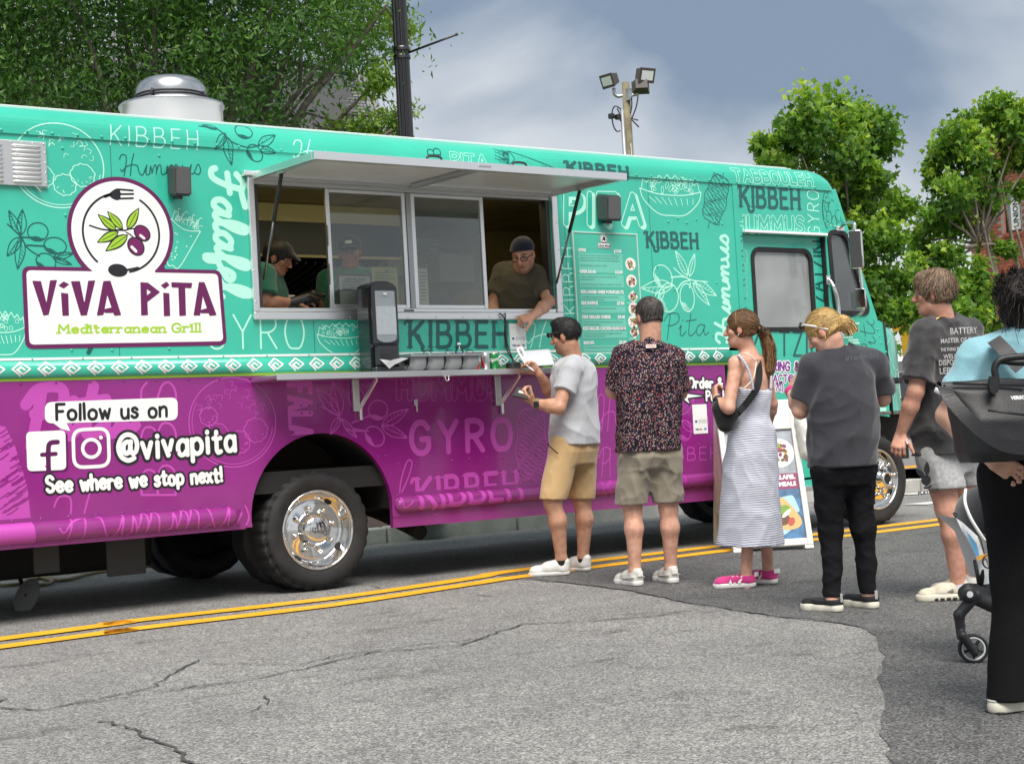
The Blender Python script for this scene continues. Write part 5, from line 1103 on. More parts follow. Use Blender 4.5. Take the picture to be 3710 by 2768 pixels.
for a, b_, kd, sd_ in ((.88, .25, 'wrap', 1), (.88, .395, 'bowl', 2), (.89, .53, 'sq', 3), (.89, .635, 'bowl', 4), (.87, .745, 'wrap', 5), (.88, .835, 'sq', 6), (.9, .945, 'sq', 7)):
    c_ = MF(a, b_); foodpic(lambda x, z, off, c_=c_: (c_[0]+x, c_[1]-off-.001, c_[2]+z), .052, kd, menu, sd_)
lg = MF(.47, .065); L2 = lambda x, z, off: (lg[0]+x, lg[1]-off-.001, lg[2]+z)
Print([('p', ell(0, .022, .036, .036)), ('p', rrect(-.06, .06, -.052, -.008, .008))], h=.003).build('menu_badge', M_WHITE, menu, 0, fm=L2)
Print([('r', ell(0, .022, .03, .03), .0018), ('r', rrect(-.057, .057, -.049, -.011, .006), .0018), ('p', ell(.004, .022, .012, .016, 20)), ('s', [(-.015, .01), (.01, .035)], .003)], h=.0025).build('menu_badge_line', M_BLACK, menu, .0008, fm=L2)
btext('menu_badge_text', 'VIVA PITA', M_BLACK, menu, lambda x, y: (lg[0]-.05+x, lg[1]-.0025, lg[2]-.042+y), .024, .001)
def cash_sign(x0, x1, z0, z1, y, lab):
    t = thing('cashless_notice', lab, 'sign', ((x0+x1)/2, y, z0), 'cashless notices taped to the truck')
    box('card', (x0, y-.003, z0), (x1, y-.0005, z1), M_WHITE, t)
    W_ = x1-x0; H_ = z1-z0; f = lambda a, b, off=0: (x0+a*W_, y-.0035-off, z1-b*H_)
    for s_, b_, sz in (('We are now', .23, .15), ('CASHLESS', .40, .15)):
        o = btext('card_text', s_, mat('pale_grey_text', (.35, .35, .36), .5), t, lambda x, z: f(.5, b_)[:1]+(y-.0036, f(.5, b_)[2]+z), sz*W_*1.05, 0, 'CENTER')
    for i, (a, mm) in enumerate(((.2, mat('card_blue', (.03, .08, .3), .4)), (.45, mat('icon_grey', (.25, .25, .26), .5)), (.66, mat('icon_grey', (.25, .25, .26), .5)), (.85, mat('icon_grey', (.25, .25, .26), .5)))):
        q = [f(a-.07, .62, .0004), f(a+.07, .62, .0004), f(a+.07, .54, .0004), f(a-.07, .54, .0004)]
        if i == 0: mesh('card_icon', q, [(0, 1, 2, 3)], mm, t)
        else: Print([('r', rrect(-.06*W_, .06*W_, -.045*H_, .045*H_, .02*W_), .006*W_*2)], h=.02*W_).build('card_icon', mm, t, 0, fm=lambda u, v, off, a=a: (x0+a*W_+u, y-.0038, z1-.58*H_+v))
    btext('card_text', 'VISA', mat('card_blue', (.03, .08, .3), .4), t, lambda x, z: (x0+.12*W_+x, y-.0036, z0+.12*H_+z), .14*W_, .001)
    for a, mm in ((.48, M_FOOD[2]), (.56, M_FOOD[1])): Print([('p', ell(0, 0, .05*W_, .05*W_))], h=.01*W_).build('card_icon', mm, t, 0, fm=lambda u, v, off, a=a: (x0+a*W_+u, y-.0038-.0003*a, z0+.15*H_+v))
    q = [f(.74, .88, .0004), f(.9, .88, .0004), f(.9, .81, .0004), f(.74, .81, .0004)]; mesh('card_icon', q, [(0, 1, 2, 3)], mat('card_lblue', (.05, .22, .5), .4), t)
    return t
cash_sign(1.605, 1.75, 1.568, 1.757, -.001, 'white cashless notice on the truck below the serving window sill')
cash_sign(3.325, 3.475, .885, 1.115, -.001, 'white cashless notice on purple panel beside the folding sign')

# ================================================================== background: trees, house, poles, building, cars
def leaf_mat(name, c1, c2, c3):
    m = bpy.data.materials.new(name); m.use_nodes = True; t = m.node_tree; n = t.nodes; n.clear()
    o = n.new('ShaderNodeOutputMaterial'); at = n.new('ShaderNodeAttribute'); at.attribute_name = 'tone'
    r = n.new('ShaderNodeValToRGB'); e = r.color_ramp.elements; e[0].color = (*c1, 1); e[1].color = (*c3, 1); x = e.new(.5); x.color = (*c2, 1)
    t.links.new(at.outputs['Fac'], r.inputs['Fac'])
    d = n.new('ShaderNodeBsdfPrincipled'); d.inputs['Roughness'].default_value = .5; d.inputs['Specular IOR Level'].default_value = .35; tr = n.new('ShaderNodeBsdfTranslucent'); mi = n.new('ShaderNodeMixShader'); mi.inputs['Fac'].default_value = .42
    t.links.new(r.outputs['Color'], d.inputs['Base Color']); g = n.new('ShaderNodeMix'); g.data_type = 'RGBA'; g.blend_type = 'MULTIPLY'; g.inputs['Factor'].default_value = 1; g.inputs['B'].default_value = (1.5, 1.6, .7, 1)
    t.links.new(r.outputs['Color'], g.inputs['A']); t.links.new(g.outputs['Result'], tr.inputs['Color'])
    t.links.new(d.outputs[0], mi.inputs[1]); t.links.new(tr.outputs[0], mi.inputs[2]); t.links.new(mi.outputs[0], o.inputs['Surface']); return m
def leaves(name, C, Tn, size, asp, m, parent, droop=.3, seed=0, lobes=False):
    """one folded blade per centre C (n,3) with tone Tn (n)"""
    r_ = np.random.default_rng(seed); n = len(C); d = r_.normal(size=(n, 3)); d[:, 2] -= droop; d /= np.linalg.norm(d, axis=1)[:, None]
    a = r_.normal(size=(n, 3)); s = np.cross(d, a); s /= np.linalg.norm(s, axis=1)[:, None]; nn = np.cross(s, d)
    L = size*r_.uniform(.65, 1.25, n)[:, None]; Wd = L*asp
    if not lobes:
        P = [C, C+d*L*.5+s*Wd+nn*L*.12, C+d*L, C+d*L*.5-s*Wd+nn*L*.12]; V = np.stack(P, 1).reshape(-1, 3); i = np.arange(n)*4
        Q = np.concatenate([np.stack([i, i+1, i+2], 1), np.stack([i, i+2, i+3], 1)]); k = 4
    else:
        P = [C, C+d*L*.35+s*Wd*1.1, C+d*L*.5+s*Wd*.45+nn*L*.1, C+d*L, C+d*L*.5-s*Wd*.45+nn*L*.1, C+d*L*.35-s*Wd*1.1]; V = np.stack(P, 1).reshape(-1, 3); i = np.arange(n)*6
        Q = np.concatenate([np.stack([i, i+1, i+2], 1), np.stack([i, i+2, i+3], 1), np.stack([i, i+3, i+4], 1), np.stack([i, i+4, i+5], 1)]); k = 6
    o = npmesh(name, V, Q, m, parent, False)
    at = o.data.attributes.new('tone', 'FLOAT', 'POINT'); at.data.foreach_set('value', np.repeat(np.clip(Tn, 0, 1), k).astype(np.float32))
    return o
M_BARK = mat('bark_grey', (.10, .085, .07), .9, var=.4, vscale=14, bump=.01, bscale=30)
def limb_pts(a, b, sag, n=6, seed=0):
    r_ = np.random.default_rng(seed); a = np.array(a); b = np.array(b); out = []
    for t in np.linspace(0, 1, n):
        p = a+(b-a)*t; p = p+r_.normal(0, .05, 3)*np.linalg.norm(b-a)*.25*math.sin(math.pi*t); p[2] += sag*math.sin(math.pi*t); out.append(p)
    return out
# ---- fine-leaved street tree over the truck's tail
lt = thing('street_tree', 'fine-leaved dark green street tree rising behind the rear of the truck', 'tree', (1.2, 5.1, .15))
base = np.array((1.2, 5.1, .15)); bm = bmesh.new(); tips = []
fork = [np.array((.95, 5.15, 2.5)), np.array((1.35, 5.3, 2.7)), np.array((1.6, 5.0, 2.4))]
btube(bm, [base, base+np.array((0, 0, .6)), base+np.array((.02, .05, 1.4)), (1.2, 5.15, 2.0)], [.22, .19, .17, .17], 12)
ends = [(120, -40, 15.6), (300, 90, 14.6), (420, -60, 15.8), (560, -80, 14.9), (640, -40, 16.2), (800, -60, 15.0), (880, 60, 16.5), (1000, -20, 14.8), (1130, 20, 15.6), (1180, 200, 15.0), (1290, 120, 16.0), (1330, 330, 15.2), (1400, 20, 15.2), (60, 180, 15.0), (-200, 50, 15.5), (-150, 250, 14.6), (220, 280, 16.4), (1090, 360, 16.4), (1420, 470, 15.0), (960, 300, 15.2)]
for i, (u, v, d) in enumerate(ends):
    e_ = A(u, v, d); f0 = fork[i % 3]; P = limb_pts((1.2+.05*(i % 3-1), 5.15, 1.85), e_, .25, 7, i)
    P[1] = (P[1]+f0)/2; btube(bm, curvepts(P, 3), list(np.linspace(.085, .012, 19)), 7); tips.append(e_)
    r_ = np.random.default_rng(50+i)
    for j in range(5 if u < 1200 else 0):
        q = P[3+j % 4]; e2 = q+r_.normal(0, .3, 3)+np.array((0, 0, .25)); btube(bm, limb_pts(q, e2, .08, 4, 90+i*7+j), [.022, .017, .012, .006], 5)
fromb('trunk', bm, M_BARK, lt, True)
M_LF1 = leaf_mat('leaf_fine', (.028, .080, .018), (.085, .19, .036), (.27, .40, .06))
r_ = np.random.default_rng(3); C = []; Tn = []
for k in range(640):
    u = r_.uniform(-500, 1500); v = r_.uniform(-420, 500); d = r_.uniform(14.2 if u < 1300 else 15.7, 17.4)
    lim = 1480 if v < 120 else (1480-(v-120)*1.0 if v < 320 else 1300)
    if u > lim-95+r_.normal(0, 30): continue
    if v > 430-max(0, 600-u)*.05 and u < 900: continue
    if (abs(u-640)/150)**2+(abs(v-330)/130)**2 < 1 and d < 16.9: continue      # open heart round the trunks
    if u > 1000 and v > 255 and r_.random() < .85: continue
    if any((abs(u-a)/w_)**2+(abs(v-b)/w_)**2 < 1 for a, b, w_ in ((330, 215, 75), (370, 85, 40), (850, 95, 34), (150, 120, 30), (1120, 330, 120), (1240, 60, 30), (560, 60, 26), (980, 200, 30))): continue
    if (abs(u-1290)/120)**2+(abs(v-395)/75)**2 < 1: continue
    c = A(u, v, d); n = int(r_.uniform(90, 230)); rad = r_.uniform(.16, .36)
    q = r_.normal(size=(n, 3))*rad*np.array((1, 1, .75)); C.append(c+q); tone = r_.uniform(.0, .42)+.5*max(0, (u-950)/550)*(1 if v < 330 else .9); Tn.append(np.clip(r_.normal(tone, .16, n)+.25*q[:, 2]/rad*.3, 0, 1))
for (u0, v0, u1, v1) in ((1180, 430, 1470, 455), (1250, 470, 1480, 400), (1300, 420, 1490, 385), (1330, 330, 1400, 250), (1320, 480, 1440, 480), (1420, 60, 1500, 110), (1180, 470, 1340, 490), (1350, 300, 1385, 262)):
    for t in np.linspace(0, 1, 14):
        c = A(u0+(u1-u0)*t, v0+(v1-v0)*t+20*math.sin(3*t), 15.2); q = r_.normal(size=(16, 3))*.06; C.append(c+q); Tn.append(r_.uniform(.55, 1, 16))
    btw = [A(u0+(u1-u0)*t, v0+(v1-v0)*t+20*math.sin(3*t), 15.2) for t in np.linspace(-.3, 1, 8)]; tube('twig', btw, list(np.linspace(.012, .003, 8)), M_BARK, lt, 5)
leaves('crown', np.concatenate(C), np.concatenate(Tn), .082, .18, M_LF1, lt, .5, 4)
# ---- broad-leaved trees ahead of the truck
M_LF2 = leaf_mat('leaf_maple', (.045, .12, .018), (.17, .32, .04), (.48, .58, .08))
def maple(label, base, clumps, trunk_ends, seed, size=.125, dens=.72, group='maple trees past the truck front', stems=1):
    t = thing('maple_tree', label, 'tree', base, group); r_ = np.random.default_rng(seed); bm = bmesh.new(); C = []; Tn = []
    b = np.array(base)
    for i, (e_, rb) in enumerate(trunk_ends): btube(bm, curvepts(limb_pts(b+np.array((r_.normal(0, .12), r_.normal(0, .12), 0)) if stems > 1 else b, e_, 0, 6, seed+i), 3), list(np.linspace(rb, .02, 16)), 8)
    for c, rad in clumps:
        nsub = int(16*dens); top = c[2]+rad*.3
        for k in range(nsub):
            w_ = r_.normal(size=3); w_ /= np.linalg.norm(w_); s = c+w_*rad*r_.uniform(.2, .92)*np.array((1, 1, .8)); n = int(r_.uniform(40, 95)); q = r_.normal(size=(n, 3))*rad*.20
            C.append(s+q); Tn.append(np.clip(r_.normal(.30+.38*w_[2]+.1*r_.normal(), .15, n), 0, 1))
        mc = np.mean([q_[0] for q_ in clumps], 0); btube(bm, limb_pts(mc-np.array((0, 0, 1.0))+(c-mc)*.1, c, .05, 5, seed+int(c[0]*10) % 99), list(np.linspace(.035, .008, 5)), 6)
    fromb('trunk', bm, mat('bark_pale', (.20, .17, .14), .9, var=.3, vscale=10), t, True)
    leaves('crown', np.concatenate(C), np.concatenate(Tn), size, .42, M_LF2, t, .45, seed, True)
D1 = 25.0
cl = [(A(u, v, D1+dd), r) for u, v, dd, r in ((2770, 530, 0, .30), (2860, 465, .5, .42), (2960, 430, -.5, .62), (3070, 400, .4, .62), (3160, 430, -.3, .5), (2820, 610, -.3, .40), (2930, 560, .8, .7), (3060, 540, -.6, .7), (3170, 520, .4, .5), (3100, 660, .6, .6), (3000, 690, -.2, .65), (3180, 650, -.4, .36), (3120, 790, .2, .55), (3230, 760, .5, .4), (3050, 830, -.5, .5), (3200, 880, -.5, .45), (3150, 1000, .2, .55), (3270, 1010, .5, .5), (3080, 1000, -.6, .5), (3190, 1120, .3, .5), (3290, 1130, -.4, .45), (3120, 1150, .6, .5), (3080, 1100, .5, .5), (2900, 700, .6, .6), (2810, 700, .4, .4))]
maple('yellow-green maple tree rising behind the truck cab', (9.4, 8.8, .15), cl, [(A(3000, 700, D1), .16), (A(2900, 560, D1), .08), (A(3120, 600, D1), .08)], 21)
D2 = 29.0
cl = [(A(u, v, D2+dd), r) for u, v, dd, r in ((3640, 390, 0, .5), (3560, 430, .4, .5), (3480, 490, -.3, .45), (3420, 560, .2, .45), (3390, 640, .4, .36), (3520, 560, -.4, .65), (3620, 520, .4, .6), (3700, 450, -.2, .5), (3450, 700, -.4, .55), (3550, 690, .3, .6), (3480, 820, .4, .6), (3390, 770, -.2, .35), (3790, 500, .2, .45), (3615, 610, .3, .26), (3705, 690, .4, .25), (3570, 770, .3, .28), (3690, 575, .3, .25), (3640, 900, .2, .22), (3440, 930, -.3, .5), (3350, 870, .4, .45), (3380, 1020, .3, .5), (3330, 960, -.3, .3))]
maple('upright maple tree with grey stems in front of the brick building', (21.0, 9.4, .15), cl, [(A(3530, 700, D2), .08), (A(3560, 800, D2), .07), (A(3680, 820, D2), .06), (A(3620, 620, D2), .07)], 22, stems=3)
cl = [(A(u, v, 24+dd), r) for u, v, dd, r in ((3430, 1130, 0, .4), (3500, 1080, .3, .45), (3560, 1160, -.3, .4), (3620, 1100, .3, .4), (3460, 1200, .3, .4), (3640, 1200, .2, .35), (3550, 1010, .5, .35), (3400, 1070, .6, .4))]
maple('low bushy dark green tree under the brick building wall', (17.5, 7.6, .15), cl, [(A(3500, 1120, 24), .07)], 23, .12)
# far hedge line closing the view
hl = []
for k in range(46): hl.append((np.array((14+k*.9+rng.normal(0, .3), 27+rng.normal(0, 1)-k*.25, rng.uniform(.8, 2.6))), rng.uniform(.9, 1.4)))
r_ = np.random.default_rng(30); C = np.concatenate([c+r_.normal(size=(150, 3))*r for c, r in hl]); C[:, 2] = np.abs(C[:, 2])
h_ = leaves('hedge', C, r_.uniform(0, .5, len(C)), .34, .4, M_LF2, None, .2, 31, True); stuff(h_); tag(h_, 'dark hedge running along the far side of the lawn', 'hedge')

# ---- house roof showing through the tree
house = thing('house', 'grey shingled house roof showing through the street tree', 'house', (5, 14, .15))
RR0, RR1, RL1, RL0 = A(1312, 272, 24), A(1418, 560, 22.6), A(-300, 640, 24.5), A(250, 60, 27.5)
M_ROOF = mat('shingle_grey', (.17, .17, .18), .9, var=.3, vscale=5, bump=.004, bscale=60)
mesh('roof', [RR0, RR1, RL1, RL0], [(0, 1, 2, 3)], mat('roof_felt', (.06, .06, .065), .9), house)
nv = np.cross(RR1-RR0, RL0-RR0); nv /= np.linalg.norm(nv); nv = nv if nv @ (CAM-RR0) > 0 else -nv
sh_v = []; sh_f = []; cnt = 0; rows_ = 26; src = None
for j in range(rows_):
    t0, t1 = j/rows_, (j+1.12)/rows_
    a0, a1 = RR0+(RR1-RR0)*t0, RR0+(RR1-RR0)*min(t1, 1); b0, b1 = RL0+(RL1-RL0)*t0, RL0+(RL1-RL0)*min(t1, 1); L = np.linalg.norm(b0-a0); ncol = int(L/.34)
    for i in range(ncol):
        s0, s1 = (i+.5*(j % 2)-.5+.02)/ncol, (i+.5*(j % 2)+.5-.02)/ncol; s0 = max(0, s0)
        lift = rng.uniform(.012, .022)
        q = [a0+(b0-a0)*s0+nv*.004, a0+(b0-a0)*s1+nv*.004, a1+(b1-a1)*s1+nv*lift, a1+(b1-a1)*s0+nv*lift]; q2 = [q[3]-nv*lift, q[2]-nv*lift]
        if i < 11 and 3 < j < 26: mesh('shingle', q+q2, [(0, 1, 2, 3), (3, 2, 5, 4)], M_ROOF, house); cnt += 1
        else:
            k = len(sh_v); sh_v += q+q2; sh_f += [(k, k+1, k+2, k+3), (k+3, k+2, k+5, k+4)]
stuff(mesh('shingles', sh_v, sh_f, M_ROOF, house)); bar('ridge_cap', RR0, RL0, .22, .04, M_ROOF, house); bar('hip_cap', RR0, RR1, .2, .04, M_ROOF, house)
far = np.array((2.5, 3.2, 0)); mesh('roof_slope', [RR0, RR1, RR1+far*1.6, RR0+far*.4], [(0, 1, 2, 3)], M_ROOF, house)
wl = [RR1+nv*-.3, RL1+nv*-.3]; mesh('wall', [(*wl[0][:2], .15), (*wl[1][:2], .15), wl[1], wl[0]], [(0, 1, 2, 3)], mat('house_siding', (.45, .45, .44), .8), house)

# ---- black fluted lamp post
lp = A(1466, 400, 15.0); lamp = thing('lamp_post', 'black fluted metal lamp post rising beside the street tree', 'lamp post', (lp[0], lp[1], .15))
V = []; F = []; K = 48; hs = [(.15, .075), (9.0, .073)]
for z, r in hs:
    for k in range(K): rr = r*(1 if k % 4 < 2 else .86); V.append((lp[0]+rr*math.cos(2*math.pi*k/K), lp[1]+rr*math.sin(2*math.pi*k/K), z))
for k in range(K): F.append((k, (k+1) % K, K+(k+1) % K, K+k))
M_PB = mat('black_pole_paint', (.012, .012, .014), .35, coat=.3); mesh('shaft', V, F, M_PB, lamp)
lathe('base', [(.2, .15), (.2, .3), (.14, .4), (.12, .7), (.09, .8)], M_PB, lamp, 16, Matrix.Translation((lp[0], lp[1], 0)))
for v in (178, 207): z = A(1466, v, 15.0)[2]; lathe('band', [(.083, z-.018), (.086, z-.012), (.086, z+.012), (.083, z+.018)], mat('band_steel', (.1, .1, .1), .3, metal=1), lamp, 24, Matrix.Translation((lp[0], lp[1], 0)))
tube('banner_arm', [A(1480, 192, 14.95), A(1655, 126, 14.7)], .012, M_PB, lamp, 8); lathe('arm_tip', [(0, -.018), (.018, 0), (0, .018)], M_PB, lamp, 10, Matrix.Translation(Vector(A(1655, 126, 14.7))))
# ---- wooden pole with floodlights
DP = 42.0; S_ = DP/FPX; pp = A(2270, 420, DP); up_ = thing('utility_pole', 'weathered wooden utility pole carrying three floodlights above the truck roof', 'utility pole', (pp[0], pp[1], .15))
pt = A(2266, 300, DP); M_WOOD = mat('weathered_wood', (.22, .19, .12), .9, var=.35, vscale=3, bump=.01, bscale=20)
tube('pole', [(pt[0], pt[1], .15), (pt[0], pt[1], 4), tuple(pt)], [.15, .13, .105], M_WOOD, up_, 14); M_GV = mat('galvanised', (.45, .47, .50), .4, metal=.7)
tube('conduit', [(pt[0]-.16, pt[1]-.05, .2), tuple(A(2253, 400, DP-.2))], .055, M_GV, up_, 8); tube('conduit', [(pt[0]+.14, pt[1]-.05, .2), tuple(A(2285, 520, DP-.2))], .02, M_GV, up_, 6)
tube('lamp_arm', curvepts([A(2224, 320, DP), A(2226, 340, DP), A(2240, 350, DP), A(2262, 345, DP)], 5), .05, M_GV, up_, 8)
tube('lamp_arm', curvepts([A(2262, 348, DP), A(2295, 345, DP), A(2314, 335, DP), A(2317, 305, DP)], 5), .05, M_GV, up_, 8)
box('junction_box', tuple(A(2271, 365, DP-.15)-np.array((.0, .1, 0))), tuple(A(2281, 322, DP-.15)+np.array((.05, .1, 0))), M_GV, up_)
M_FL = mat('floodlight_bronze', (.07, .06, .055), .5)
def flood(u, v, fwd, s):
    c = A(u, v, DP-.1); Mf = basis(c, fwd, (0, 0, 1)); bm = bmesh.new()
    P = [bm.verts.new(Mf @ Vector(q)) for q in ((-.16*s, -.2*s, -.2*s), (.16*s, -.2*s, -.2*s), (.16*s, .2*s, -.2*s), (-.16*s, .2*s, -.2*s), (-.22*s, -.28*s, .15*s), (.22*s, -.28*s, .15*s), (.22*s, .28*s, .15*s), (-.22*s, .28*s, .15*s))]
    for f in ((3, 2, 1, 0), (4, 5, 6, 7), (0, 1, 5, 4), (1, 2, 6, 5), (2, 3, 7, 6), (3, 0, 4, 7)): bm.faces.new([P[i] for i in f])
    o = fromb('floodlight', bm, M_FL, up_); box('lens_frame', (-.24*s, -.30*s, .152*s), (.24*s, .30*s, .185*s), M_FL, o, .01, 1, Mf); box('lens', (-.15*s, -.22*s, .186*s), (.15*s, .22*s, .192*s), mat('lens_glass', (.75, .78, .8), .1, spec=.8), o, 0, 1, Mf)
flood(2211, 291, (-.95, -.1, -.35), .8); flood(2334, 272, (-.1, -.95, -.35), .85); flood(2322, 312, (.55, .8, -.2), .8)
for pts in ([(2250, 397), (2232, 385), (2221, 395), (2217, 420), (2222, 455), (2234, 476), (2248, 474)], [(2236, 393), (2245, 415), (2248, 440)], [(2288, 350), (2289, 385), (2284, 412)], [(2312, 345), (2306, 385), (2290, 428)], [(2285, 432), (2315, 462)], [(2286, 430), (2312, 437)]):
    tube('cable', curvepts([A(u, v, DP-.25) for u, v in pts], 4), .02, M_PB, up_, 5)
for u, v in ((2215, 422), (2239, 425)): box('cable_plug', tuple(A(u, v, DP-.3)-.07), tuple(A(u, v, DP-.3)+.07), M_PB, up_, .02)

# ---- brick building at the right
bdg = thing('brick_building', 'red brick building with a tall window behind the right-hand maple', 'building', (30, 18, .15))
B0 = A(3505, 700, 37); B1 = A(3900, 700, 34.5); B0[2] = B1[2] = 0; dx = B1-B0; Lb = np.linalg.norm(dx); dx = dx/Lb; bn = np.array((dx[1], -dx[0], 0)); Hb = A(3640, 455, 36)[2]
fmB = lambda a, h, o=0: B0+dx*a+bn*o+np.array((0, 0, h))
M_MORT = mat('mortar', (.30, .27, .24), .9); M_BRK = mat('brick_red', (.30, .085, .05), .85, var=.35, vscale=5)
wz0, wz1 = A(3640, 845, 36)[2], A(3640, 690, 36)[2]; wa0 = (A(3608, 760, 36)-B0) @ dx; wa1 = (A(3688, 760, 35.7)-B0) @ dx
for a0, a1, h0, h1 in ((0, wa0, 0, Hb), (wa1, Lb, 0, Hb), (wa0, wa1, 0, wz0), (wa0, wa1, wz1, Hb)): mesh('wall', [fmB(a0, h0), fmB(a1, h0), fmB(a1, h1), fmB(a0, h1)], [(0, 1, 2, 3)], M_MORT, bdg)
mesh('side_wall', [fmB(0, 0), fmB(0, 0, -8), fmB(0, Hb, -8), fmB(0, Hb)], [(0, 1, 2, 3)], M_BRK, bdg)
V = []; F = []
for j in range(int(Hb/.08)):
    for i in range(int(Lb/.235)+1):
        a0 = i*.235-(.117 if j % 2 else 0); h0 = j*.08
        if a0 < 0 or a0+.22 > Lb or (a0+.22 > wa0 and a0 < wa1 and h0+.07 > wz0 and h0 < wz1): continue
        o_ = .012+rng.uniform(0, .006); q = [fmB(a0, h0, o_), fmB(a0+.222, h0, o_), fmB(a0+.222, h0+.068, o_), fmB(a0, h0+.068, o_)]; q0 = [fmB(a0, h0), fmB(a0+.222, h0), fmB(a0+.222, h0+.068), fmB(a0, h0+.068)]; k = len(V); V += q+q0
        F += [(k, k+1, k+2, k+3), (k, k+4, k+5, k+1), (k+1, k+5, k+6, k+2), (k+2, k+6, k+7, k+3), (k+3, k+7, k+4, k)]
stuff(mesh('bricks', V, F, M_BRK, bdg))
wf = mesh('window', [fmB(wa0, wz0, -.12), fmB(wa1, wz0, -.12), fmB(wa1, wz1, -.12), fmB(wa0, wz1, -.12)], [(0, 1, 2, 3)], mat('far_pane', (.35, .40, .45), .05, spec=1), bdg)
for a0, a1, h0, h1 in ((wa0, wa0+.06, wz0, wz1), (wa1-.06, wa1, wz0, wz1), (wa0+.06, wa1-.06, wz0, wz0+.06), (wa0+.06, wa1-.06, wz1-.06, wz1)):
    mesh('window_frame', [fmB(a0, h0, -.06), fmB(a1, h0, -.06), fmB(a1, h1, -.06), fmB(a0, h1, -.06)], [(0, 1, 2, 3)], M_BLK, wf)
am = (wa0+wa1)/2; mesh('window_banner', [fmB(am-.1, wz0+.05, -.09), fmB(am+.16, wz0+.05, -.09), fmB(am+.16, wz1-.2, -.09), fmB(am-.1, wz1-.2, -.09)], [(0, 1, 2, 3)], M_WHITE, wf)
btext('banner_text', 'UNION', M_BLACK, wf, lambda x, y: fmB(am+.10-y, wz0+.12+x, -.085), .2, .004)
mesh('window_sill', [fmB(wa0-.05, wz0-.08, .05), fmB(wa1+.05, wz0-.08, .05), fmB(wa1+.05, wz0, .05), fmB(wa0-.05, wz0, .05)], [(0, 1, 2, 3)], M_BRK, bdg)
mesh('cornice', [fmB(-.1, Hb, .12), fmB(Lb, Hb, .12), fmB(Lb, Hb+.25, .12), fmB(-.1, Hb+.25, .12), fmB(-.1, Hb, -.2), fmB(-.1, Hb+.25, -.2)], [(0, 1, 2, 3), (4, 0, 3, 5)], M_BRK, bdg)
bn2 = thing('street_banner', 'narrow white and green banner hanging beside the brick building', 'banner', tuple(A(3447, 1300, 33))); pb = [A(3445, 1165, 33), A(3452, 1165, 33), A(3452, 1125, 33), A(3445, 1125, 33)]
mesh('cloth', [p_ for p_ in pb]+[p_+np.array((.02, .03, 0)) for p_ in pb], [(0, 1, 2, 3), (7, 6, 5, 4), (0, 4, 5, 1), (1, 5, 6, 2), (2, 6, 7, 3), (3, 7, 4, 0)], M_WHITE, bn2); tube('post', [A(3454, 1300, 33)*np.array((1, 1, 0)), A(3454, 1110, 33)], .03, M_PB, bn2, 6)

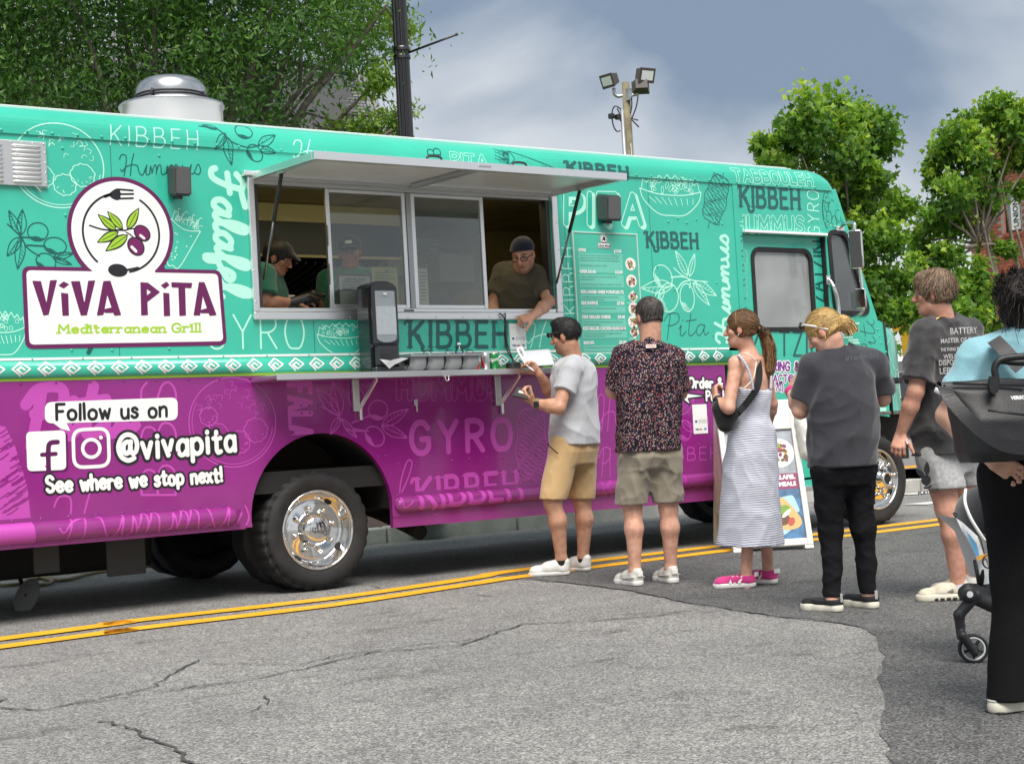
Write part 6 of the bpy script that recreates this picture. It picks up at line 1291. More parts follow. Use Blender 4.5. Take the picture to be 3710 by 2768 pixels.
# ---- parked cars beyond the truck's nose
def car(label, pos, yaw, paint, lime=False, s=1.0):
    t = thing('parked_car', label, 'car', tuple(pos), 'cars parked beyond the truck'); cy, sy = math.cos(yaw), math.sin(yaw); f = lambda x, y, z: (pos[0]+s*(x*cy-y*sy), pos[1]+s*(x*sy+y*cy), pos[2]+s*z)
    sec = [(-2.30, .55, .95, .80), (-2.22, .42, 1.02, .88), (-1.9, .35, 1.06, .92), (-.9, .33, 1.05, .93), (.9, .33, 1.02, .93), (1.6, .35, .98, .92), (2.15, .42, .88, .84), (2.3, .55, .78, .72)]
    V = []; F = []
    for x, z0, z1, hw in sec: V += [f(x, -hw*.96, z0), f(x, -hw, z0+.2), f(x, -hw, z1-.1), f(x, -hw*.94, z1), f(x, hw*.94, z1), f(x, hw, z1-.1), f(x, hw, z0+.2), f(x, hw*.96, z0)]
    for i in range(len(sec)-1):
        for k in range(8): a = i*8+k; b = i*8+(k+1) % 8; F.append((a, b, b+8, a+8))
    F += [tuple(range(8))[::-1], tuple(range(56, 64))]; body = mesh('body', V, F, paint, t, True)
    gh = [(-2.15, 1.04, .84), (-1.85, 1.52, .70), (-1.5, 1.66, .66), (.2, 1.68, .66), (.6, 1.55, .68), (1.25, 1.0, .84)]
    V = []; F = []
    for x, z, hw in gh: V += [f(x, -hw, z), f(x, hw, z)]
    side = lambda sgn: [f(x, sgn*(hw+.0), z) for x, z, hw in gh]
    for i in range(5): F.append((2*i, 2*i+2, 2*i+3, 2*i+1))
    F += [tuple(range(0, 12, 2))[::-1], tuple(range(1, 12, 2))]; mesh('cabin', V, F, paint, t, False)
    gm = mat('car_glass', (.02, .022, .025), .05, spec=1.0)
    def lerp(a, b, t_): return tuple(a[i]+(b[i]-a[i])*t_ for i in range(3))
    for sgn in (-1, 1):
        for x0, x1 in ((-1.75, -.75), (-.68, .35)):
            q = []
            for x, z in ((x0, 1.08), (x1+.25 if x1 > 0 else x1, 1.08), (x1, 1.5), (x0+.1, 1.5)):
                hw = .83-(z-1.04)*.27+.012; q.append(f(x, sgn*hw, z))
            mesh('side_window', q, [(0, 1, 2, 3)], gm, t)
    mesh('rear_window', [f(-2.14, -.66, 1.12), f(-2.14, .66, 1.12), f(-1.90, .56, 1.50), f(-1.90, -.56, 1.50)], [(0, 1, 2, 3)], gm, t); mesh('windscreen', [f(1.18, -.7, 1.06), f(1.18, .7, 1.06), f(.68, .58, 1.53), f(.68, -.58, 1.53)], [(0, 1, 2, 3)], gm, t)
    for sgn in (-1, 1):
        q = [f(-2.315, sgn*.52, .70), f(-2.30, sgn*.80, .70), f(-2.23, sgn*.84, .98), f(-2.25, sgn*.56, .98)]; mesh('tail_light', [tuple(np.array(p_)+np.array((-cy, -sy, 0))*.02) for p_ in q], [(0, 1, 2, 3)], mat('tail_red', (.22, .004, .008), .15), t)
        for x in (-1.4, 1.4):
            M_ = basis(f(x, sgn*.86, .34), (-sy*sgn, cy*sgn, 0)); w_ = lathe('wheel', [(.20, .02), (.15, .0), (0, .03)], M_ALUD, t, 20, M_); lathe('tyre', [(.2, .0), (.3, .02), (.34, -.02), (.34, -.18), (.28, -.2)], M_RUB, w_, 24, M_)
    if lime:
        q = [f(-2.335, -.85, .985), f(-2.335, .85, .985), f(-2.235, .86, 1.045), f(-2.235, -.86, 1.045)]; mesh('reflective_band', q, [(0, 1, 2, 3)], mat('hi_vis', (.45, .72, .02), .5), t)
    box('bumper', (-.1, -.1, -.1), (.1, .1, .1), M_BLK, t, .02, 1, Matrix.Translation(Vector(f(-2.28, 0, .48))) @ Matrix.Rotation(yaw, 4, 'Z') @ Matrix.Diagonal((1.0, 8.0, 1.0, 1.0)))
    return t
c0_ = A(3262, 1310, 19.5); car('dark grey car with red tail light and lime band beyond the truck nose', (c0_[0]+2.0, c0_[1]+1.1, 0), .62, mat('car_grey', (.10, .105, .12), .2, coat=.6), True)
c1_ = A(3300, 1230, 27); car('white car parked behind the dark grey car', (c1_[0]+1.0, c1_[1]+1.5, .15), 2.4, mat('car_white', (.72, .73, .74), .25, coat=.5), False, 1.12)
ydt = thing('yellow_gantry', 'yellow painted steel gantry standing beyond the parked cars', 'gantry', tuple(A(3400, 1250, 30)*np.array((1, 1, 0))))
M_Y = mat('yellow_paint', (.75, .42, .01), .4); bar('beam', A(3235, 1190, 30), A(3600, 1178, 30), .12, .13, M_Y, ydt); bar('beam', A(3290, 1183, 29.8), A(3600, 1172, 29.8), .14, .16, M_Y, ydt)
for u in (3290, 3573):
    q = A(u, 1200, 29.8); box('post', (q[0]-.10, q[1]-.1, 0), (q[0]+.10, q[1]+.1, q[2]), M_Y, ydt, .01)
q = A(3573, 1240, 26); ybin = box('yellow_bin', (q[0]-.16, q[1]-.25, 0), (q[0]+.16, q[1]+.25, A(3573, 1218, 26)[2]), M_Y, None, .03); tag(ybin, 'tall yellow bin standing behind the woman with the black bag', 'bin')

# ================================================================== people: blended solids polygonised to one skin each
class Field:
    def __init__(s, lo, hi, h):
        s.lo = np.array(lo, float)-3*h; s.h = h; s.n = np.ceil((np.array(hi)+3*h-s.lo)/h).astype(int)+1; s.F = np.full(s.n, 0.3, np.float32)
    def block(s, lo, hi):
        a = np.clip(((np.array(lo)-s.lo)/s.h).astype(int)-1, 0, s.n); b = np.clip(((np.array(hi)-s.lo)/s.h).astype(int)+2, 0, s.n)
        if np.any(b <= a): return None
        g = [(s.lo[i]+np.arange(a[i], b[i])*s.h).astype(np.float32) for i in range(3)]
        return tuple(slice(a[i], b[i]) for i in range(3)), g[0][:, None, None], g[1][None, :, None], g[2][None, None, :]
    def join(s, sl, d, k):
        f = s.F[sl]
        if k > 0: h_ = np.maximum(k-np.abs(f-d), 0)/k; s.F[sl] = np.minimum(f, d)-h_*h_*k*.25
        else: s.F[sl] = np.minimum(f, d)
    def cut(s, sl, d, k=.0):
        f = s.F[sl]; s.F[sl] = np.maximum(f, -d)
    def add(s, pr, op='join'):
        t = pr[0]; k = pr[-1]; m = .03+k
        if t in ('c', 'cx'):
            a, b, ra, rb = [np.asarray(q, float) for q in pr[1:5]]; r = max(float(ra), float(rb))+m; q = s.block(np.minimum(a, b)-r, np.maximum(a, b)+r)
            if q is None: return
            sl, X, Y, Z_ = q; d = b-a; L = d@d+1e-12; w_ = np.clip(((X-a[0])*d[0]+(Y-a[1])*d[1]+(Z_-a[2])*d[2])/L, 0, 1)
            D = np.sqrt((X-a[0]-w_*d[0])**2+(Y-a[1]-w_*d[1])**2+(Z_-a[2]-w_*d[2])**2)-(ra+(rb-ra)*w_)
            if t == 'cx': n_ = np.asarray(pr[5], float); n_ = n_/np.linalg.norm(n_); D = np.maximum(D, (X-b[0])*n_[0]+(Y-b[1])*n_[1]+(Z_-b[2])*n_[2])
        elif t == 'e':
            c, ax, rd = pr[1:4]; R_ = max(rd)+m; q = s.block(np.array(c)-R_, np.array(c)+R_)
            if q is None: return
            sl, X, Y, Z_ = q; k0 = 0; k1 = 0
            for i in range(3):
                p_ = (X-c[0])*ax[i][0]+(Y-c[1])*ax[i][1]+(Z_-c[2])*ax[i][2]; k0 = k0+(p_/rd[i])**2; k1 = k1+(p_/rd[i]**2)**2
            k0 = np.sqrt(k0); D = k0*(k0-1)/np.maximum(np.sqrt(k1), 1e-6)
        elif t == 'l':      # loft: centres, side axis, front axis, half widths, half depths, exponent
            C, sx, fx, a_, b_, ex = pr[1:7]; C = np.array(C, float); ax = C[-1]-C[0]; L = np.linalg.norm(ax); ax = ax/L; R_ = max(max(a_), max(b_))+m
            q = s.block(C.min(0)-R_, C.max(0)+R_)
            if q is None: return
            sl, X, Y, Z_ = q; H_ = ((X-C[0][0])*ax[0]+(Y-C[0][1])*ax[1]+(Z_-C[0][2])*ax[2])/L; hs = ((C-C[0])@ax)/L; tt = np.linspace(0, 1, 60)
            def itp(v): # smooth interpolation of stations
                y = np.interp(tt, hs, v); ke = np.array([1, 2, 3, 2, 1.])/9; yp = np.concatenate([[y[0]]*2, y, [y[-1]]*2]); return np.interp(np.clip(H_, 0, 1), tt, np.convolve(yp, ke, 'valid'))
            cx, cy, cz = itp(C[:, 0]), itp(C[:, 1]), itp(C[:, 2]); A_, B_ = itp(a_), itp(b_); hx = (H_-np.clip(H_, 0, 1))*L
            px = X-cx-hx*ax[0]; py = Y-cy-hx*ax[1]; pz = Z_-cz-hx*ax[2]; u_ = (px*sx[0]+py*sx[1]+pz*sx[2])/A_; v_ = (px*fx[0]+py*fx[1]+pz*fx[2])/B_
            D = ((np.abs(u_)**ex+np.abs(v_)**ex)**(1/ex)-1)*np.minimum(A_, B_); D = np.where(hx != 0, np.maximum(D, np.abs(hx)), D)
        elif t == 'h':      # half space to remove: point, outward normal
            p_, n_ = pr[1:3]; n_ = np.array(n_)/np.linalg.norm(n_); sl, X, Y, Z_ = s.block(s.lo, s.lo+s.n*s.h); D = -((X-p_[0])*n_[0]+(Y-p_[1])*n_[1]+(Z_-p_[2])*n_[2]); s.cut(sl, D); return
        if op == 'join': s.join(sl, D.astype(np.float32), k)
        else: s.cut(sl, D.astype(np.float32))
    def wrinkle(s, amp, fr, seed, axis=None, off=0.0):
        r_ = np.random.default_rng(seed); m_ = np.abs(s.F) < .03; I = np.argwhere(m_); P = s.lo+I*s.h; Rn = r_.random((16, 16, 16)); w_ = 0
        for k in range(4):
            d = unit(r_.normal(size=3)*(.25 if axis is not None else .7)+UP*(1 if k % 2 else .55)); a = unit(np.cross(d, r_.normal(size=3))); b = np.cross(d, a); sc = fr*(.16, .22, .34, .5)[k]
            q = np.stack([P@a*sc, P@b*sc, P@d*sc*.38], 1)+r_.uniform(0, 16, 3); q[:, 0] += .5*np.sin(q[:, 2]*1.7+k); i0 = np.floor(q).astype(int); f = q-i0; f = f*f*(3-2*f); n_ = 0
            for c in range(8):
                o = np.array((c & 1, c >> 1 & 1, c >> 2)); g = (i0+o) % 16; n_ = n_+Rn[g[:, 0], g[:, 1], g[:, 2]]*np.prod(np.where(o, f, 1-f), 1)
            w_ = w_+((1-np.abs(2*n_-1))**2.5-.35)*(1, .9, .65, .4)[k]
        s.F[m_] -= (amp*(w_*.75+.15)-off-(.015 if amp > .009 else 0)).astype(np.float32)
    def nets(s):
        F = s.F; S = F < 0; c = S[:-1].astype(np.int8)+S[1:]; c = c[:, :-1]+c[:, 1:]; c = c[:, :, :-1]+c[:, :, 1:]
        act = np.argwhere((c > 0) & (c < 8)); i, j, k = act.T; cor = [(a, b, d) for a in (0, 1) for b in (0, 1) for d in (0, 1)]
        val = {q: F[i+q[0], j+q[1], k+q[2]] for q in cor}; P = np.zeros((len(act), 3)); n = np.zeros(len(act))
        for a in range(8):
            for b in range(a+1, 8):
                qa, qb = cor[a], cor[b]
                if sum(x != y for x, y in zip(qa, qb)) != 1: continue
                fa, fb = val[qa], val[qb]; m_ = (fa < 0) != (fb < 0); t_ = np.where(m_, fa/np.where(m_, fa-fb, 1), 0)
                P += m_[:, None]*(np.array(qa)+t_[:, None]*(np.array(qb)-np.array(qa))); n += m_
        V = s.lo+(act+P/n[:, None])*s.h; ids = np.full(c.shape, -1, np.int32); ids[i, j, k] = np.arange(len(act)); Q = []
        for ax in range(3):
            o = [x for x in range(3) if x != ax]; a0 = [slice(None)]*3; a1 = [slice(None)]*3; a0[ax] = slice(0, -1); a1[ax] = slice(1, None); X_ = S[tuple(a0)] != S[tuple(a1)]
            e_ = np.argwhere(X_); m_ = np.all(e_[:, o] > 0, 1) & np.all(e_[:, o] < np.array(c.shape)[o], 1); e_ = e_[m_]
            def cell(d0, d1): q = e_.copy(); q[:, o[0]] -= d0; q[:, o[1]] -= d1; return ids[q[:, 0], q[:, 1], q[:, 2]]
            qd = np.stack([cell(1, 1), cell(0, 1), cell(0, 0), cell(1, 0)], 1); fl = S[e_[:, 0], e_[:, 1], e_[:, 2]]
            if ax == 1: fl = ~fl
            qd[~fl] = qd[~fl][:, ::-1]; Q.append(qd)
        return V, np.concatenate(Q)
def prim_bounds(prims):
    lo = np.full(3, 1e9); hi = -lo
    for p_ in prims:
        if p_[0] in ('c', 'cx'): r = max(p_[3], p_[4])+.02; P = [p_[1], p_[2]]
        elif p_[0] == 'e': r = max(p_[3])+.02; P = [p_[1]]
        elif p_[0] == 'l': r = max(max(p_[4]), max(p_[5]))+.02; P = p_[1]
        else: continue
        for q in P: lo = np.minimum(lo, np.array(q)-r); hi = np.maximum(hi, np.array(q)+r)
    return lo, hi
def solid(name, prims, m, parent, h=.007, cuts=(), wr=None, subs=(), smooth=2):
    f = Field(*prim_bounds(prims), h)
    for p_ in prims: f.add(p_)
    if wr: f.wrinkle(*wr)
    for p_ in subs: f.add(p_, 'cut')
    for p_ in cuts: f.add(('h', *p_, 0.0))
    V, Q = f.nets()
    if smooth:                                      # relax the voxel steps
        for _ in range(smooth):
            acc = np.zeros_like(V); cnt = np.zeros(len(V))
            for a in range(4):
                for b in ((a+1) % 4, (a+3) % 4): np.add.at(acc, Q[:, a], V[Q[:, b]]); np.add.at(cnt, Q[:, a], 1)
            V = V*.45+.55*acc/np.maximum(cnt, 1)[:, None]
    return npmesh(name, V, Q, m, parent, True)
def colors(o, fn):
    V = np.empty(len(o.data.vertices)*3, np.float32); o.data.vertices.foreach_get('co', V); V = V.reshape(-1, 3); c = fn(V)
    at = o.data.color_attributes.new('Col', 'FLOAT_COLOR', 'POINT'); at.data.foreach_set('color', np.concatenate([c, np.ones((len(c), 1))], 1).astype(np.float32).ravel())
def skin_mat():
    m = mat('skin', (1, 1, 1), .5, spec=.35, sss=.18); t = m.node_tree; b = t.nodes['Principled BSDF']
    if not any(n.type == 'VERTEX_COLOR' for n in t.nodes):
        a = t.nodes.new('ShaderNodeVertexColor'); a.layer_name = 'Col'; tcn = t.nodes.new('ShaderNodeTexCoord'); nn = t.nodes.new('ShaderNodeTexNoise'); nn.inputs['Scale'].default_value = 26; nn.inputs['Detail'].default_value = 5
        r = t.nodes.new('ShaderNodeValToRGB'); r.color_ramp.elements[0].position = .35; r.color_ramp.elements[0].color = (.86, .80, .79, 1); r.color_ramp.elements[1].position = .65; r.color_ramp.elements[1].color = (1.1, 1.08, 1.07, 1)
        mm = t.nodes.new('ShaderNodeMix'); mm.data_type = 'RGBA'; mm.blend_type = 'MULTIPLY'; mm.inputs['Factor'].default_value = 1
        t.links.new(tcn.outputs['Object'], nn.inputs['Vector']); t.links.new(nn.outputs['Fac'], r.inputs['Fac']); t.links.new(a.outputs['Color'], mm.inputs['A']); t.links.new(r.outputs['Color'], mm.inputs['B']); t.links.new(mm.outputs['Result'], b.inputs['Base Color'])
    return m
FWH = np.array([math.sin(YAW), math.cos(YAW), 0.0])
UP = np.array([0, 0, 1.0])
FR[8] = (3100, 950, .9087)
def viewdir(a, b): v = _r0*a+FWH*b; return v/np.linalg.norm(v)
def unit(v): v = np.asarray(v, float); return v/np.linalg.norm(v)
class Person:
    def __init__(s, label, frame, depth, facing, tone, ground=True):
        s.fr = frame; s.d = depth; s.F = viewdir(*facing); s.L = np.array([-s.F[1], s.F[0], 0]); s.tone = np.array(tone); s.body = []; s.label = label; s.h = None; s.hair_t = None
    def J(s, x, y, dz=0.0): return CAM+ray(*N(s.fr, x, y))*(s.d+dz)
    def start(s, loc): s.o = thing('person', s.label, 'person', tuple(float(q) for q in loc))
    def cone(s, a, b, ra, rb, k=.02): s.body.append(('c', a, b, ra, rb, k))
    def limb(s, P, R_, k=.025):
        for i in range(len(P)-1): s.cone(P[i], P[i+1], R_[i], R_[i+1], k)
    def leg(s, hip, knee, ankle, w_=1.0, t=1.0):      # t < 1: slimmer where trousers or a skirt hide it
        s.cone(hip, knee, .085*w_*t, .058*w_*t, .04*t); c = knee+(ankle-knee)*.33-s.F*(.018 if t == 1 else 0); s.cone(knee, c, .054*w_*t, .056*w_*t, .03*t); s.cone(c, ankle, .055*w_*t, .036*w_, .03*t)
    def arm(s, sh, el, wr_, w_=1.0):
        s.cone(sh, el, .046*w_, .040*w_, .03); m_ = el+(wr_-el)*.35; s.cone(el, m_, .040*w_, .041*w_, .02); s.cone(m_, wr_, .041*w_, .026*w_, .02)
    def torso(s, hip, neck, wd, dp, sh=None):
        wd *= .87; dp *= .86
        C = [hip+(neck-hip)*t for t in (-.12, 0, .35, .7, .92)]; s.body.append(('l', C, s.L, s.F, [wd*.92, wd*1.0, wd*.86, wd*1.02, wd*.75], [dp*.95, dp, dp*.9, dp, dp*.7], 2.3, .03))
        if sh is not None:
            for q in sh: s.cone(neck-(neck-hip)*.06, q, .052, .046, .04)
    def head(s, c, face, pitch=0.0, sc=1.0, male=True, roll=0.0, neck=None, nr=.055, chin=0.0, jaw=1.0):
        f = viewdir(*face); r = np.array([f[1], -f[0], 0]); f2 = f*math.cos(pitch)+UP*math.sin(pitch); u = np.cross(r, f2); s.hc, s.hr, s.hf, s.hu, s.hs = np.array(c), r, f2, u, sc
        ax = (r, f2, u); W_ = lambda x, y, z: s.hc+(r*x+f2*y+u*z)*sc; s.W = W_
        E_ = lambda x, y, z, a, b, d, k: s.body.append(('e', W_(x, y, z), ax, (a*sc, b*sc, d*sc), k*sc))
        E_(0, -.012, .034, .074, .093, .083, .02); E_(0, .026, -.032, .058*jaw, .060, .078, .03); E_(0, .060, -.094, .030*jaw, .026, .022, .025); E_(0, .02, -.075, .05*jaw, .05, .035, .03)
        s.cone(W_(0, .088, .016), W_(0, .110, -.026), .009*sc, .0125*sc, .012); E_(0, .101, -.031, .0185, .012, .0095, .008); E_(0, .085, -.062, .024, .0115, .0095, .008); E_(0, .074, .026, .052, .020, .012, .014)
        for q in (-1, 1): E_(q*.077, -.006, -.006, .011, .019, .032, .006); E_(q*.045, .055, -.02, .022, .022, .022, .02)
        if neck is not None: s.cone(W_(0, -.022, -.055), neck, nr*sc, nr*1.08*sc, .03)
    def hand(s, wr_, dr, pn, curl=.6, sc=1.0, thumb_side=1, spread=.12, curls=None, tcurl=.4):
        """dr: fingers' direction, pn: direction the palm faces, thumb_side: +1 thumb along cross(dr,pn)"""
        dr = unit(dr); pn = unit(np.asarray(pn)-dr*(np.asarray(pn) @ dr)); sd = np.cross(dr, pn)*thumb_side; Lp = .088*sc
        kn = [wr_+dr*Lp*(1.0-.05*abs(i-1.2))+sd*(.031-.021*i)*sc for i in range(4)]
        for i in range(4): s.cone(wr_+dr*.012*sc+sd*(.016-.011*i)*sc, kn[i], .0155*sc, .0115*sc, .012)
        ln = [.072, .080, .075, .058]
        for i in range(4):
            p_ = kn[i]; ang = 0; c_ = (curls[i] if curls else curl); d0 = unit(dr+sd*spread*(1.2-i)*.5)
            for ph, (fl, bend) in enumerate(((.45, .75), (.32, .95), (.25, .6))):
                ang += c_*bend*1.25; d_ = d0*math.cos(ang)+pn*math.sin(ang); q = p_+d_*ln[i]*sc*fl*1.05; s.cone(p_, q, (.0098-.0008*ph)*sc, (.0092-.0009*ph)*sc, .003); p_ = q
        t0 = wr_+dr*.022*sc+sd*.022*sc; d_ = unit(dr*.65+sd*.75+pn*.25); t1 = t0+d_*.040*sc; d2 = unit(d_*math.cos(tcurl)+unit(dr*.7+pn*.7-sd*.3)*math.sin(tcurl)); t2 = t1+d2*.034*sc; t3 = t2+unit(d2+pn*.2)*.026*sc
        s.cone(t0, t1, .016*sc, .012*sc, .01); s.cone(t1, t2, .0115*sc, .0105*sc, .004); s.cone(t2, t3, .0105*sc, .009*sc, .004); s.tip = t3
        return kn
    def build(s, h=.005, brow=(.05, .03, .02), stub=None, lips=(.75, .42, .40), extra=None, fade=None):
        f = Field(*prim_bounds(s.body), h)
        for p_ in s.body: f.add(p_)
        for q in (-1, 1):
            f.add(('e', s.W(q*.031, .097, .006), (s.hr, s.hf, s.hu), (.016*s.hs, .012*s.hs, .009*s.hs), 0.0), 'cut')
        V, Q = f.nets()
        acc = np.zeros_like(V); cnt = np.zeros(len(V))
        for a in range(4):
            for b in ((a+1) % 4, (a+3) % 4): np.add.at(acc, Q[:, a], V[Q[:, b]]); np.add.at(cnt, Q[:, a], 1)
        V = V*.6+.4*acc/np.maximum(cnt, 1)[:, None]
        o = npmesh('body', V, Q, skin_mat(), s.o, True); s.bo = o
        def fn(P):
            c = np.tile(s.tone, (len(P), 1)); d = (P-s.hc)/s.hs; x, y, z = d@s.hr, d@s.hf, d@s.hu; hd = np.linalg.norm(d, axis=1) < .16
            def blend(m_, col, w_=1.0): c[:] = c*(1-(m_*w_)[:, None])+np.array(col)*(m_*w_)[:, None]
            g = lambda q: np.exp(-np.maximum(q, 0)*3)
            red = np.exp(-((np.abs(x)-.045)**2+(z+.03)**2)/.0008)*(y > .03)*hd; blend(red, s.tone*np.array((1.08, .82, .78)), .5)
            nose = np.exp(-((x)**2+(z+.025)**2+(y-.105)**2)/.0004)*hd; blend(nose, s.tone*np.array((1.06, .8, .76)), .5)
            ears = (np.abs(x) > .070)*hd*(np.abs(z) < .04)*(y < .03); blend(ears.astype(float), s.tone*np.array((1.06, .78, .72)), .6)
            blend(((np.abs(x) < .026) & (np.abs(z+.062) < .010) & (y > .075) & hd).astype(float), s.tone*np.array(lips), .8)
            blend(((np.abs(np.abs(x)-.033) < .019) & (np.abs(z-.029+np.abs(np.abs(x)-.03)*.25) < .0055) & (y > .05) & hd).astype(float), brow, .85)
            if fade: blend(np.clip((.055-y-.25*np.maximum(z, 0))/.03, 0, 1)*np.clip((z+fade[1])/.03, 0, 1)*hd*(np.abs(x) < .079), fade[0], .8)
            if stub: blend((np.clip((-.035-z)/.03, 0, 1)*np.clip((y-.0)/.04, 0, 1)*hd), stub, .55)
            if extra: extra(P, c, x, y, z, hd)
            return np.clip(c, 0, 1)
        colors(o, fn)
        for q in (-1, 1):
            e_ = s.W(q*.030, .0765, .006); M_ = basis(e_, s.hf, s.hr)
            ey = lathe('eye', [(0, -.011*s.hs), (.009*s.hs, -.005*s.hs), (.0115*s.hs, 0), (.010*s.hs, .005*s.hs), (.0065*s.hs, .0085*s.hs), (0, .0105*s.hs)], mat('eye_white', (.30, .27, .25), .3), s.o, 12, M_); lathe('iris', [(.0062*s.hs, .0092*s.hs), (.004*s.hs, .011*s.hs), (0, .0118*s.hs)], mat('iris_dark', (.02, .012, .008), .1), ey, 10, M_)
    def hair(s, name, m, thick=.012, face=(.118, -.02, .072, .080, .088), nape=-.065, extra=(), wr=(.006, 90, 5), subs=(), top=(0, 0, 0), h=.005, side=None, cuts=()):
        ax = (s.hr, s.hf, s.hu); sc = s.hs; W_ = s.W; pr = [('e', W_(0+top[0], -.014+top[1], .036+top[2]), ax, ((.076+thick)*sc, (.093+thick)*sc, (.085+thick)*sc), .0), ('e', W_(0, -.035, -.02), ax, ((.066+thick*.6)*sc, (.062+thick*.6)*sc, (.07)*sc), .02)]+list(extra)
        sb = [('e', W_(0, face[0], face[1]), ax, (face[2]*sc, face[3]*sc, face[4]*sc), 0.0)]+[('e', W_(q*.082, .004, -.022), ax, (.022*sc, .030*sc, .040*sc), 0.0) for q in (-1, 1)]+list(subs)
        ct = [(W_(0, 0, nape), -s.hu*1.0-s.hf*.25)] if nape is not None else []
        return solid(name, pr, m, s.o, h, list(cuts)+ct, wr, sb, 1)
def strands(s, m, n, tie=None, L=.05, thick=.012, lift=.004, seed=1, wd=.0028, lowz=-.05, top=(0, 0, 0)):
    r_ = np.random.default_rng(seed); V = []; F = []; rd = np.array((.0765+thick, .0935+thick, .0855+thick)); c = np.array((0, -.014, .036))+np.array(top); k = 7; i = 0
    while i < n:
        v = unit(r_.normal(size=3)); q = c+rd*v
        if (q[1] > .05 and q[2] < .065) or q[2] < lowz or (abs(q[0]) > .06 and q[1] > -.02 and q[2] < .03): continue
        i += 1; ph = r_.uniform(-.5, .5); ln = L*r_.uniform(.6, 1.3)
        for j in range(k):
            nn = unit((q-c)/rd**2); t = (np.array(tie)-q) if tie is not None else (q-np.array((.01, -.045, .14)))+np.array((ph*.08, .02*ph, -.02)); t = unit(t-nn*(t@nn)+1e-6); b = np.cross(t, nn)
            o = q+nn*lift*(j/k)**2*r_.uniform(.2, 1.6)
            for sg in (-1, 1): V.append(s.W(*(o+b*sg*wd*.5*(1-.6*j/k))))
            if j: a = len(V)-4; F.append((a, a+1, a+3, a+2))
            q = q+t*(ln/k); q = c+(q-c)/np.linalg.norm((q-c)/rd)
    return tint(stuff(mesh('hair_strands', V, F, smat(m), s.o, True)), 2*k, r_)
def tint(o, k, r_):
    n = len(o.data.vertices)//k; o.data.attributes.new('tone', 'FLOAT', 'POINT').data.foreach_set('value', np.repeat(r_.random(n), k).astype(np.float32)); return o
def smat(m):                                        # the same hair with a tone of its own per strand
    nm = m.name+'_strand'
    if nm not in MATS:
        q = MATS[nm] = m.copy(); q.name = nm; t = q.node_tree; r = [n for n in t.nodes if n.type == 'VALTORGB'][0]; a = t.nodes.new('ShaderNodeAttribute'); a.attribute_name = 'tone'; t.links.new(a.outputs['Fac'], r.inputs['Fac'])
        e = r.color_ramp.elements; e[0].position = .1; e[1].position = .95; e[0].color = tuple(x*.75 for x in e[0].color[:3])+(1,); e[1].color = tuple(x*1.15 for x in e[1].color[:3])+(1,)
    return MATS[nm]
def tail(s, m, pts, rad, n, seed, wd=.004):
    r_ = np.random.default_rng(seed); C = np.array(curvepts(pts, 4)); k = len(C); R_ = np.interp(np.linspace(0, 1, k), np.linspace(0, 1, len(rad)), rad); V = []; F = []
    for i in range(n):
        a = unit(r_.normal(size=3)); f = r_.uniform(.55, 1.1); wv = r_.normal(0, .004, 3); kk = int(k*r_.uniform(.8, 1))
        for j in range(k):
            jj = min(j, kk-1); t = unit(C[min(jj+1, k-1)]-C[max(jj-1, 0)]); b = a-t*(a@t); q = C[jj]+b*R_[jj]*f+wv*math.sin(jj*.8+i); sd = np.cross(t, unit(b+1e-6))*wd*.5
            V += [q-sd, q+sd]
            if j: z = len(V)-4; F.append((z, z+1, z+3, z+2))
    return tint(stuff(mesh('hair_strands', V, F, smat(m), s.o, True)), 2*k, r_)
def shoe(P, ankle, dr, L, up_m, sole_m, w_=.046, top=.085, sole=.028, name='shoe', heel=.06):
    """heel lies behind the ankle; dr horizontal toe direction"""
    dr = unit([dr[0], dr[1], 0]); sd = np.array([-dr[1], dr[0], 0]); g = gz(ankle[1])+.005; b = np.array([ankle[0], ankle[1], g])-dr*heel
    q = lambda x, y, z: b+dr*x*L+sd*y+UP*z
    pr = [('c', q(.17, 0, .042), q(.12, 0, top), .036, .034, .02), ('c', q(.17, 0, .040), q(.5, 0, .045), .038, .040, .03), ('c', q(.5, 0, .045), q(.84, .004, .033), .040, .030, .03), ('c', q(.3, 0, .075), q(.52, 0, .058), .036, .030, .03), ('c', q(.75, -.012, .03), q(.82, .014, .03), .034, .034, .03)]
    o = solid(name, pr, up_m, P.o, .005, [(q(0, 0, sole-.004), -UP), (ankle+UP*(.018), UP)], None, (), 1)
    ps = [('c', q(.15, 0, .02), q(.5, .0, .02), w_*.86, w_*.92, .02), ('c', q(.5, 0, .02), q(.8, .004, .02), w_*.92, w_*1.0, .02), ('c', q(.8, .004, .02), q(.86, .004, .02), w_, w_*.82, .02)]
    so = solid('sole', ps, sole_m, o, .005, [(q(0, 0, sole), UP), (q(0, 0, .0), -UP)], None, (), 1)
    return o, q
def cloth(name, col, var=.12, bump=.0015, bs=220, rough=.85, sheen=.3, vs=160): return mat(name, col, rough, spec=.2, var=var, vscale=vs, bump=bump, bscale=bs, sheen=sheen)
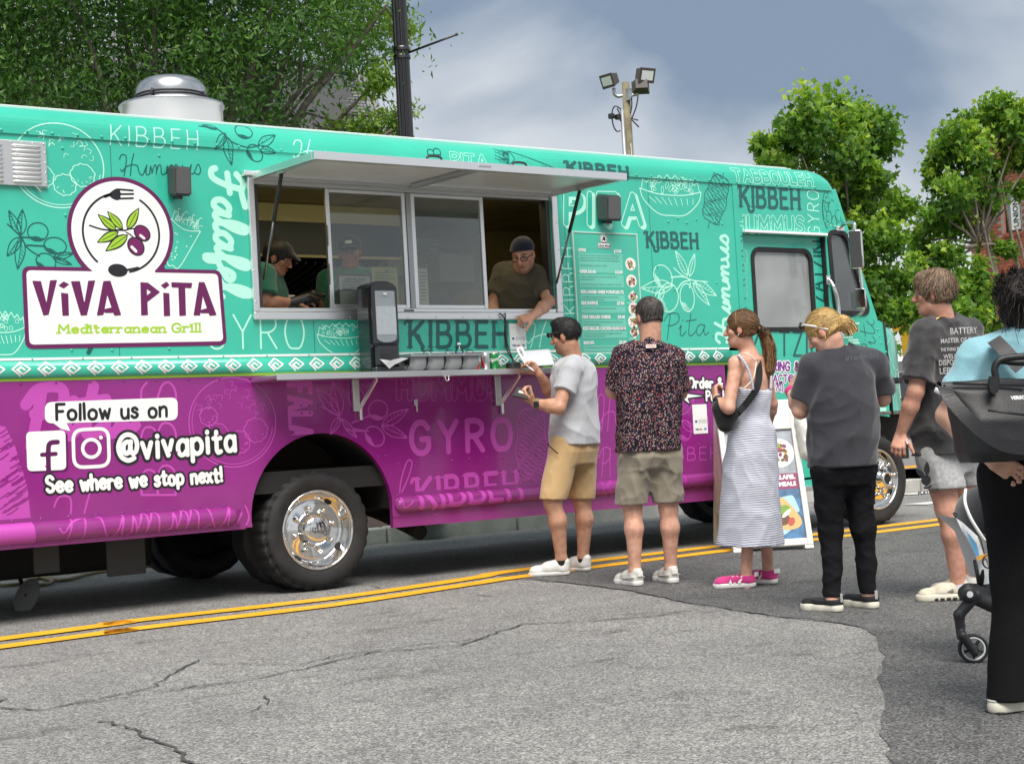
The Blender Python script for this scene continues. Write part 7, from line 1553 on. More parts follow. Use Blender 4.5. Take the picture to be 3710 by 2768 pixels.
def hairm(name, c1, c2, rough=.55):
    m = mat(name, c1, rough, spec=.3); t = m.node_tree; b = t.nodes['Principled BSDF']; tcn = t.nodes.new('ShaderNodeTexCoord'); mp_ = t.nodes.new('ShaderNodeMapping'); mp_.inputs['Scale'].default_value = (1, 1, .35)
    wv = t.nodes.new('ShaderNodeTexNoise'); wv.inputs['Scale'].default_value = 130; wv.inputs['Detail'].default_value = 3; t.links.new(tcn.outputs['Object'], mp_.inputs['Vector']); t.links.new(mp_.outputs['Vector'], wv.inputs['Vector'])
    r = t.nodes.new('ShaderNodeValToRGB'); r.color_ramp.elements[0].position = .35; r.color_ramp.elements[0].color = (*c1, 1); r.color_ramp.elements[1].position = .68; r.color_ramp.elements[1].color = (*c2, 1); t.links.new(wv.outputs['Fac'], r.inputs['Fac']); t.links.new(r.outputs['Color'], b.inputs['Base Color'])
    bp = t.nodes.new('ShaderNodeBump'); bp.inputs['Distance'].default_value = .003; t.links.new(wv.outputs['Fac'], bp.inputs['Height']); t.links.new(bp.outputs['Normal'], b.inputs['Normal']); return m
M_SHW = mat('shoe_white', (.66, .65, .62), .6, var=.06, vscale=30); M_SOLEW = mat('sole_white', (.70, .69, .66), .5)
def laces(o, q, n, m, z0=.092, x0=.33, x1=.60):
    for i in range(n):
        t = i/(n-1); x = x0+(x1-x0)*t; z = z0-.028*t; tube('lace', curvepts([q(x, -.026, z-.012), q(x, 0, z+.004), q(x+.01, .026, z-.012)], 3), .0035, m, o, 5)
LIGHT, TAN_ = (.60, .345, .25), (.52, .29, .195)

# ------------------------------------------------ man in the grey T-shirt, at the counter
p = Person('man in grey T-shirt and tan shorts holding a receipt at the counter', 6, 10.5, (-.82, .57), TAN_)
J = p.J; hip = J(345, 745); neck = J(338, 300); shL, shR = J(330, 352, -.17), J(288, 345, .17)
kL, aL, kR, aR = J(228, 1078, -.13), J(276, 1388, -.10), J(388, 1070, .09), J(394, 1378, .10)
g0 = G(*N(6, 330, 1465)); p.start((g0[0], g0[1], gz(g0[1])))
eL, wL, eR, wR = J(262, 566, -.27), J(132, 542, -.20), J(228, 500, .20), J(158, 385, .06)
p.torso(hip, neck, .175, .125, (shL, shR)); p.leg(hip+p.L*.085, kL, aL, 1.05); p.leg(hip-p.L*.085, kR, aR, 1.05); p.arm(shL, eL, wL, 1.12); p.arm(shR, eR, wR, 1.05)
p.cone(aL, aL-UP*.06, .038, .04); p.cone(aR, aR-UP*.06, .038, .04)
p.head(J(299, 180, -.02), (-.93, .36), -.12, .98, neck=J(338, 292), nr=.062)
hl_ = J(72, 500, -.20)-wL; p.hand(wL, hl_, UP*.75+viewdir(.3, .6)*.4, .75, 1.0, -1)
hr_ = J(112, 330, .06)-wR; p.hand(wR, hr_, viewdir(-.75, -.4)+UP*.2, .62, 1.0, -1)
p.build(stub=(.10, .06, .045), brow=(.015, .01, .008), fade=((.03, .022, .02), .045))
M_T1 = cloth('heather_grey', (.43, .44, .47), .10)
slL, slR = shL+(eL-shL)*.62, shR+(eR-shR)*.62
pr = [('l', [J(345, 790), J(343, 700), J(342, 560), J(340, 420), J(338, 335), J(338, 300)], p.L, p.F, [.195, .192, .185, .198, .185, .11], [.165, .160, .150, .150, .125, .085], 2.4, .02), ('c', J(338, 318), shL, .075, .070, .05), ('c', J(338, 318), shR, .075, .070, .05), ('cx', shL, slL, .073, .082, slL-shL, .03), ('cx', shR, slR, .073, .078, slR-shR, .03)]
solid('t_shirt', pr, M_T1, p.o, .006, [(J(345, 758)+UP*.0, -UP+p.F*.10)], (.017, 30, 11), [('e', J(332, 268), (p.L, p.F, UP), (.075, .085, .07), 0.)])
M_SH1 = cloth('tan_cotton', (.50, .335, .165), .07)
hmL, hmR = J(228, 1068, -.13), J(386, 1050, .09)
pr = [('l', [J(350, 870), J(348, 800), J(345, 730)], p.L, p.F, [.15, .185, .175], [.125, .15, .14], 2.2, .05), ('c', hip+p.L*.09+UP*-.02, hmL, .118, .106, .05), ('c', hip-p.L*.09+UP*-.02, hmR, .118, .100, .05)]
solid('shorts', pr, M_SH1, p.o, .006, [(J(300, 1062), -UP-_r0*.08)], (.014, 34, 12), [('h', hmL, -UP, 0.0)] if 0 else ())
box('pocket_slit', (-.004, -.06, -.001), (.004, .06, .002), M_BLACK, p.o, 0, 1, basis(J(228, 790, -.165), viewdir(-.75, -.66), UP+viewdir(.3, 0)))
p.hair('hair', hairm('hair_black', (.006, .006, .007), (.022, .021, .022)), .011, nape=-.03, wr=(.004, 120, 3), extra=[('e', p.W(0, .03, .105), (p.hr, p.hf, p.hu), (.06, .062, .033), .02)])
strands(p, MATS['hair_black'], 1000, L=.04, thick=.014, lift=.006, seed=2); d1 = viewdir(-.95, .12); o, q = shoe(p, aL-viewdir(-.95, .12)*.0, d1, .295, M_SHW, M_SOLEW); laces(o, q, 4, M_SOLEW)
for t in (.40, .50, .60): bar('stripe', q(t, -.046 if d1[1] > -9 else 0, .03), q(t-.06, -.040, .075), .02, .003, mat('stripe_grey', (.50, .50, .50), .6), o)
o, q = shoe(p, aR, viewdir(-.72, .62), .285, M_SHW, M_SOLEW); laces(o, q, 4, M_SOLEW)
for a_, nm in ((aL, 'sock'), (aR, 'sock')): solid(nm, [('c', a_-UP*.03, a_+UP*.022, .044, .041, 0.)], cloth('sock_black', (.012, .012, .013)), p.o, .006, [(a_+UP*.03, UP)])
MS = M_BLACK; gl = p.W
s1 = tube('sunglasses', [gl(.074, -.03, .022), gl(.083, .03, .030), gl(.082, .085, .034), gl(.062, .108, .034)], .0055, MS, p.o, 6); tube('temple', [gl(-.074, -.03, .022), gl(-.083, .03, .030), gl(-.082, .085, .034), gl(-.062, .108, .034)], .0055, MS, s1, 6)
for q_ in (-1, 1): solid('lens', [('e', gl(q_*.036, .112, .030), (p.hr, p.hf, p.hu), (.033, .008, .021), 0.)], mat('lens_black', (.01, .01, .01), .08, spec=.8), s1, .005)
wd_ = unit(eL-wL); wc = wL+wd_*.02; wt = lathe('watch', [(.034, -.013), (.037, -.013), (.037, .013), (.034, .013), (.034, -.013)], mat('strap_olive', (.16, .17, .08), .6), p.o, 20, basis(wc, wd_)); box('watch_face', (-.02, -.018, .035), (.02, .018, .046), M_BLACK, wt, .006, 2, basis(wc, viewdir(-.2, -.85)-UP*.1, UP))
wal = thing('wallet', 'black leather wallet in the grey-shirted man\'s lower hand', 'wallet', tuple(J(60, 495, -.21))); Mw = basis(J(62, 488, -.20), UP*.85+viewdir(-.1, -.5), J(40, 470, -.2)-J(90, 500, -.2))
box('flap', (-.055, -.04, -.008), (.055, .04, .006), mat('wallet_leather', (.02, .018, .016), .5, bump=.001, bscale=200), wal, .004, 2, Mw); box('card', (-.035, -.012, .0065), (.025, .006, .0085), M_WHITE, wal, 0, 1, Mw)
rc = thing('receipt', 'white paper receipt in the grey-shirted man\'s raised hand', 'paper', tuple(J(110, 330, .0)))
Pr = [J(30, 245, .03), J(52, 290, .02), J(78, 330, .01), (J(102, 352, 0)), J(122, 366, -.005)]; Rr = [J(62, 230, .10), J(84, 277, .09), J(104, 312, .08), J(118, 345, .07), J(134, 368, .06)]
mesh('paper', Pr+Rr+[q_+viewdir(.2, -1)*.0012 for q_ in Pr+Rr], [(i, i+1, i+6, i+5) for i in range(4)]+[(i+10, i+15, i+16, i+11) for i in range(4)], mat('receipt_paper', (.82, .82, .84), .8), rc, True)
for i, t in enumerate((.12, .22, .30, .36, .48)): a_ = Pr[0]+(Pr[2]-Pr[0])*t; b_ = Rr[0]+(Rr[2]-Rr[0])*t; bar('print_line', a_*.72+b_*.28+viewdir(.1, -1)*.004, a_*.4+b_*.6+viewdir(.1, -1)*.004, .006, .0008, mat('receipt_ink', (.25, .25, .27), .8), rc, viewdir(.1, -1), 0)

# ------------------------------------------------ man in the patterned shirt
p = Person('man in dotted short-sleeved shirt and khaki shorts with arms crossed', 6, 9.7, (-.22, .97), LIGHT)
J = p.J; hip = J(752, 800); neck = J(760, 232); shL, shR = J(618, 285, .0), J(892, 292, .04)
kL, aL, kR, aR = J(662, 1110, .0), J(676, 1452, -.02), J(858, 1108, .03), J(871, 1440, .05)
g0 = G(*N(6, 760, 1545)); p.start((g0[0], g0[1], gz(g0[1])))
eL, eR = J(556, 478, .06), J(922, 488, .10); wL, wR = J(690, 530, .27), J(800, 520, .30)
p.torso(hip, neck, .185, .13, (shL, shR)); p.leg(hip+p.L*.09, kL, aL, 1.02); p.leg(hip-p.L*.09, kR, aR, 1.02); p.arm(shL, eL, wL, 1.08); p.arm(shR, eR, wR, 1.08)
p.cone(aL, aL-UP*.06, .038, .04); p.cone(aR, aR-UP*.06, .038, .04)
p.head(J(752, 72, .01), (-.45, .89), -.05, 1.0, neck=J(760, 215), nr=.064); p.hand(wL, viewdir(.9, .1), viewdir(0, -1), .5, 1, 1); p.hand(wR, viewdir(-.9, .1), viewdir(0, -1), .5, 1, -1)
p.build(brow=(.06, .045, .04), fade=((.09, .07, .06), .06))
def dots_mat():
    m = bpy.data.materials.new('dotted_cotton'); m.use_nodes = True; t = m.node_tree; n = t.nodes; b = n['Principled BSDF']; b.inputs['Roughness'].default_value = .8; b.inputs['Specular IOR Level'].default_value = .2
    tcn = n.new('ShaderNodeTexCoord'); v = n.new('ShaderNodeTexVoronoi'); v.inputs['Scale'].default_value = 92; v.inputs['Randomness'].default_value = .75; t.links.new(tcn.outputs['Object'], v.inputs['Vector'])
    st = n.new('ShaderNodeValToRGB'); st.color_ramp.interpolation = 'CONSTANT'; st.color_ramp.elements[0].color = (1, 1, 1, 1); st.color_ramp.elements[1].position = .36; st.color_ramp.elements[1].color = (0, 0, 0, 1); t.links.new(v.outputs['Distance'], st.inputs['Fac'])
    cr_ = n.new('ShaderNodeValToRGB'); cr_.color_ramp.interpolation = 'CONSTANT'; e = cr_.color_ramp.elements; e[0].color = (.42, .29, .27, 1); e[1].position = .30; e[1].color = (.36, .10, .08, 1)
    for pos, cc_ in ((.42, (.34, .07, .12)), (.55, (.44, .23, .19)), (.68, (.15, .07, .19)), (.80, (.44, .33, .31))): x = e.new(pos); x.color = (*cc_, 1)
    sp2 = n.new('ShaderNodeSeparateColor'); t.links.new(v.outputs['Color'], sp2.inputs['Color']); t.links.new(sp2.outputs['Red'], cr_.inputs['Fac'])
    mm = n.new('ShaderNodeMix'); mm.data_type = 'RGBA'; mm.inputs['A'].default_value = (.010, .010, .018, 1); t.links.new(st.outputs['Color'], mm.inputs['Factor']); t.links.new(cr_.outputs['Color'], mm.inputs['B']); t.links.new(mm.outputs['Result'], b.inputs['Base Color']); return m
M_DOT = dots_mat(); slL, slR = shL+(eL-shL)*.92, shR+(eR-shR)*.92
pr = [('l', [J(752, 830), J(752, 740), J(752, 600), J(755, 430), J(758, 310), J(760, 240)], p.L, p.F, [.215, .212, .20, .205, .195, .10], [.165, .162, .152, .15, .125, .085], 2.5, .02), ('c', J(760, 255), shL, .075, .072, .05), ('c', J(760, 255), shR, .075, .072, .05), ('cx', shL, slL, .074, .078, slL-shL, .03), ('cx', shR, slR, .074, .076, slR-shR, .03)]
sh_o = solid('shirt', pr, M_DOT, p.o, .006, [(J(752, 800), -UP)], (.022, 34, 13), [('e', J(757, 205), (p.L, p.F, UP), (.07, .078, .055), 0.)])
solid('collar', [('c', J(700, 222, .02), J(757, 205, -.07), .022, .026, .01), ('c', J(757, 205, -.07), J(818, 222, .04), .026, .022, .01)], M_DOT, p.o, .005)
box('loop_label', (-.032, -.011, 0), (.032, .011, .004), mat('label_white', (.75, .74, .72), .7), p.o, .001, 1, basis(J(764, 233, -.128), viewdir(0, -1)+UP*.35, _r0)); box('loop_label_bar', (-.028, -.003, .0042), (.028, .006, .006), mat('label_coral', (.6, .2, .14), .7), p.o, 0, 1, basis(J(764, 233, -.128), viewdir(0, -1)+UP*.35, _r0))
M_KH = cloth('khaki_cotton', (.245, .215, .165), .08); hmL, hmR = J(655, 1085, .0), J(860, 1085, .03)
pr = [('l', [J(752, 890), J(752, 830), J(752, 760)], p.L, p.F, [.16, .20, .19], [.12, .15, .14], 2.2, .05), ('c', hip+p.L*.092, hmL, .115, .110, .05), ('c', hip-p.L*.092, hmR, .115, .110, .05)]
solid('shorts', pr, M_KH, p.o, .006, [(J(755, 1088), -UP)], (.018, 36, 14))
M_HG = hairm('hair_greying', (.018, .015, .014), (.10, .09, .085))
p.hair('hair', M_HG, .006, nape=-.055, wr=(.003, 130, 4), subs=[('e', p.W(.018, -.072, .105), (p.hr, p.hf, p.hu), (.036, .05, .035), 0.), ('e', p.W(0, .07, .12), (p.hr, p.hf, p.hu), (.05, .06, .05), 0.)])
strands(p, M_HG, 1000, L=.032, thick=.010, lift=.004, seed=3, lowz=-.07)
for a_, dr_, L_ in ((aL, viewdir(-.42, .88), .285), (aR, viewdir(-.30, .93), .285)):
    o, q = shoe(p, a_, dr_, L_, mat('shoe_offwhite', (.60, .59, .54), .6, var=.1, vscale=40, bump=.001, bscale=120), M_SOLEW, .05, .088, .036); box('heel_tab', (-.02, -.016, 0), (.02, .016, .006), M_SOLEW, o, .004, 1, basis(q(-.008, 0, .075), -dr_, np.cross(dr_, UP)))
    for s_ in (-1, 1): bar('shoe_panel', q(.05, s_*.035, .055), q(.5, s_*.044, .045), .022, .004, mat('shoe_panel_grey', (.48, .47, .43), .6), o, UP)
for a_ in (aL, aR): solid('sock', [('c', a_-UP*.03, a_+UP*.025, .043, .041, 0.)], cloth('sock_white', (.62, .62, .62)), p.o, .006, [(a_+UP*.025, UP)])

# ------------------------------------------------ woman in the striped dress
p = Person('woman in long striped sundress with brown ponytail and black sling bag', 7, 9.45, (-.74, .67), LIGHT)
J = p.J; hip = J(452, 660); neck = J(432, 250); shL, shR = J(368, 300, -.10), J(508, 305, .11)
aL, aR = J(418, 1368, -.06), J(528, 1342, .08); kL, kR = J(430, 1010, -.08), J(505, 1000, .08)
g0 = G(*N(7, 450, 1425)); p.start((g0[0], g0[1], gz(g0[1])))
eL, wL, eR, wR = J(330, 520, -.18), J(268, 478, -.08), J(548, 500, .18), J(535, 590, .25)
p.torso(hip, neck, .145, .105, (shL, shR)); p.leg(hip+p.L*.07, kL, aL, .95, .72); p.leg(hip-p.L*.07, kR, aR, .95, .72); p.arm(shL, eL, wL, .92); p.arm(shR, eR, wR, .82)
p.cone(aL, aL-UP*.06, .034, .036); p.cone(aR, aR-UP*.06, .034, .036)
p.head(J(392, 130, -.01), (-.94, .33), .02, .93, neck=J(428, 240), nr=.050, jaw=.9)
p.hand(wL, J(258, 425, -.05)-wL, viewdir(.75, .2)+UP*.1, 1.0, .9, 1); p.hand(wR, -UP, viewdir(-.7, .3), .4, .9, 1)
p.build(brow=(.10, .06, .04))
def stripe_mat():
    m = bpy.data.materials.new('striped_jersey'); m.use_nodes = True; t = m.node_tree; n = t.nodes; b = n['Principled BSDF']; b.inputs['Roughness'].default_value = .85; b.inputs['Specular IOR Level'].default_value = .2
    tcn = n.new('ShaderNodeTexCoord'); sp2 = n.new('ShaderNodeSeparateXYZ'); t.links.new(tcn.outputs['Object'], sp2.inputs[0]); nn = n.new('ShaderNodeTexNoise'); nn.inputs['Scale'].default_value = 5; t.links.new(tcn.outputs['Object'], nn.inputs['Vector'])
    z = vmath(t, 'ADD', sp2.outputs['Z'], vmath(t, 'MULTIPLY', nn.outputs['Fac'], .03)); fr = vmath(t, 'FRACT', vmath(t, 'MULTIPLY', z, 72.0)); lt_ = vmath(t, 'LESS_THAN', fr, .34)
    mm = n.new('ShaderNodeMix'); mm.data_type = 'RGBA'; mm.inputs['A'].default_value = (.66, .67, .74, 1); mm.inputs['B'].default_value = (.15, .17, .27, 1); t.links.new(lt_, mm.inputs['Factor']); t.links.new(mm.outputs['Result'], b.inputs['Base Color']); return m
M_STR = stripe_mat()
C = [J(438, 1245), J(436, 1100), J(436, 900), J(446, 720), J(450, 620), J(450, 562), J(446, 500), J(442, 430), J(440, 400)]
pr = [('l', C, p.L, p.F, [.185, .182, .178, .170, .158, .130, .142, .146, .142], [.215, .20, .178, .158, .142, .114, .126, .124, .118], 2.2, .02)]
solid('dress', pr, M_STR, p.o, .006, [(J(430, 1205), -UP-_r0*.03), (J(440, 415), UP*1.0+p.F*-.30)], (.014, 30, 15, np.array((0, 0, 1.0))), ())
for pts in ([J(378, 258, -.125), J(400, 280, -.175), J(428, 330, -.185), J(446, 395, -.185), J(452, 430, -.18)], [J(528, 300, .03), J(542, 360, .0), J(540, 430, -.02)]): tube('dress_strap', curvepts(pts, 5), .008, M_STR, p.o, 8)
M_STP = mat('strap_ivory', (.72, .66, .55), .6); tube('bra_strap', curvepts([J(380, 254, -.10), J(425, 252, -.155), J(468, 290, -.14)], 5), .004, M_STP, p.o, 6); tube('bra_strap', curvepts([J(468, 290, -.14), J(460, 350, -.175), J(445, 385, -.185), J(405, 425, -.20)], 5), .004, M_STP, p.o, 6)
M_BRN = hairm('hair_brown', (.055, .028, .014), (.22, .115, .05)); hp = p.W(0, -.118, .0)
p.hair('hair', M_BRN, .012, nape=-.06, wr=(.003, 110, 6), face=(.112, -.03, .074, .072, .086))
strands(p, M_BRN, 1500, (0, -.122, .0), .12, .016, .004, 4, .0042); pt_ = [hp, J(505, 150, .02), J(528, 210, .03), J(535, 280, .03), J(530, 340, .02), J(540, 370, .02)]
solid('ponytail', [('c', pt_[i], pt_[i+1], (.018, .028, .034, .034, .026)[i], (.028, .034, .034, .026, .008)[i], .02) for i in range(5)], M_BRN, p.o, .005, (), (.007, 90, 7, np.array((0, 0, 1.0))))
tail(p, M_BRN, pt_, (.022, .038, .044, .044, .036, .012), 420, 11); lathe('hair_tie', [(.022, -.012), (.028, -.006), (.028, .006), (.022, .012)], cloth('tie_black', (.01, .01, .012)), p.o, 14, basis(hp, pt_[1]-hp)); W_ = p.W
tube('headband', curvepts([W_(.088*math.sin(t), .012+.012*math.cos(t), .03+.098*math.cos(t)) for t in np.linspace(-1.45, 1.45, 9)], 3), .0035, mat('band_white', (.75, .74, .70), .4), p.o, 6)
lathe('earring', [(0, -.005), (.005, 0), (0, .005)], mat('pearl', (.8, .78, .75), .2), p.o, 8, Matrix.Translation(Vector(W_(-.083, .002, -.038))))
wd_ = unit(eL-wL); wt = lathe('watch', [(.029, -.012), (.033, -.012), (.033, .012), (.029, .012), (.029, -.012)], M_BLACK, p.o, 18, basis(wL+wd_*.02, wd_)); box('watch_face', (-.016, -.018, .028), (.016, .018, .040), M_BLACK, wt, .006, 2, basis(wL+wd_*.02, viewdir(-.3, -.8)-UP*.2, wd_))
M_PINK = mat('shoe_pink', (.55, .03, .20), .8, sheen=.3, bump=.001, bscale=300)
for a_, dr_ in ((aL, viewdir(-.97, .12)), (aR, viewdir(-.86, .5))):
    o, q = shoe(p, a_, dr_, .265, M_PINK, M_SOLEW, .045, .078, .032); laces(o, q, 4, M_PINK); sdn = 1 if np.dot(np.cross(UP, dr_), -FWH) > 0 else -1
    for t in (.36, .46, .56): bar('shoe_stripe', q(t+.05, sdn*.046, .030), q(t-.05, sdn*.039, .074), .017, .004, M_SOLEW, o, np.cross(UP, dr_))
    box('heel_tab', (-.026, -.014, 0), (.026, .014, .006), M_SOLEW, o, .004, 1, basis(q(.0, sdn*.012, .078), -dr_+np.cross(UP, dr_)*sdn*.5, np.cross(dr_, UP)))
sb = thing('sling_bag', 'black sling bag at the hip of the woman in the striped dress', 'bag', tuple(J(320, 560, -.2))); M_BAG = cloth('bag_black', (.010, .010, .011), .2)
solid('pouch', [('c', J(290, 520, -.12), J(312, 600, -.12), .055, .050, .04), ('c', J(350, 545, -.14), J(325, 605, -.13), .045, .03, .04)], M_BAG, sb, .006)
st_ = [J(350, 570, -.16), J(395, 525, -.17), J(440, 470, -.175), J(470, 420, -.165), J(482, 360, -.11), J(478, 300, -.05), J(466, 262, .0)]
def strap(name, pts, wd, m, parent, nrm, th=.004):
    pts = curvepts(pts, 5); V = []; F = []
    for i, q_ in enumerate(pts):
        d_ = unit(pts[min(i+1, len(pts)-1)]-pts[max(i-1, 0)]); s_ = unit(np.cross(d_, nrm)); n_ = np.cross(s_, d_)
        V += [q_-s_*wd/2, q_+s_*wd/2, q_+s_*wd/2+n_*th, q_-s_*wd/2+n_*th]
    for i in range(len(pts)-1):
        for k in range(4): F.append((4*i+k, 4*i+(k+1) % 4, 4*i+4+(k+1) % 4, 4*i+4+k))
    return mesh(name, V, F, m, parent)
strap('strap', st_, .042, M_BAG, sb, viewdir(0, -1)); box('buckle', (-.028, -.02, -.004), (.028, .02, .008), M_BLK, sb, .004, 1, basis(st_[1], viewdir(.1, -1), st_[2]-st_[0]))

# ------------------------------------------------ woman in the charcoal T-shirt
p = Person('woman with short blonde ponytail in charcoal T-shirt and black trousers using a phone', 7, 8.25, (-.35, .94), (.64, .38, .285))
J = p.J; hip = J(900, 815); neck = J(872, 240, .02); shL, shR = J(748, 318, -.02), J(1052, 300, .08)
kL, aL, kR, aR = J(838, 1140, .02), J(848, 1490, .0), J(1000, 1130, .06), J(1030, 1472, .08)
g0 = G(*N(7, 930, 1560)); p.start((g0[0], g0[1], gz(g0[1])))
eL, wL, eR, wR = J(688, 535, .04), J(640, 432, .20), J(1098, 475, .14), J(960, 470, .33)
p.torso(hip, neck, .19, .14, (shL, shR)); p.leg(hip+p.L*.09, kL, aL, .95, .62); p.leg(hip-p.L*.09, kR, aR, .95, .62); p.arm(shL, eL, wL, 1.05); p.arm(shR, eR, wR, 1.05); p.cone(aL, aL-UP*.06, .036, .036); p.cone(aR, aR-UP*.06, .036, .036)
p.head(J(808, 145, .0), (-.86, .45), -.50, .96, neck=J(858, 228, .0), nr=.056)
p.hand(wL, J(662, 372, .22)-wL, viewdir(.9, .3), .55, .92, 1); p.hand(wR, viewdir(-.8, .2)+UP*.3, viewdir(-.3, -.6), .5, .92, -1)
p.build(brow=(.25, .15, .08))
M_CH = cloth('charcoal_jersey', (.036, .037, .046), .16); slL, slR = shL+(eL-shL)*.80, shR+(eR-shR)*.85
pr = [('l', [J(900, 850), J(900, 780), J(900, 640), J(898, 470), J(890, 340), J(878, 262)], p.L, p.F, [.198, .198, .194, .192, .176, .09], [.172, .172, .168, .158, .135, .09], 2.4, .02), ('c', J(874, 268), shL, .08, .078, .05), ('c', J(874, 268), shR, .08, .078, .05), ('cx', shL, slL, .080, .092, slL-shL, .03), ('cx', shR, slR, .080, .09, slR-shR, .03)]
solid('t_shirt', pr, M_CH, p.o, .006, [(J(900, 812), -UP)], (.018, 28, 16), [('e', J(858, 215, .02), (p.L, p.F, UP), (.075, .085, .058), 0.)])
cq = J(962, 283, -.115); btext('shirt_text', '#Yes4WGES', mat('shirt_print_dim', (.085, .10, .115), .8), p.o, lambda x, y: cq+_r0*(x-.06)+UP*(y+.05*x)+FWH*(-.045+.12*abs(x-.05)), .034, .0006)
M_PANT = cloth('black_denim', (.007, .007, .009), .15, sheen=0)
pr = [('l', [J(900, 900), J(900, 830), J(900, 780)], p.L, p.F, [.15, .185, .182], [.125, .15, .145], 2.2, .05), ('c', hip+p.L*.090, kL, .110, .072, .04), ('c', hip-p.L*.090, kR, .110, .072, .04), ('c', kL, aL, .070, .055, .04), ('c', kR, aR, .070, .055, .04)]
solid('trousers', pr, M_PANT, p.o, .006, [(aL+UP*.03, -UP)], (.012, 46, 17))
M_BL = hairm('hair_blonde', (.30, .17, .055), (.62, .42, .17)); W_ = p.W
p.hair('hair', M_BL, .012, nape=-.05, wr=(.003, 120, 8), face=(.112, -.02, .074, .072, .088))
strands(p, M_BL, 1500, (0, -.118, .02), .12, .016, .004, 5, .0042); hp = W_(0, -.108, .02); pt_ = [hp, hp+(J(905, 150)-J(880, 135)), hp+(J(925, 172)-J(880, 135))*1.15]
solid('ponytail', [('c', pt_[0], pt_[1], .016, .030, .02), ('c', pt_[1], pt_[2], .030, .024, .02)], M_BL, p.o, .005, (), (.007, 100, 9)); tail(p, M_BL, [pt_[0], pt_[1], pt_[2], pt_[2]+(pt_[2]-pt_[1])*.7-UP*.02], (.018, .036, .042, .046), 320, 12); lathe('hair_tie', [(.02, -.01), (.024, 0), (.02, .01)], mat('tie_red', (.45, .02, .05), .6), p.o, 12, basis(hp, pt_[1]-hp))
MW = mat('sunglass_white', (.75, .75, .73), .3); s1 = tube('sunglasses', [W_(-.08, -.045, -.012), W_(-.09, .01, .045), W_(-.086, .055, .085), W_(-.05, .085, .095)], .0055, MW, p.o, 6); tube('temple', [W_(.08, -.045, -.012), W_(.09, .01, .045), W_(.086, .055, .085), W_(.05, .085, .095)], .0055, MW, s1, 6)
for q_ in (-1, 1): solid('lens', [('e', W_(q_*.038, .085, .098), (p.hr, unit(p.hf+p.hu*.6), unit(p.hu-p.hf*.6)), (.036, .007, .024), 0.)], mat('lens_dark', (.03, .03, .035), .08, spec=.8), s1, .005)
lathe('earring', [(.008, -.003), (.012, 0), (.008, .003)], mat('gold', (.7, .45, .15), .25, metal=1), p.o, 12, basis(W_(-.083, -.002, -.045), p.hr))
wd_ = unit(eL-wL); lathe('wristband', [(.032, -.014), (.035, -.014), (.035, .014), (.032, .014), (.032, -.014)], mat('band_pink', (.85, .03, .26), .5), p.o, 18, basis(wL+wd_*.015, wd_))
for a_, dr_ in ((aL, viewdir(-.62, .70)), (aR, viewdir(-.45, .85))):
    o, q = shoe(p, a_, dr_, .26, mat('shoe_black_knit', (.012, .012, .013), .8, bump=.002, bscale=160), mat('sole_ivory', (.68, .65, .55), .5), .048, .075, .040); bar('heel_loop', q(-.01, 0, .05), q(-.005, 0, .098), .02, .005, mat('loop_grey', (.35, .35, .36), .5), o, dr_)
ph = thing('phone', 'black phone in a ring case held up by the blonde woman', 'phone', tuple(J(690, 360, .2))); Mp = basis(J(684, 362, .20), viewdir(.95, -.1)+UP*.1, UP+viewdir(.1, .15)); box('case', (-.075, -.036, -.007), (.075, .036, .004), mat('case_brown', (.10, .04, .03), .3), ph, .005, 2, Mp); box('screen', (-.07, -.032, .0045), (.07, .032, .006), M_BLACK, ph, .002, 1, Mp); lathe('ring', [(.018, 0), (.021, .002), (.021, .006), (.018, .008)], M_CHROME, ph, 16, basis(J(700, 345, .19), viewdir(1, 0)))

# ------------------------------------------------ tall young man
p = Person('tall young man in washed black band T-shirt and grey sweat shorts', 8, 8.59, (-.52, .85), (.60, .325, .235))
J = p.J; hip = J(302, 640); neck = J(288, 190, .0); shL, shR = J(236, 232, -.10), J(374, 230, .10)
kL, aL, kR, aR = J(303, 815, -.09), J(338, 1062, -.07), J(368, 812, .10), J(378, 1040, .11)
g0 = G(*N(8, 330, 1120)); p.start((g0[0], g0[1], gz(g0[1])))
eL, wL, eR, wR = J(198, 425, -.16), J(148, 566, -.08), J(410, 430, .16), J(380, 570, .26)
p.torso(hip, neck, .185, .125, (shL, shR)); p.leg(hip+p.L*.09, kL, aL, 1.12); p.leg(hip-p.L*.09, kR, aR, 1.12); p.arm(shL, eL, wL, 1.12); p.arm(shR, eR, wR, 1.1); p.cone(aL, aL-UP*.06, .038, .04); p.cone(aR, aR-UP*.06, .038, .04)
p.head(J(258, 106, -.01), (-.93, .36), .02, 1.02, neck=J(284, 182), nr=.062); p.hand(wL, J(140, 610, -.12)-wL, viewdir(.4, .85), .8, 1.0, 1); p.hand(wR, -UP, viewdir(-.5, -.5), .5, 1, 1)
p.build(brow=(.16, .09, .05), fade=((.16, .10, .065), .05))
M_WB = cloth('washed_black', (.042, .041, .043), .3, vs=14); slL, slR = shL+(eL-shL)*.86, shR+(eR-shR)*.8
pr = [('l', [J(304, 660), J(304, 600), J(302, 480), J(298, 340), J(292, 250), J(289, 205)], p.L, p.F, [.222, .220, .215, .215, .195, .10], [.175, .172, .168, .160, .135, .09], 2.4, .02), ('c', J(289, 212), shL, .08, .08, .05), ('c', J(289, 212), shR, .08, .08, .05), ('cx', shL, slL, .084, .105, slL-shL, .03), ('cx', shR, slR, .084, .10, slR-shR, .03)]
solid('t_shirt', pr, M_WB, p.o, .006, [(J(304, 632), -UP)], (.022, 32, 18), [('e', J(284, 168), (p.L, p.F, UP), (.075, .085, .07), 0.)])
bk = -p.F; sdv = -p.L       # print on his back
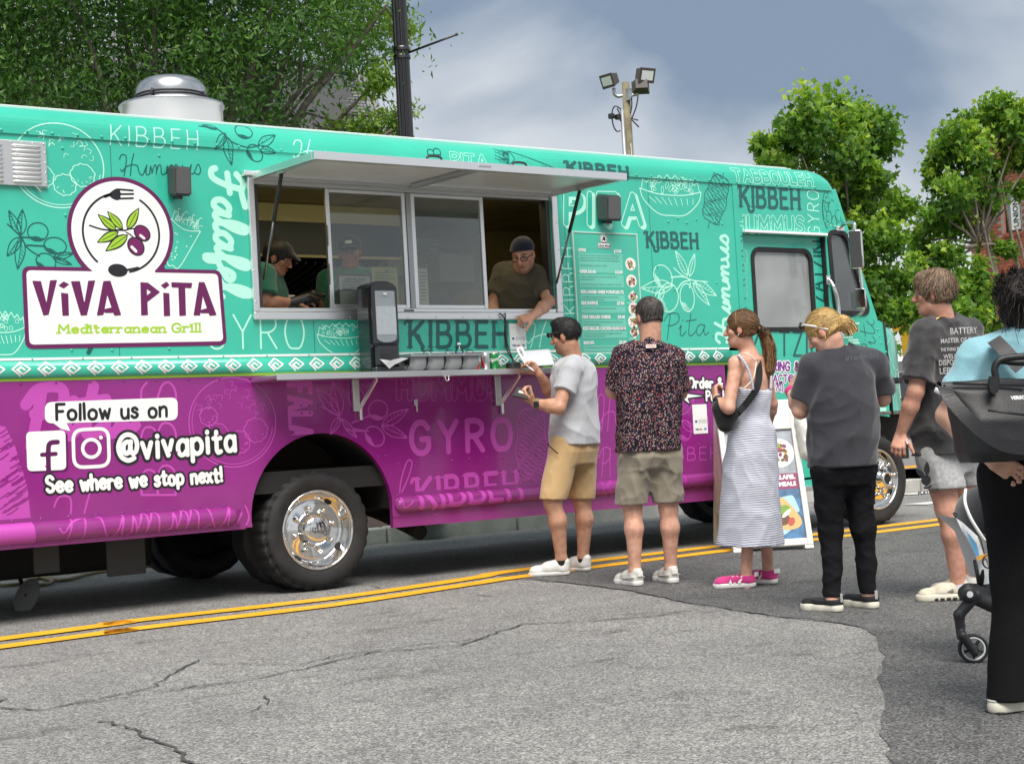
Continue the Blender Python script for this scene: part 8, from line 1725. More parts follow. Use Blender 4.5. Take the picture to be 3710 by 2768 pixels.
for s_, v_, sz, w_ in (('BATTERY', 245, .050, .15), ('MASTER OF PUPPETS', 272, .036, .25), ('THE THING THAT SHOULD NOT BE', 298, .026, .25), ('WELCOME HOME', 322, .034, .22), ('DISPOSABLE HEROES', 343, .044, .27), ('LEPER MESSIAH', 370, .048, .26), ('ORION', 398, .044, .14)):
    c_ = J(352, v_, 0); mm = mat('shirt_print_pale', (.42, .42, .42), .85)
    o = btext('shirt_text', s_, mm, p.o, lambda x, y: (x, y, 0), sz, .0006, 'CENTER'); xs = [v.co.x for v in o.data.vertices]; f_ = w_/(max(xs)-min(xs))
    cen = (J(304, v_)*1.0); 
    for v in o.data.vertices:
        x = v.co.x*f_; aa = (x-.085)/.20; q_ = cen+sdv*(.232*math.sin(aa))+bk*(.190*max(.2, math.cos(aa))**.85+.030)+UP*float(v.co.y); v.co = Vector([float(t) for t in q_])
M_GS = cloth('grey_sweat', (.33, .33, .335), .16, vs=60); hmL, hmR = J(298, 745, -.09), J(368, 735, .10)
pr = [('l', [J(304, 690), J(303, 640), J(302, 600)], p.L, p.F, [.155, .19, .18], [.12, .145, .14], 2.2, .05), ('c', hip+p.L*.09, hmL, .118, .125, .05), ('c', hip-p.L*.09, hmR, .118, .122, .05)]
solid('shorts', pr, M_GS, p.o, .006, [(hmL, -UP)], (.010, 34, 19))
rb = J(232, 705, -.20); RM = lambda x, z, off: rb+viewdir(.93, -.36)*x+UP*z+viewdir(-.36, -.93)*(off+.012-.35*x*x)
# silhouette patch and word on the leg
Print([('p', ell(.0, -.02, .026, .030)), ('p', leafpts((-.008, .0), (-.055, .045), .22)), ('p', leafpts((.006, .005), (.012, .085), .2)), ('p', [(-.018, -.052), (.0, -.06), (.03, -.044), (.024, -.06), (0, -.066), (-.014, -.068)])], h=.003).build('shorts_emblem', M_BLACK, p.o, .004, fm=RM)
btext('shorts_text', 'PLAYBOY', M_BLACK, p.o, lambda x, y: RM(x-.048, y-.10+.12*x, .004), .026, .0008)
p.hair('hair', hairm('hair_lightbrown', (.085, .055, .035), (.25, .17, .11)), .020, nape=-.06, wr=(.006, 100, 10), extra=[('e', p.W(0, .045, .085), (p.hr, p.hf, p.hu), (.07, .06, .045), .03)])
strands(p, MATS['hair_lightbrown'], 1300, L=.07, thick=.023, lift=.012, seed=6, wd=.0045); tube('necklace', curvepts([J(262, 188, -.10), J(285, 180, -.09), J(320, 182, -.02)], 5), .003, mat('gold', (.7, .45, .15), .25, metal=1), p.o, 6)
M_CR = mat('shoe_cream', (.55, .50, .40), .7, var=.12, vscale=30)
for a_, dr_ in ((aL, viewdir(-.98, .05)), (aR, viewdir(-.93, .32))):
    o, q = shoe(p, a_, dr_, .30, M_CR, mat('sole_cream', (.60, .56, .46), .5), .05, .085, .04); laces(o, q, 4, M_CR); sdn = 1 if np.dot(np.cross(UP, dr_), -FWH) > 0 else -1
    for i in range(7): box('sole_pod', (-.012, -.008, 0), (.012, .008, .006), M_BLK, o, .003, 1, basis(q(.08+.115*i, sdn*.0465, .012), np.cross(UP, dr_)*sdn, dr_))
    box('shoe_logo', (-.022, -.012, 0), (.022, .012, .004), M_BLACK, o, .008, 2, basis(q(.40, sdn*.0400, .058), np.cross(UP, dr_)*sdn+UP*.4, dr_))
for a_ in (aL, aR): solid('sock', [('c', a_-UP*.03, a_+UP*.035, .046, .045, 0.)], cloth('sock_white', (.62, .62, .62)), p.o, .006, [(a_+UP*.035, UP)])
tube('cigarette', [wL+(J(175, 600, -.16)-wL)*.6, J(172, 598, -.17)], .004, M_WHITE, p.o, 6); bpy.data.objects['cigarette'].name = 'paper_stick'

# ------------------------------------------------ woman with the black bag
p = Person('woman in pale blue top and black trousers with dark messy hair, carrying a black bag', 8, 5.62, (.06, 1.0), (.58, .36, .26))
J = p.J; hip = J(585, 700, .02); neck = J(545, 232, .03); shL, shR = J(402, 305, .0), J(700, 300, .02)
kL, aL, kR, aR = J(505, 1080, .0), J(486, 1450, -.03), J(665, 1080, .05), J(670, 1450, .05)
g0 = G(*N(8, 590, 1510)); p.start((g0[0], g0[1], gz(g0[1])))
eL, wL, eR, wR = J(302, 505, .02), J(452, 655, -.09), J(800, 510, .05), J(700, 660, -.05)
p.torso(hip, neck, .165, .12, (shL, shR)); p.leg(hip+p.L*.09, kL, aL, .95, .6); p.leg(hip-p.L*.09, kR, aR, .95, .6); p.arm(shL, eL, wL, 1.0); p.arm(shR, eR, wR, 1.0); p.cone(aL, aL-UP*.06, .036, .036); p.cone(aR, aR-UP*.06, .036, .036)
p.head(J(540, 156, .02), (.15, .98), -.08, .95, neck=J(545, 225, .02), nr=.05); p.hand(wL, J(520, 690, -.10)-wL, viewdir(.1, -.6)+UP*-.5, .7, .95, -1); p.hand(wR, viewdir(-1, 0)-UP*.3, viewdir(0, -1), .6, .95, 1)
p.build(brow=(.02, .015, .01))
M_BT = cloth('pale_blue_cotton', (.24, .46, .53), .08); slL, slR = shL+(eL-shL)*.72, shR+(eR-shR)*.72
pr = [('l', [J(575, 700), J(570, 600), J(560, 480), J(552, 360), J(548, 290), J(545, 245)], p.L, p.F, [.185, .182, .178, .190, .175, .085], [.145, .145, .138, .138, .118, .08], 2.4, .02), ('c', J(546, 258), shL, .072, .07, .05), ('c', J(546, 258), shR, .072, .07, .05), ('cx', shL, slL, .072, .086, slL-shL, .03), ('cx', shR, slR, .072, .086, slR-shR, .03)]
solid('blouse', pr, M_BT, p.o, .006, [(J(575, 640), -UP)], (.020, 32, 20), [('e', J(545, 215, .03), (p.L, p.F, UP), (.07, .078, .05), 0.)])
solid('cuff', [('c', slL-unit(eL-shL)*.01, slL+unit(eL-shL)*.012, .084, .082, 0.)], mat('cuff_white', (.7, .72, .72), .8), p.o, .006, [(slL+unit(eL-shL)*.012, eL-shL), (slL-unit(eL-shL)*.008, shL-eL)])
M_BP = cloth('black_knit', (.007, .007, .008), .2, rough=.95, sheen=0)
hm = J(505, 1440, -.03)
pr = [('l', [J(588, 800), J(585, 720), J(580, 650)], p.L, p.F, [.155, .19, .165], [.12, .145, .13], 2.2, .05), ('c', hip+p.L*.088, J(512, 1050), .118, .080, .05), ('c', hip-p.L*.088, J(675, 1050, .05), .118, .080, .05), ('c', J(512, 1050), hm, .080, .088, .05), ('c', J(668, 1050, .05), J(690, 1468, .05), .080, .095, .05)]
solid('trousers', pr, M_BP, p.o, .006, [(hm, -UP)], (.012, 30, 21, np.array((0, 0, 1.))))
M_DH = hairm('hair_darkest', (.007, .005, .005), (.028, .021, .018)); W_ = p.W; ax_ = (p.hr, p.hf, p.hu)
r_ = np.random.default_rng(60)
p.hair('hair', M_DH, .016, nape=-.11, wr=(.014, 60, 22), face=(.13, -.02, .08, .08, .09), extra=[('e', W_(.01, -.085, .06), ax_, (.06, .05, .05), .02), ('e', W_(-.055, -.045, -.02), ax_, (.04, .045, .05), .02), ('e', W_(.06, -.05, .02), ax_, (.04, .045, .05), .02), ('c', W_(0, -.07, -.04), W_(0, -.055, -.12), .055, .03, .03)])
strands(p, M_DH, 900, (.01, -.13, .06), .11, .022, .03, 7, .0045, -.10); strands(p, M_DH, 240, L=.11, thick=.026, lift=.09, seed=8, wd=.0035, lowz=-.1, top=(0, -.02, 0)); tail(p, M_DH, [W_(.0, -.09, .10), W_(.04, -.14, .07), W_(.0, -.15, .03), W_(-.04, -.13, .06), W_(.01, -.12, .12)], (.012, .024, .028, .024, .01), 200, 13)
solid('hair_clip', [('c', W_(-.03, -.128, .075), W_(.03, -.128, .05), .012, .012, .0)], mat('clip_tortoise', (.03, .02, .018), .2), p.o, .005)
for a_, dr_ in ((aL, viewdir(.86, .45)), (aR, viewdir(.5, .8))):
    a2 = a_+UP*(gz(a_[1])+.085-a_[2]) if 0 else a_; o, q = shoe(p, a_-np.array((0, 0, 0)), dr_, .26, mat('shoe_knit_ivory', (.62, .61, .54), .8, bump=.001, bscale=200), mat('sole_warmwhite', (.66, .63, .52), .5), .05, .075, .045); box('outsole', (-.05, -.04, 0), (.20, .04, .012), M_BLK, o, .01, 2, basis(q(.2, 0, -.004), UP, dr_))
# the bag hanging on her back
bg_ = thing('handbag', 'large black leather duffel bag hanging on the back of the woman in blue', 'bag', tuple(J(480, 650, -.35)))
M_LEA = mat('bag_leather', (.009, .0095, .012), .45, var=.2, vscale=60, bump=.0012, bscale=260)
Lb_, Rb_ = J(330, 402, -.32), J(800, 400, -.26); sd_ = unit(Rb_-Lb_); fo = np.cross(sd_, UP); bt = J(325, 640, -.32)
mid = (Lb_+Rb_)/2; hl2 = np.linalg.norm(Rb_-Lb_)/2; zt, zb = J(400, 392, -.32)[2], J(400, 655, -.32)[2]
pr = [('l', [np.array((*mid[:2], zb))+UP*.0, np.array((*mid[:2], zb+.03)), np.array((*mid[:2], (zt+zb)/2)), np.array((*mid[:2], zt-.03)), np.array((*mid[:2], zt))], sd_, fo, [hl2*.92, hl2*.98, hl2, hl2*1.0, hl2*.98], [.10, .115, .105, .055, .02], 4.0, 0.)]
bag = solid('bag_body', pr, M_LEA, bg_, .006, (), (.008, 22, 23))
tube('zip', [J(320, 398, -.37), J(420, 400, -.375), J(560, 404, -.37)], .006, M_BLK, bag, 6)
for dz_, hz in ((-.39, 300), (-.28, 318)):
    pts = [J(455, 425, dz_), J(462, 385, dz_), J(458, 350, dz_), J(475, 322+.2*(hz-300), dz_), J(530, hz+12, dz_), J(620, hz+10, dz_), J(690, 330, dz_), J(700, 400, dz_)]
    tube('bag_handle', curvepts(pts, 5), .0125, M_LEA, bag, 10)
bm = bmesh.new(); K = [bm.verts.new(Vector(J(457+dx_, y_, -.435)+(-fo if fo @ FWH > 0 else fo)*.0)) for dx_, y_ in ((-10, 375), (10, 375), (16, 410), (12, 428), (0, 436), (-12, 428), (-16, 410))]; bm.faces.new(K); g = bmesh.ops.extrude_face_region(bm, geom=bm.faces[:])
for v in g['geom']:
    if isinstance(v, bmesh.types.BMVert): v.co += Vector(FWH*.03)
fromb('handle_tab', bm, M_LEA, bag)
strap('shoulder_strap', [J(292, 412, -.38), J(312, 450, -.42), J(360, 505, -.45), J(420, 560, -.46), J(480, 598, -.46), J(560, 612, -.45), J(640, 600, -.43)], .046, M_LEA, bag, viewdir(0, -1)); tube('strap_clasp', curvepts([J(290, 398, -.34), J(282, 420, -.36), J(290, 435, -.38), J(298, 415, -.37)], 4), .006, mat('clasp_gunmetal', (.12, .12, .13), .3, metal=1), bag, 6)
strap('back_strap', [J(455, 255, -.10), J(490, 290, -.14), J(530, 335, -.17), J(545, 350, -.18)], .052, M_LEA, bag, viewdir(0, -1))
tube('pocket_piping', [J(436, 487, -.455), J(560, 503, -.45)], .005, M_BLK, bag, 6); cq2 = J(512, 452, -.452); btext('bag_text', 'VERSO', M_WHITE, bag, lambda x, y: cq2+_r0*x+UP*y, .016, .001)

# ------------------------------------------------ staff inside the truck
p = Person('man in blue cap and olive T-shirt leaning out of the serving window', 2, 11.35, (-.30, -.95), (.55, .31, .22))
J = p.J; hip = J(1690, 1260, .35); neck = J(1725, 770, .10); shL, shR = J(1845, 830, .02), J(1600, 800, .18)
p.start(tuple(hip*np.array((1, 1, 0))+np.array((0, 0, .8)))); eL, wL, eR, wR = J(1880, 985, -.05), J(1782, 1072, -.30), J(1545, 1000, .15), J(1560, 1130, .05)
p.torso(hip, neck, .19, .14, (shL, shR)); p.arm(shL, eL, wL, 1.12); p.arm(shR, eR, wR, 1.1)
p.head(J(1728, 700, -.08), (-.32, -.94), -.42, 1.0, neck=J(1725, 775, .06), nr=.066); p.hand(wL, J(1715, 1090, -.34)-wL, viewdir(.2, .5)-UP*.5, 1.0, 1.0, 1); p.hand(wR, -UP, viewdir(0, .6), .4, 1, 1); p.build(brow=(.06, .04, .03), stub=(.25, .15, .11))
M_OL = cloth('olive_jersey', (.085, .078, .058), .12); slL, slR = shL+(eL-shL)*.68, shR+(eR-shR)*.7
pr = [('l', [J(1690, 1260, .35), J(1695, 1100, .27), J(1705, 930, .19), J(1718, 840, .13), J(1724, 785, .09)], p.L, p.F, [.215, .215, .215, .20, .12], [.17, .17, .16, .14, .09], 2.4, .02), ('c', J(1724, 800, .10), shL, .08, .078, .05), ('c', J(1724, 800, .10), shR, .08, .078, .05), ('cx', shL, slL, .08, .085, slL-shL, .03), ('cx', shR, slR, .08, .085, slR-shR, .03)]
solid('t_shirt', pr, M_OL, p.o, .007, [], (.018, 32, 24), [('e', J(1726, 752, .03), (p.L, p.F, UP), (.075, .085, .06), 0.)])
W_ = p.W; ax_ = (p.hr, p.hf, p.hu); solid('cap', [('e', W_(0, -.008, .052), ax_, (.087, .103, .085), .0), ('e', W_(0, .0, .045), ax_, (.088, .104, .03), .02)], cloth('navy_cotton', (.008, .010, .030)), p.o, .005, [(W_(0, .06, .048), -p.hu*1.0-p.hf*-.30)])
gm_ = mat('glasses_black', (.012, .012, .012), .3)
for q_ in (-1, 1):
    o = tube('glasses', [W_(q_*.034+.026*math.cos(t), .104, .000+.017*math.sin(t)) for t in np.linspace(0, 6.283, 17)], .0032, gm_, p.o, 6); tube('glasses_arm', [W_(q_*.060, .100, .004), W_(q_*.080, .02, .006), W_(q_*.080, -.02, .0)], .003, gm_, o, 6)
tube('glasses_bridge', [W_(-.010, .106, .003), W_(.010, .106, .003)], .003, gm_, p.o, 6)

p = Person('woman in dark cap and green shirt filling a takeout box inside the truck', 2, 10.45, (.86, -.20), (.40, .20, .13))
J = p.J; hip = J(160, 1260, .05); neck = J(205, 770, .05); shL, shR = J(185, 830, .20), J(175, 820, -.12)
p.start(tuple(hip*np.array((1, 1, 0))+np.array((0, 0, .8)))); eR, wR, eL, wL = J(180, 985, -.18), J(360, 985, -.10), J(260, 985, .25), J(400, 970, .12)
p.torso(hip, neck, .17, .13, (shL, shR)); p.arm(shL, eL, wL, 1.0); p.arm(shR, eR, wR, 1.05)
p.head(J(262, 720, .0), (.94, -.20), -.42, .95, neck=J(212, 785, .03), nr=.055); p.hand(wR, J(440, 965, -.08)-wR, viewdir(.2, .3)-UP*.8, .5, .95, -1); p.hand(wL, J(460, 950, .12)-wL, -UP, .5, .95, 1); p.build(brow=(.02, .012, .01))
M_GN = cloth('staff_green', (.02, .13, .085), .12); slR, slL = shR+(eR-shR)*.72, shL+(eL-shL)*.7
pr = [('l', [hip, J(168, 1050, .05), J(180, 900, .05), J(198, 800, .05)], p.L, p.F, [.18, .185, .18, .10], [.15, .16, .15, .09], 2.4, .02), ('c', J(200, 805, .05), shL, .07, .07, .05), ('c', J(200, 805, .05), shR, .07, .075, .05), ('cx', shL, slL, .075, .08, slL-shL, .03), ('cx', shR, slR, .078, .088, slR-shR, .03)]
solid('t_shirt', pr, M_GN, p.o, .008, [], (.008, 16, 25)); W_ = p.W; ax_ = (p.hr, p.hf, p.hu)
solid('cap', [('e', W_(0, -.01, .045), ax_, (.088, .105, .085), .0), ('c', W_(-.03, .10, .04), W_(.03, .10, .04), .03, .03, .02), ('c', W_(-.03, .14, .035), W_(.03, .14, .035), .016, .016, .02)], cloth('cap_black', (.006, .006, .009)), p.o, .006, [(W_(0, .06, .032), -p.hu)])
p.hair('hair', M_DH, .016, nape=-.10, face=(.118, -.02, .08, .08, .09)); lathe('earring', [(0, -.005), (.005, 0), (0, .005)], MATS['pearl'], p.o, 8, Matrix.Translation(Vector(W_(.084, 0, -.04))))
for wq, tq in ((wR, J(440, 965, -.08)), (wL, J(460, 950, .12))): solid('glove', [('c', wq-unit(tq-wq)*.02, wq+unit(tq-wq)*.09, .04, .044, .01), ('c', wq+unit(tq-wq)*.09, wq+unit(tq-wq)*.15-UP*.02, .04, .026, .01)], mat('glove_black', (.008, .008, .009), .4), p.o, .006)

p = Person('cook in dark cap and green shirt standing behind the sliding glass', 2, 11.1, (.05, -1.0), (.30, .15, .10))
J = p.J; hip = J(690, 1200, .05); neck = J(690, 790); shL, shR = J(820, 850), J(560, 850); p.start(tuple(hip*np.array((1, 1, 0))+np.array((0, 0, .8)))); eL, wL, eR, wR = J(850, 1010), J(760, 1080, -.2), J(540, 1010), J(620, 1080, -.2)
p.torso(hip, neck, .175, .13, (shL, shR)); p.arm(shL, eL, wL); p.arm(shR, eR, wR); p.head(J(690, 690, -.02), (.05, -1.0), -.15, .97, neck=J(690, 795), nr=.056); p.hand(wL, viewdir(-.8, -.2), -UP, .5, .95, 1); p.hand(wR, viewdir(.8, -.2), -UP, .5, .95, -1); p.build(.007, brow=(.02, .012, .01))
pr = [('l', [hip, J(690, 1000), J(690, 870), J(690, 805)], p.L, p.F, [.19, .19, .19, .10], [.15, .155, .145, .09], 2.4, .02), ('c', J(690, 820), shL, .07, .07, .05), ('c', J(690, 820), shR, .07, .07, .05), ('cx', shL, shL+(eL-shL)*.7, .078, .082, eL-shL, .03), ('cx', shR, shR+(eR-shR)*.7, .078, .082, eR-shR, .03)]
solid('t_shirt', pr, M_GN, p.o, .008, [], (.008, 16, 26)); W_ = p.W; ax_ = (p.hr, p.hf, p.hu)
cp = solid('cap', [('e', W_(0, -.01, .05), ax_, (.09, .105, .088), .0), ('c', W_(-.04, .11, .03), W_(.04, .11, .03), .025, .025, .02)], MATS['cap_black'], p.o, .007, [(W_(0, .06, .028), -p.hu)]); box('cap_patch', (-.025, -.012, 0), (.025, .012, .003), mat('patch_pale', (.5, .5, .5), .6), cp, 0, 1, basis(W_(0, .094, .085), p.hf+p.hu*.4, p.hr))

# ================================================================== things on the counter
CT = SH+.0035
def on(u, v, y): return T(u, v, y)
nd = thing('napkin_dispenser', 'tall black napkin dispenser with clear front on the counter', 'napkin dispenser', (.40, -.2, CT))
x0, x1, y0, y1 = .285, .505, -.30, -.13
def arch_loop(x0, x1, z0, z1, rise, n=10): return [(x0, z0), (x1, z0), (x1, z1)]+[((x0+x1)/2+(x1-x0)/2*math.cos(t), z1+rise*math.sin(t)) for t in np.linspace(0, math.pi, n)[1:-1]]+[(x0, z1)]
M_ND = mat('dispenser_black', (.014, .015, .019), .22, coat=.4)
panel('shell', arch_loop(x0, x1, CT, CT+.56, .045), [], y0+.03, y1, M_ND, nd)
panel('cover', arch_loop(x0+.012, x1-.012, CT+.19, CT+.552, .038), [], y0, y0+.029, M_ND, nd)
panel('napkin_stack', arch_loop(x0+.042, x1-.032, CT+.245, CT+.43, .004), [], y0-.004, y0-.0005, mat('napkin_paper', (.74, .74, .75), .8, var=.05, vscale=40), nd)
wnd = [(x0+.040, CT+.225)]+[((x0+x1)/2+.005+(x1-x0-.076)/2*math.cos(t), CT+.225+.03*math.sin(t)) for t in np.linspace(math.pi, 2*math.pi, 8)[1:-1]]+[(x1-.032, CT+.225), (x1-.034, CT+.535), (x0+.040, CT+.535)]
panel('clear_window', wnd, [], y0-.010, y0-.006, glass('dispenser_clear', (.92, .94, .95), 1.22), nd); panel('window_back', wnd, [], y0-.0004, y0+.0001, mat('window_grey', (.50, .51, .52), .4), nd)
box('napkin_mouth', (x0+.02, y0-.02, CT+.03), (x1-.02, y0+.029, CT+.18), M_ND, nd, .03, 3); box('mouth_base', (x0-.002, y0-.03, CT), (x1+.002, y0+.029, CT+.035), M_ND, nd, .012, 2)
box('maker_tab', ((x0+x1)/2-.012, y0-.0125, CT+.508), ((x0+x1)/2+.014, y0-.0102, CT+.522), M_WHITE, nd)
bm = bmesh.new(); P = [bm.verts.new(q) for q in ((x0+.03, y0-.03, CT+.085), (x0+.10, y0-.05, CT+.072), (x1-.02, y0-.035, CT+.092), (x1+.03, y0-.04, CT+.085), (x0+.13, y0-.055, CT+.045), (x0+.085, y0-.06, CT+.018), (x0+.055, y0-.055, CT+.05))]
for f in ((0, 6, 1), (6, 5, 1), (5, 4, 1), (1, 4, 2), (4, 3, 2)): bm.faces.new([P[i] for i in f])
bmesh.ops.solidify(bm, geom=bm.faces[:], thickness=.0015); fromb('napkin', bm, mat('napkin_paper', (.74, .74, .75), .8), nd)
# grey four-well caddy
tr = thing('condiment_tray', 'grey plastic four-well condiment tray with clear lid on the counter', 'condiment tray', (.87, -.24, CT)); tx0, tx1 = .545, 1.135; M_TR = mat('tray_grey', (.27, .275, .29), .45)
for i in range(4):
    xa = tx0+.02+i*.142; xb = xa+.130; prf = [(-.335, CT+.095), (-.335, CT+.045), (-.325, CT+.02), (-.29, CT+.003), (-.19, CT+.003), (-.15, CT+.02), (-.14, CT+.095)]
    V = []; F = []; xs = [xa, xa+.012, xa+.03, xb-.03, xb-.012, xb]
    for x in xs:
        e_ = 0 if xa+.02 < x < xb-.02 else (.012 if (xa+.005 < x < xb-.005) else .03)
        V += [(x, y+(e_ if y < -.24 else -e_), CT+.003+max(0, z-CT-.003)*(1)+(e_*.6 if z < CT+.05 else 0)) for y, z in prf]
    n = len(prf)
    for k in range(len(xs)-1):
        for j in range(n-1): a = k*n+j; F.append((a, a+1, a+1+n, a+n))
    F += [tuple(range(n)), tuple(range((len(xs)-1)*n, len(xs)*n))[::-1]]
    mesh('well', V, F, M_TR, tr, True)
box('rim', (tx0, -.355, CT+.094), (tx1, -.12, CT+.108), M_TR, tr, .005)
box('lid', (tx0+.005, -.35, CT+.1085), (tx1-.005, -.125, CT+.116), glass('lid_clear', (.86, .9, .9), 1.5), tr, .003)
for x in (.66, .83, 1.0): tube('lid_clip', curvepts([(x, -.33, CT+.116), (x+.02, -.32, CT+.135), (x+.06, -.31, CT+.135), (x+.075, -.31, CT+.117)], 4), .004, MATS['lid_clear'], tr, 6)
# cans
def can(x, y, body, label, wordc, txt, extra=None):
    t = thing('drink_can', label, 'drink can', (x, y, CT), 'drink cans on the counter'); M_ = Matrix.Translation((x, y, CT))
    lathe('can_body', [(.024, .0), (.027, .004), (.033, .012), (.033, .104), (.0275, .116)], body, t, 24, M_, True); lathe('can_lid', [(.0275, .116), (.028, .121), (.0255, .121), (.0245, .1175), (0, .1175)], M_ALU, t, 20, M_)
    a0 = math.atan2(CAM[1]-y, CAM[0]-x)
    if txt: btext('can_text', txt, wordc, t, lambda u, v: (x+.0336*math.cos(a0+(u-.028)/.033), y+.0336*math.sin(a0+(u-.028)/.033), CT+.058+v+.12*u), .034, .0008)
    return t
M_RED = mat('can_red', (.55, .008, .012), .25, metal=.3, coat=.5); M_SIL = mat('can_silver', (.55, .56, .58), .3, metal=.8); M_GRN = mat('can_green', (.01, .24, .05), .25, metal=.3, coat=.5)
can(1.155, -.20, M_RED, 'red cola can with white script beside the condiment tray', M_WHITE, 'Coke'); t = can(1.243, -.20, M_SIL, 'silver and red diet cola can between the red and green cans', M_RED, None); can(1.318, -.20, M_GRN, 'green lemon soda can at the right end of the row', M_WHITE, 'Sprite')
V = []; F = []; a0 = math.atan2(CAM[1]+.2, CAM[0]-1.243)
for i in range(7):
    a = a0-.15-i*.13; V += [(1.243+.0336*math.cos(a), -.2+.0336*math.sin(a), CT+.014+.004*i), (1.243+.0336*math.cos(a), -.2+.0336*math.sin(a), CT+.03+.011*i)]
for i in range(6): F.append((2*i, 2*i+1, 2*i+3, 2*i+2))
V2 = [(1.243+.0338*math.cos(a0+da), -.2+.0338*math.sin(a0+da), CT+z) for da, z in ((-.25, .05), (.25, .05), (.25, .1), (-.25, .1))]; mesh('can_print', V, F, M_RED, t); mesh('can_panel', V2, [(0, 1, 2, 3)], mat('can_dark', (.08, .08, .09), .4), t)
wb = thing('water_bottle', 'clear plastic water bottle with blue label behind the condiment tray', 'bottle', (1.13, -.09, CT)); M_ = Matrix.Translation((1.105, -.09, CT))
lathe('bottle', [(.0, .002), (.028, .002), (.031, .012), (.031, .05), (.029, .056), (.031, .062), (.031, .135), (.026, .155), (.014, .178), (.012, .185), (.012, .195)], glass('pet_clear', (.88, .93, .95), 1.45), wb, 24, M_); lathe('bottle_label', [(.0316, .07), (.0316, .128)], mat('label_blue', (.03, .13, .42), .35), wb, 24, M_); lathe('bottle_cap', [(.0135, .188), (.0135, .204), (0, .205)], M_WHITE, wb, 16, M_); lathe('label_band', [(.0319, .09), (.0319, .108)], M_WHITE, wb, 24, M_)
# till screen and cable
tb = thing('till_tablet', 'white-framed till tablet on a black stand at the counter end', 'tablet', (1.74, -.16, CT)); Mt = basis((1.735, -.16, CT+.085), (-.25, -.80, .55), (1, -.25, 0))
box('bezel', (-.105, -.07, -.008), (.105, .07, .004), mat('tablet_white', (.72, .73, .74), .3), tb, .008, 2, Mt); box('screen', (-.088, -.056, .0045), (.088, .056, .006), mat('screen_pale', (.70, .72, .76), .15, emit=.15), tb, .003, 1, Mt)
solid('stand', [('c', np.array((1.70, -.12, CT+.02)), np.array((1.78, -.10, CT+.02)), .03, .03, .01), ('c', np.array((1.73, -.12, CT+.02)), np.array((1.735, -.14, CT+.07)), .028, .02, .01)], M_BLK, tb, .006, [(np.array((0, 0, CT+.001)), -UP)])
pad = thing('cable_coil', 'coiled black cable lying beside the till tablet', 'cable', (1.52, -.15, CT)); tube('coil', [(1.50+.055*math.cos(t)*(1+.05*math.sin(3*t)), -.18+.035*math.sin(t), CT+.008+.0022*t) for t in np.linspace(0, 18, 70)], .007, M_BLK, pad, 6)
tube('lead', curvepts([T(*N(2, 1560, 1040), .02), T(*N(2, 1600, 1060), -.05), T(*N(2, 1618, 1100), -.045), T(*N(2, 1618, 1200), -.03), T(*N(2, 1640, 1290), -.05), T(*N(2, 1690, 1350), -.12), (1.56, -.17, CT+.03)], 5), .005, M_BLK, pad, 6); tube('lead', curvepts([T(*N(2, 1622, 1040), .02), T(*N(2, 1620, 1070), -.055), T(*N(2, 1622, 1180), -.04), T(*N(2, 1640, 1260), -.045), T(*N(2, 1665, 1330), -.11), (1.49, -.17, CT+.03)], 5), .005, M_BLK, pad, 6)
# ================================================================== inside the window
PCZ = 1.742
bx_ = thing('takeout_box', 'open white foam takeout box on the prep counter', 'takeout box', (-.05, .32, PCZ)); M_FOAM = mat('foam_white', (.70, .67, .60), .7)
box('box_base', (-.14, .22, PCZ), (.13, .42, PCZ+.045), M_FOAM, bx_, .012, 2); Mx_ = basis((0, .44, PCZ+.15), (.1, -.96, .25), (1, 0, 0)); box('box_lid', (-.125, -.115, -.01), (.145, .115, .02), M_FOAM, bx_, .018, 3, Mx_); box('lid_panel', (-.07, -.07, .0205), (.10, .075, .026), M_FOAM, bx_, .01, 2, Mx_)
for k in range(9): box('lid_rib', (-.112, -.09+.02*k, .0195), (-.085, -.082+.02*k, .024), M_FOAM, bx_, .002, 1, Mx_)
solid('food', [('e', np.array((-.10, .30, PCZ+.05)), (np.array((1., 0, 0)), np.array((0, 1., 0)), UP), (.05, .05, .018), .01), ('e', np.array((-.03, .28, PCZ+.05)), (np.array((1., 0, 0)), np.array((0, 1., 0)), UP), (.03, .03, .015), .01)], mat('food_yellow', (.55, .30, .04), .6), bx_, .006)
def sheet(name, label, a, b, y, m, cat='notice'):
    (xa, za), (xb, zb) = TK(2, *a, y), TK(2, *b, y); t = thing(name, label, cat, ((xa+xb)/2, y, zb), 'papers inside the serving window'); box('page', (xa, y, zb), (xb, y+.003, za), m, t); return t, xa, xb, za, zb
M_PAP = mat('paper_white', (.72, .73, .72), .8); M_INK = mat('ink_grey', (.22, .22, .24), .8)
def lines(t, xa, xb, za, zb, y, n, z_from=.3, z_to=.9, seed=0):
    r_ = np.random.default_rng(seed)
    for i in range(n):
        z = za-(za-zb)*(z_from+(z_to-z_from)*i/n); l = r_.uniform(.5, .85); box('text_line', (xa+.1*(xb-xa), y-.0012, z-.003), (xa+(.1+l)*(xb-xa), y-.0004, z+.003), M_INK, t)
t, xa, xb, za, zb = sheet('certificate', 'framed white certificate leaning inside the left sliding pane', (622, 825), (818, 1018), .05, M_PAP); lines(t, xa, xb, za, zb, .05, 4, .2, .5, 1)
for lo_, hi_ in (((xa-.015, .046, zb-.015), (xa, .056, za+.015)), ((xb, .046, zb-.015), (xb+.015, .056, za+.015)), ((xa, .046, za), (xb, .056, za+.015)), ((xa, .046, zb-.015), (xb, .056, zb))): box('picture_frame', lo_, hi_, mat('frame_grey', (.10, .10, .10), .4), t)
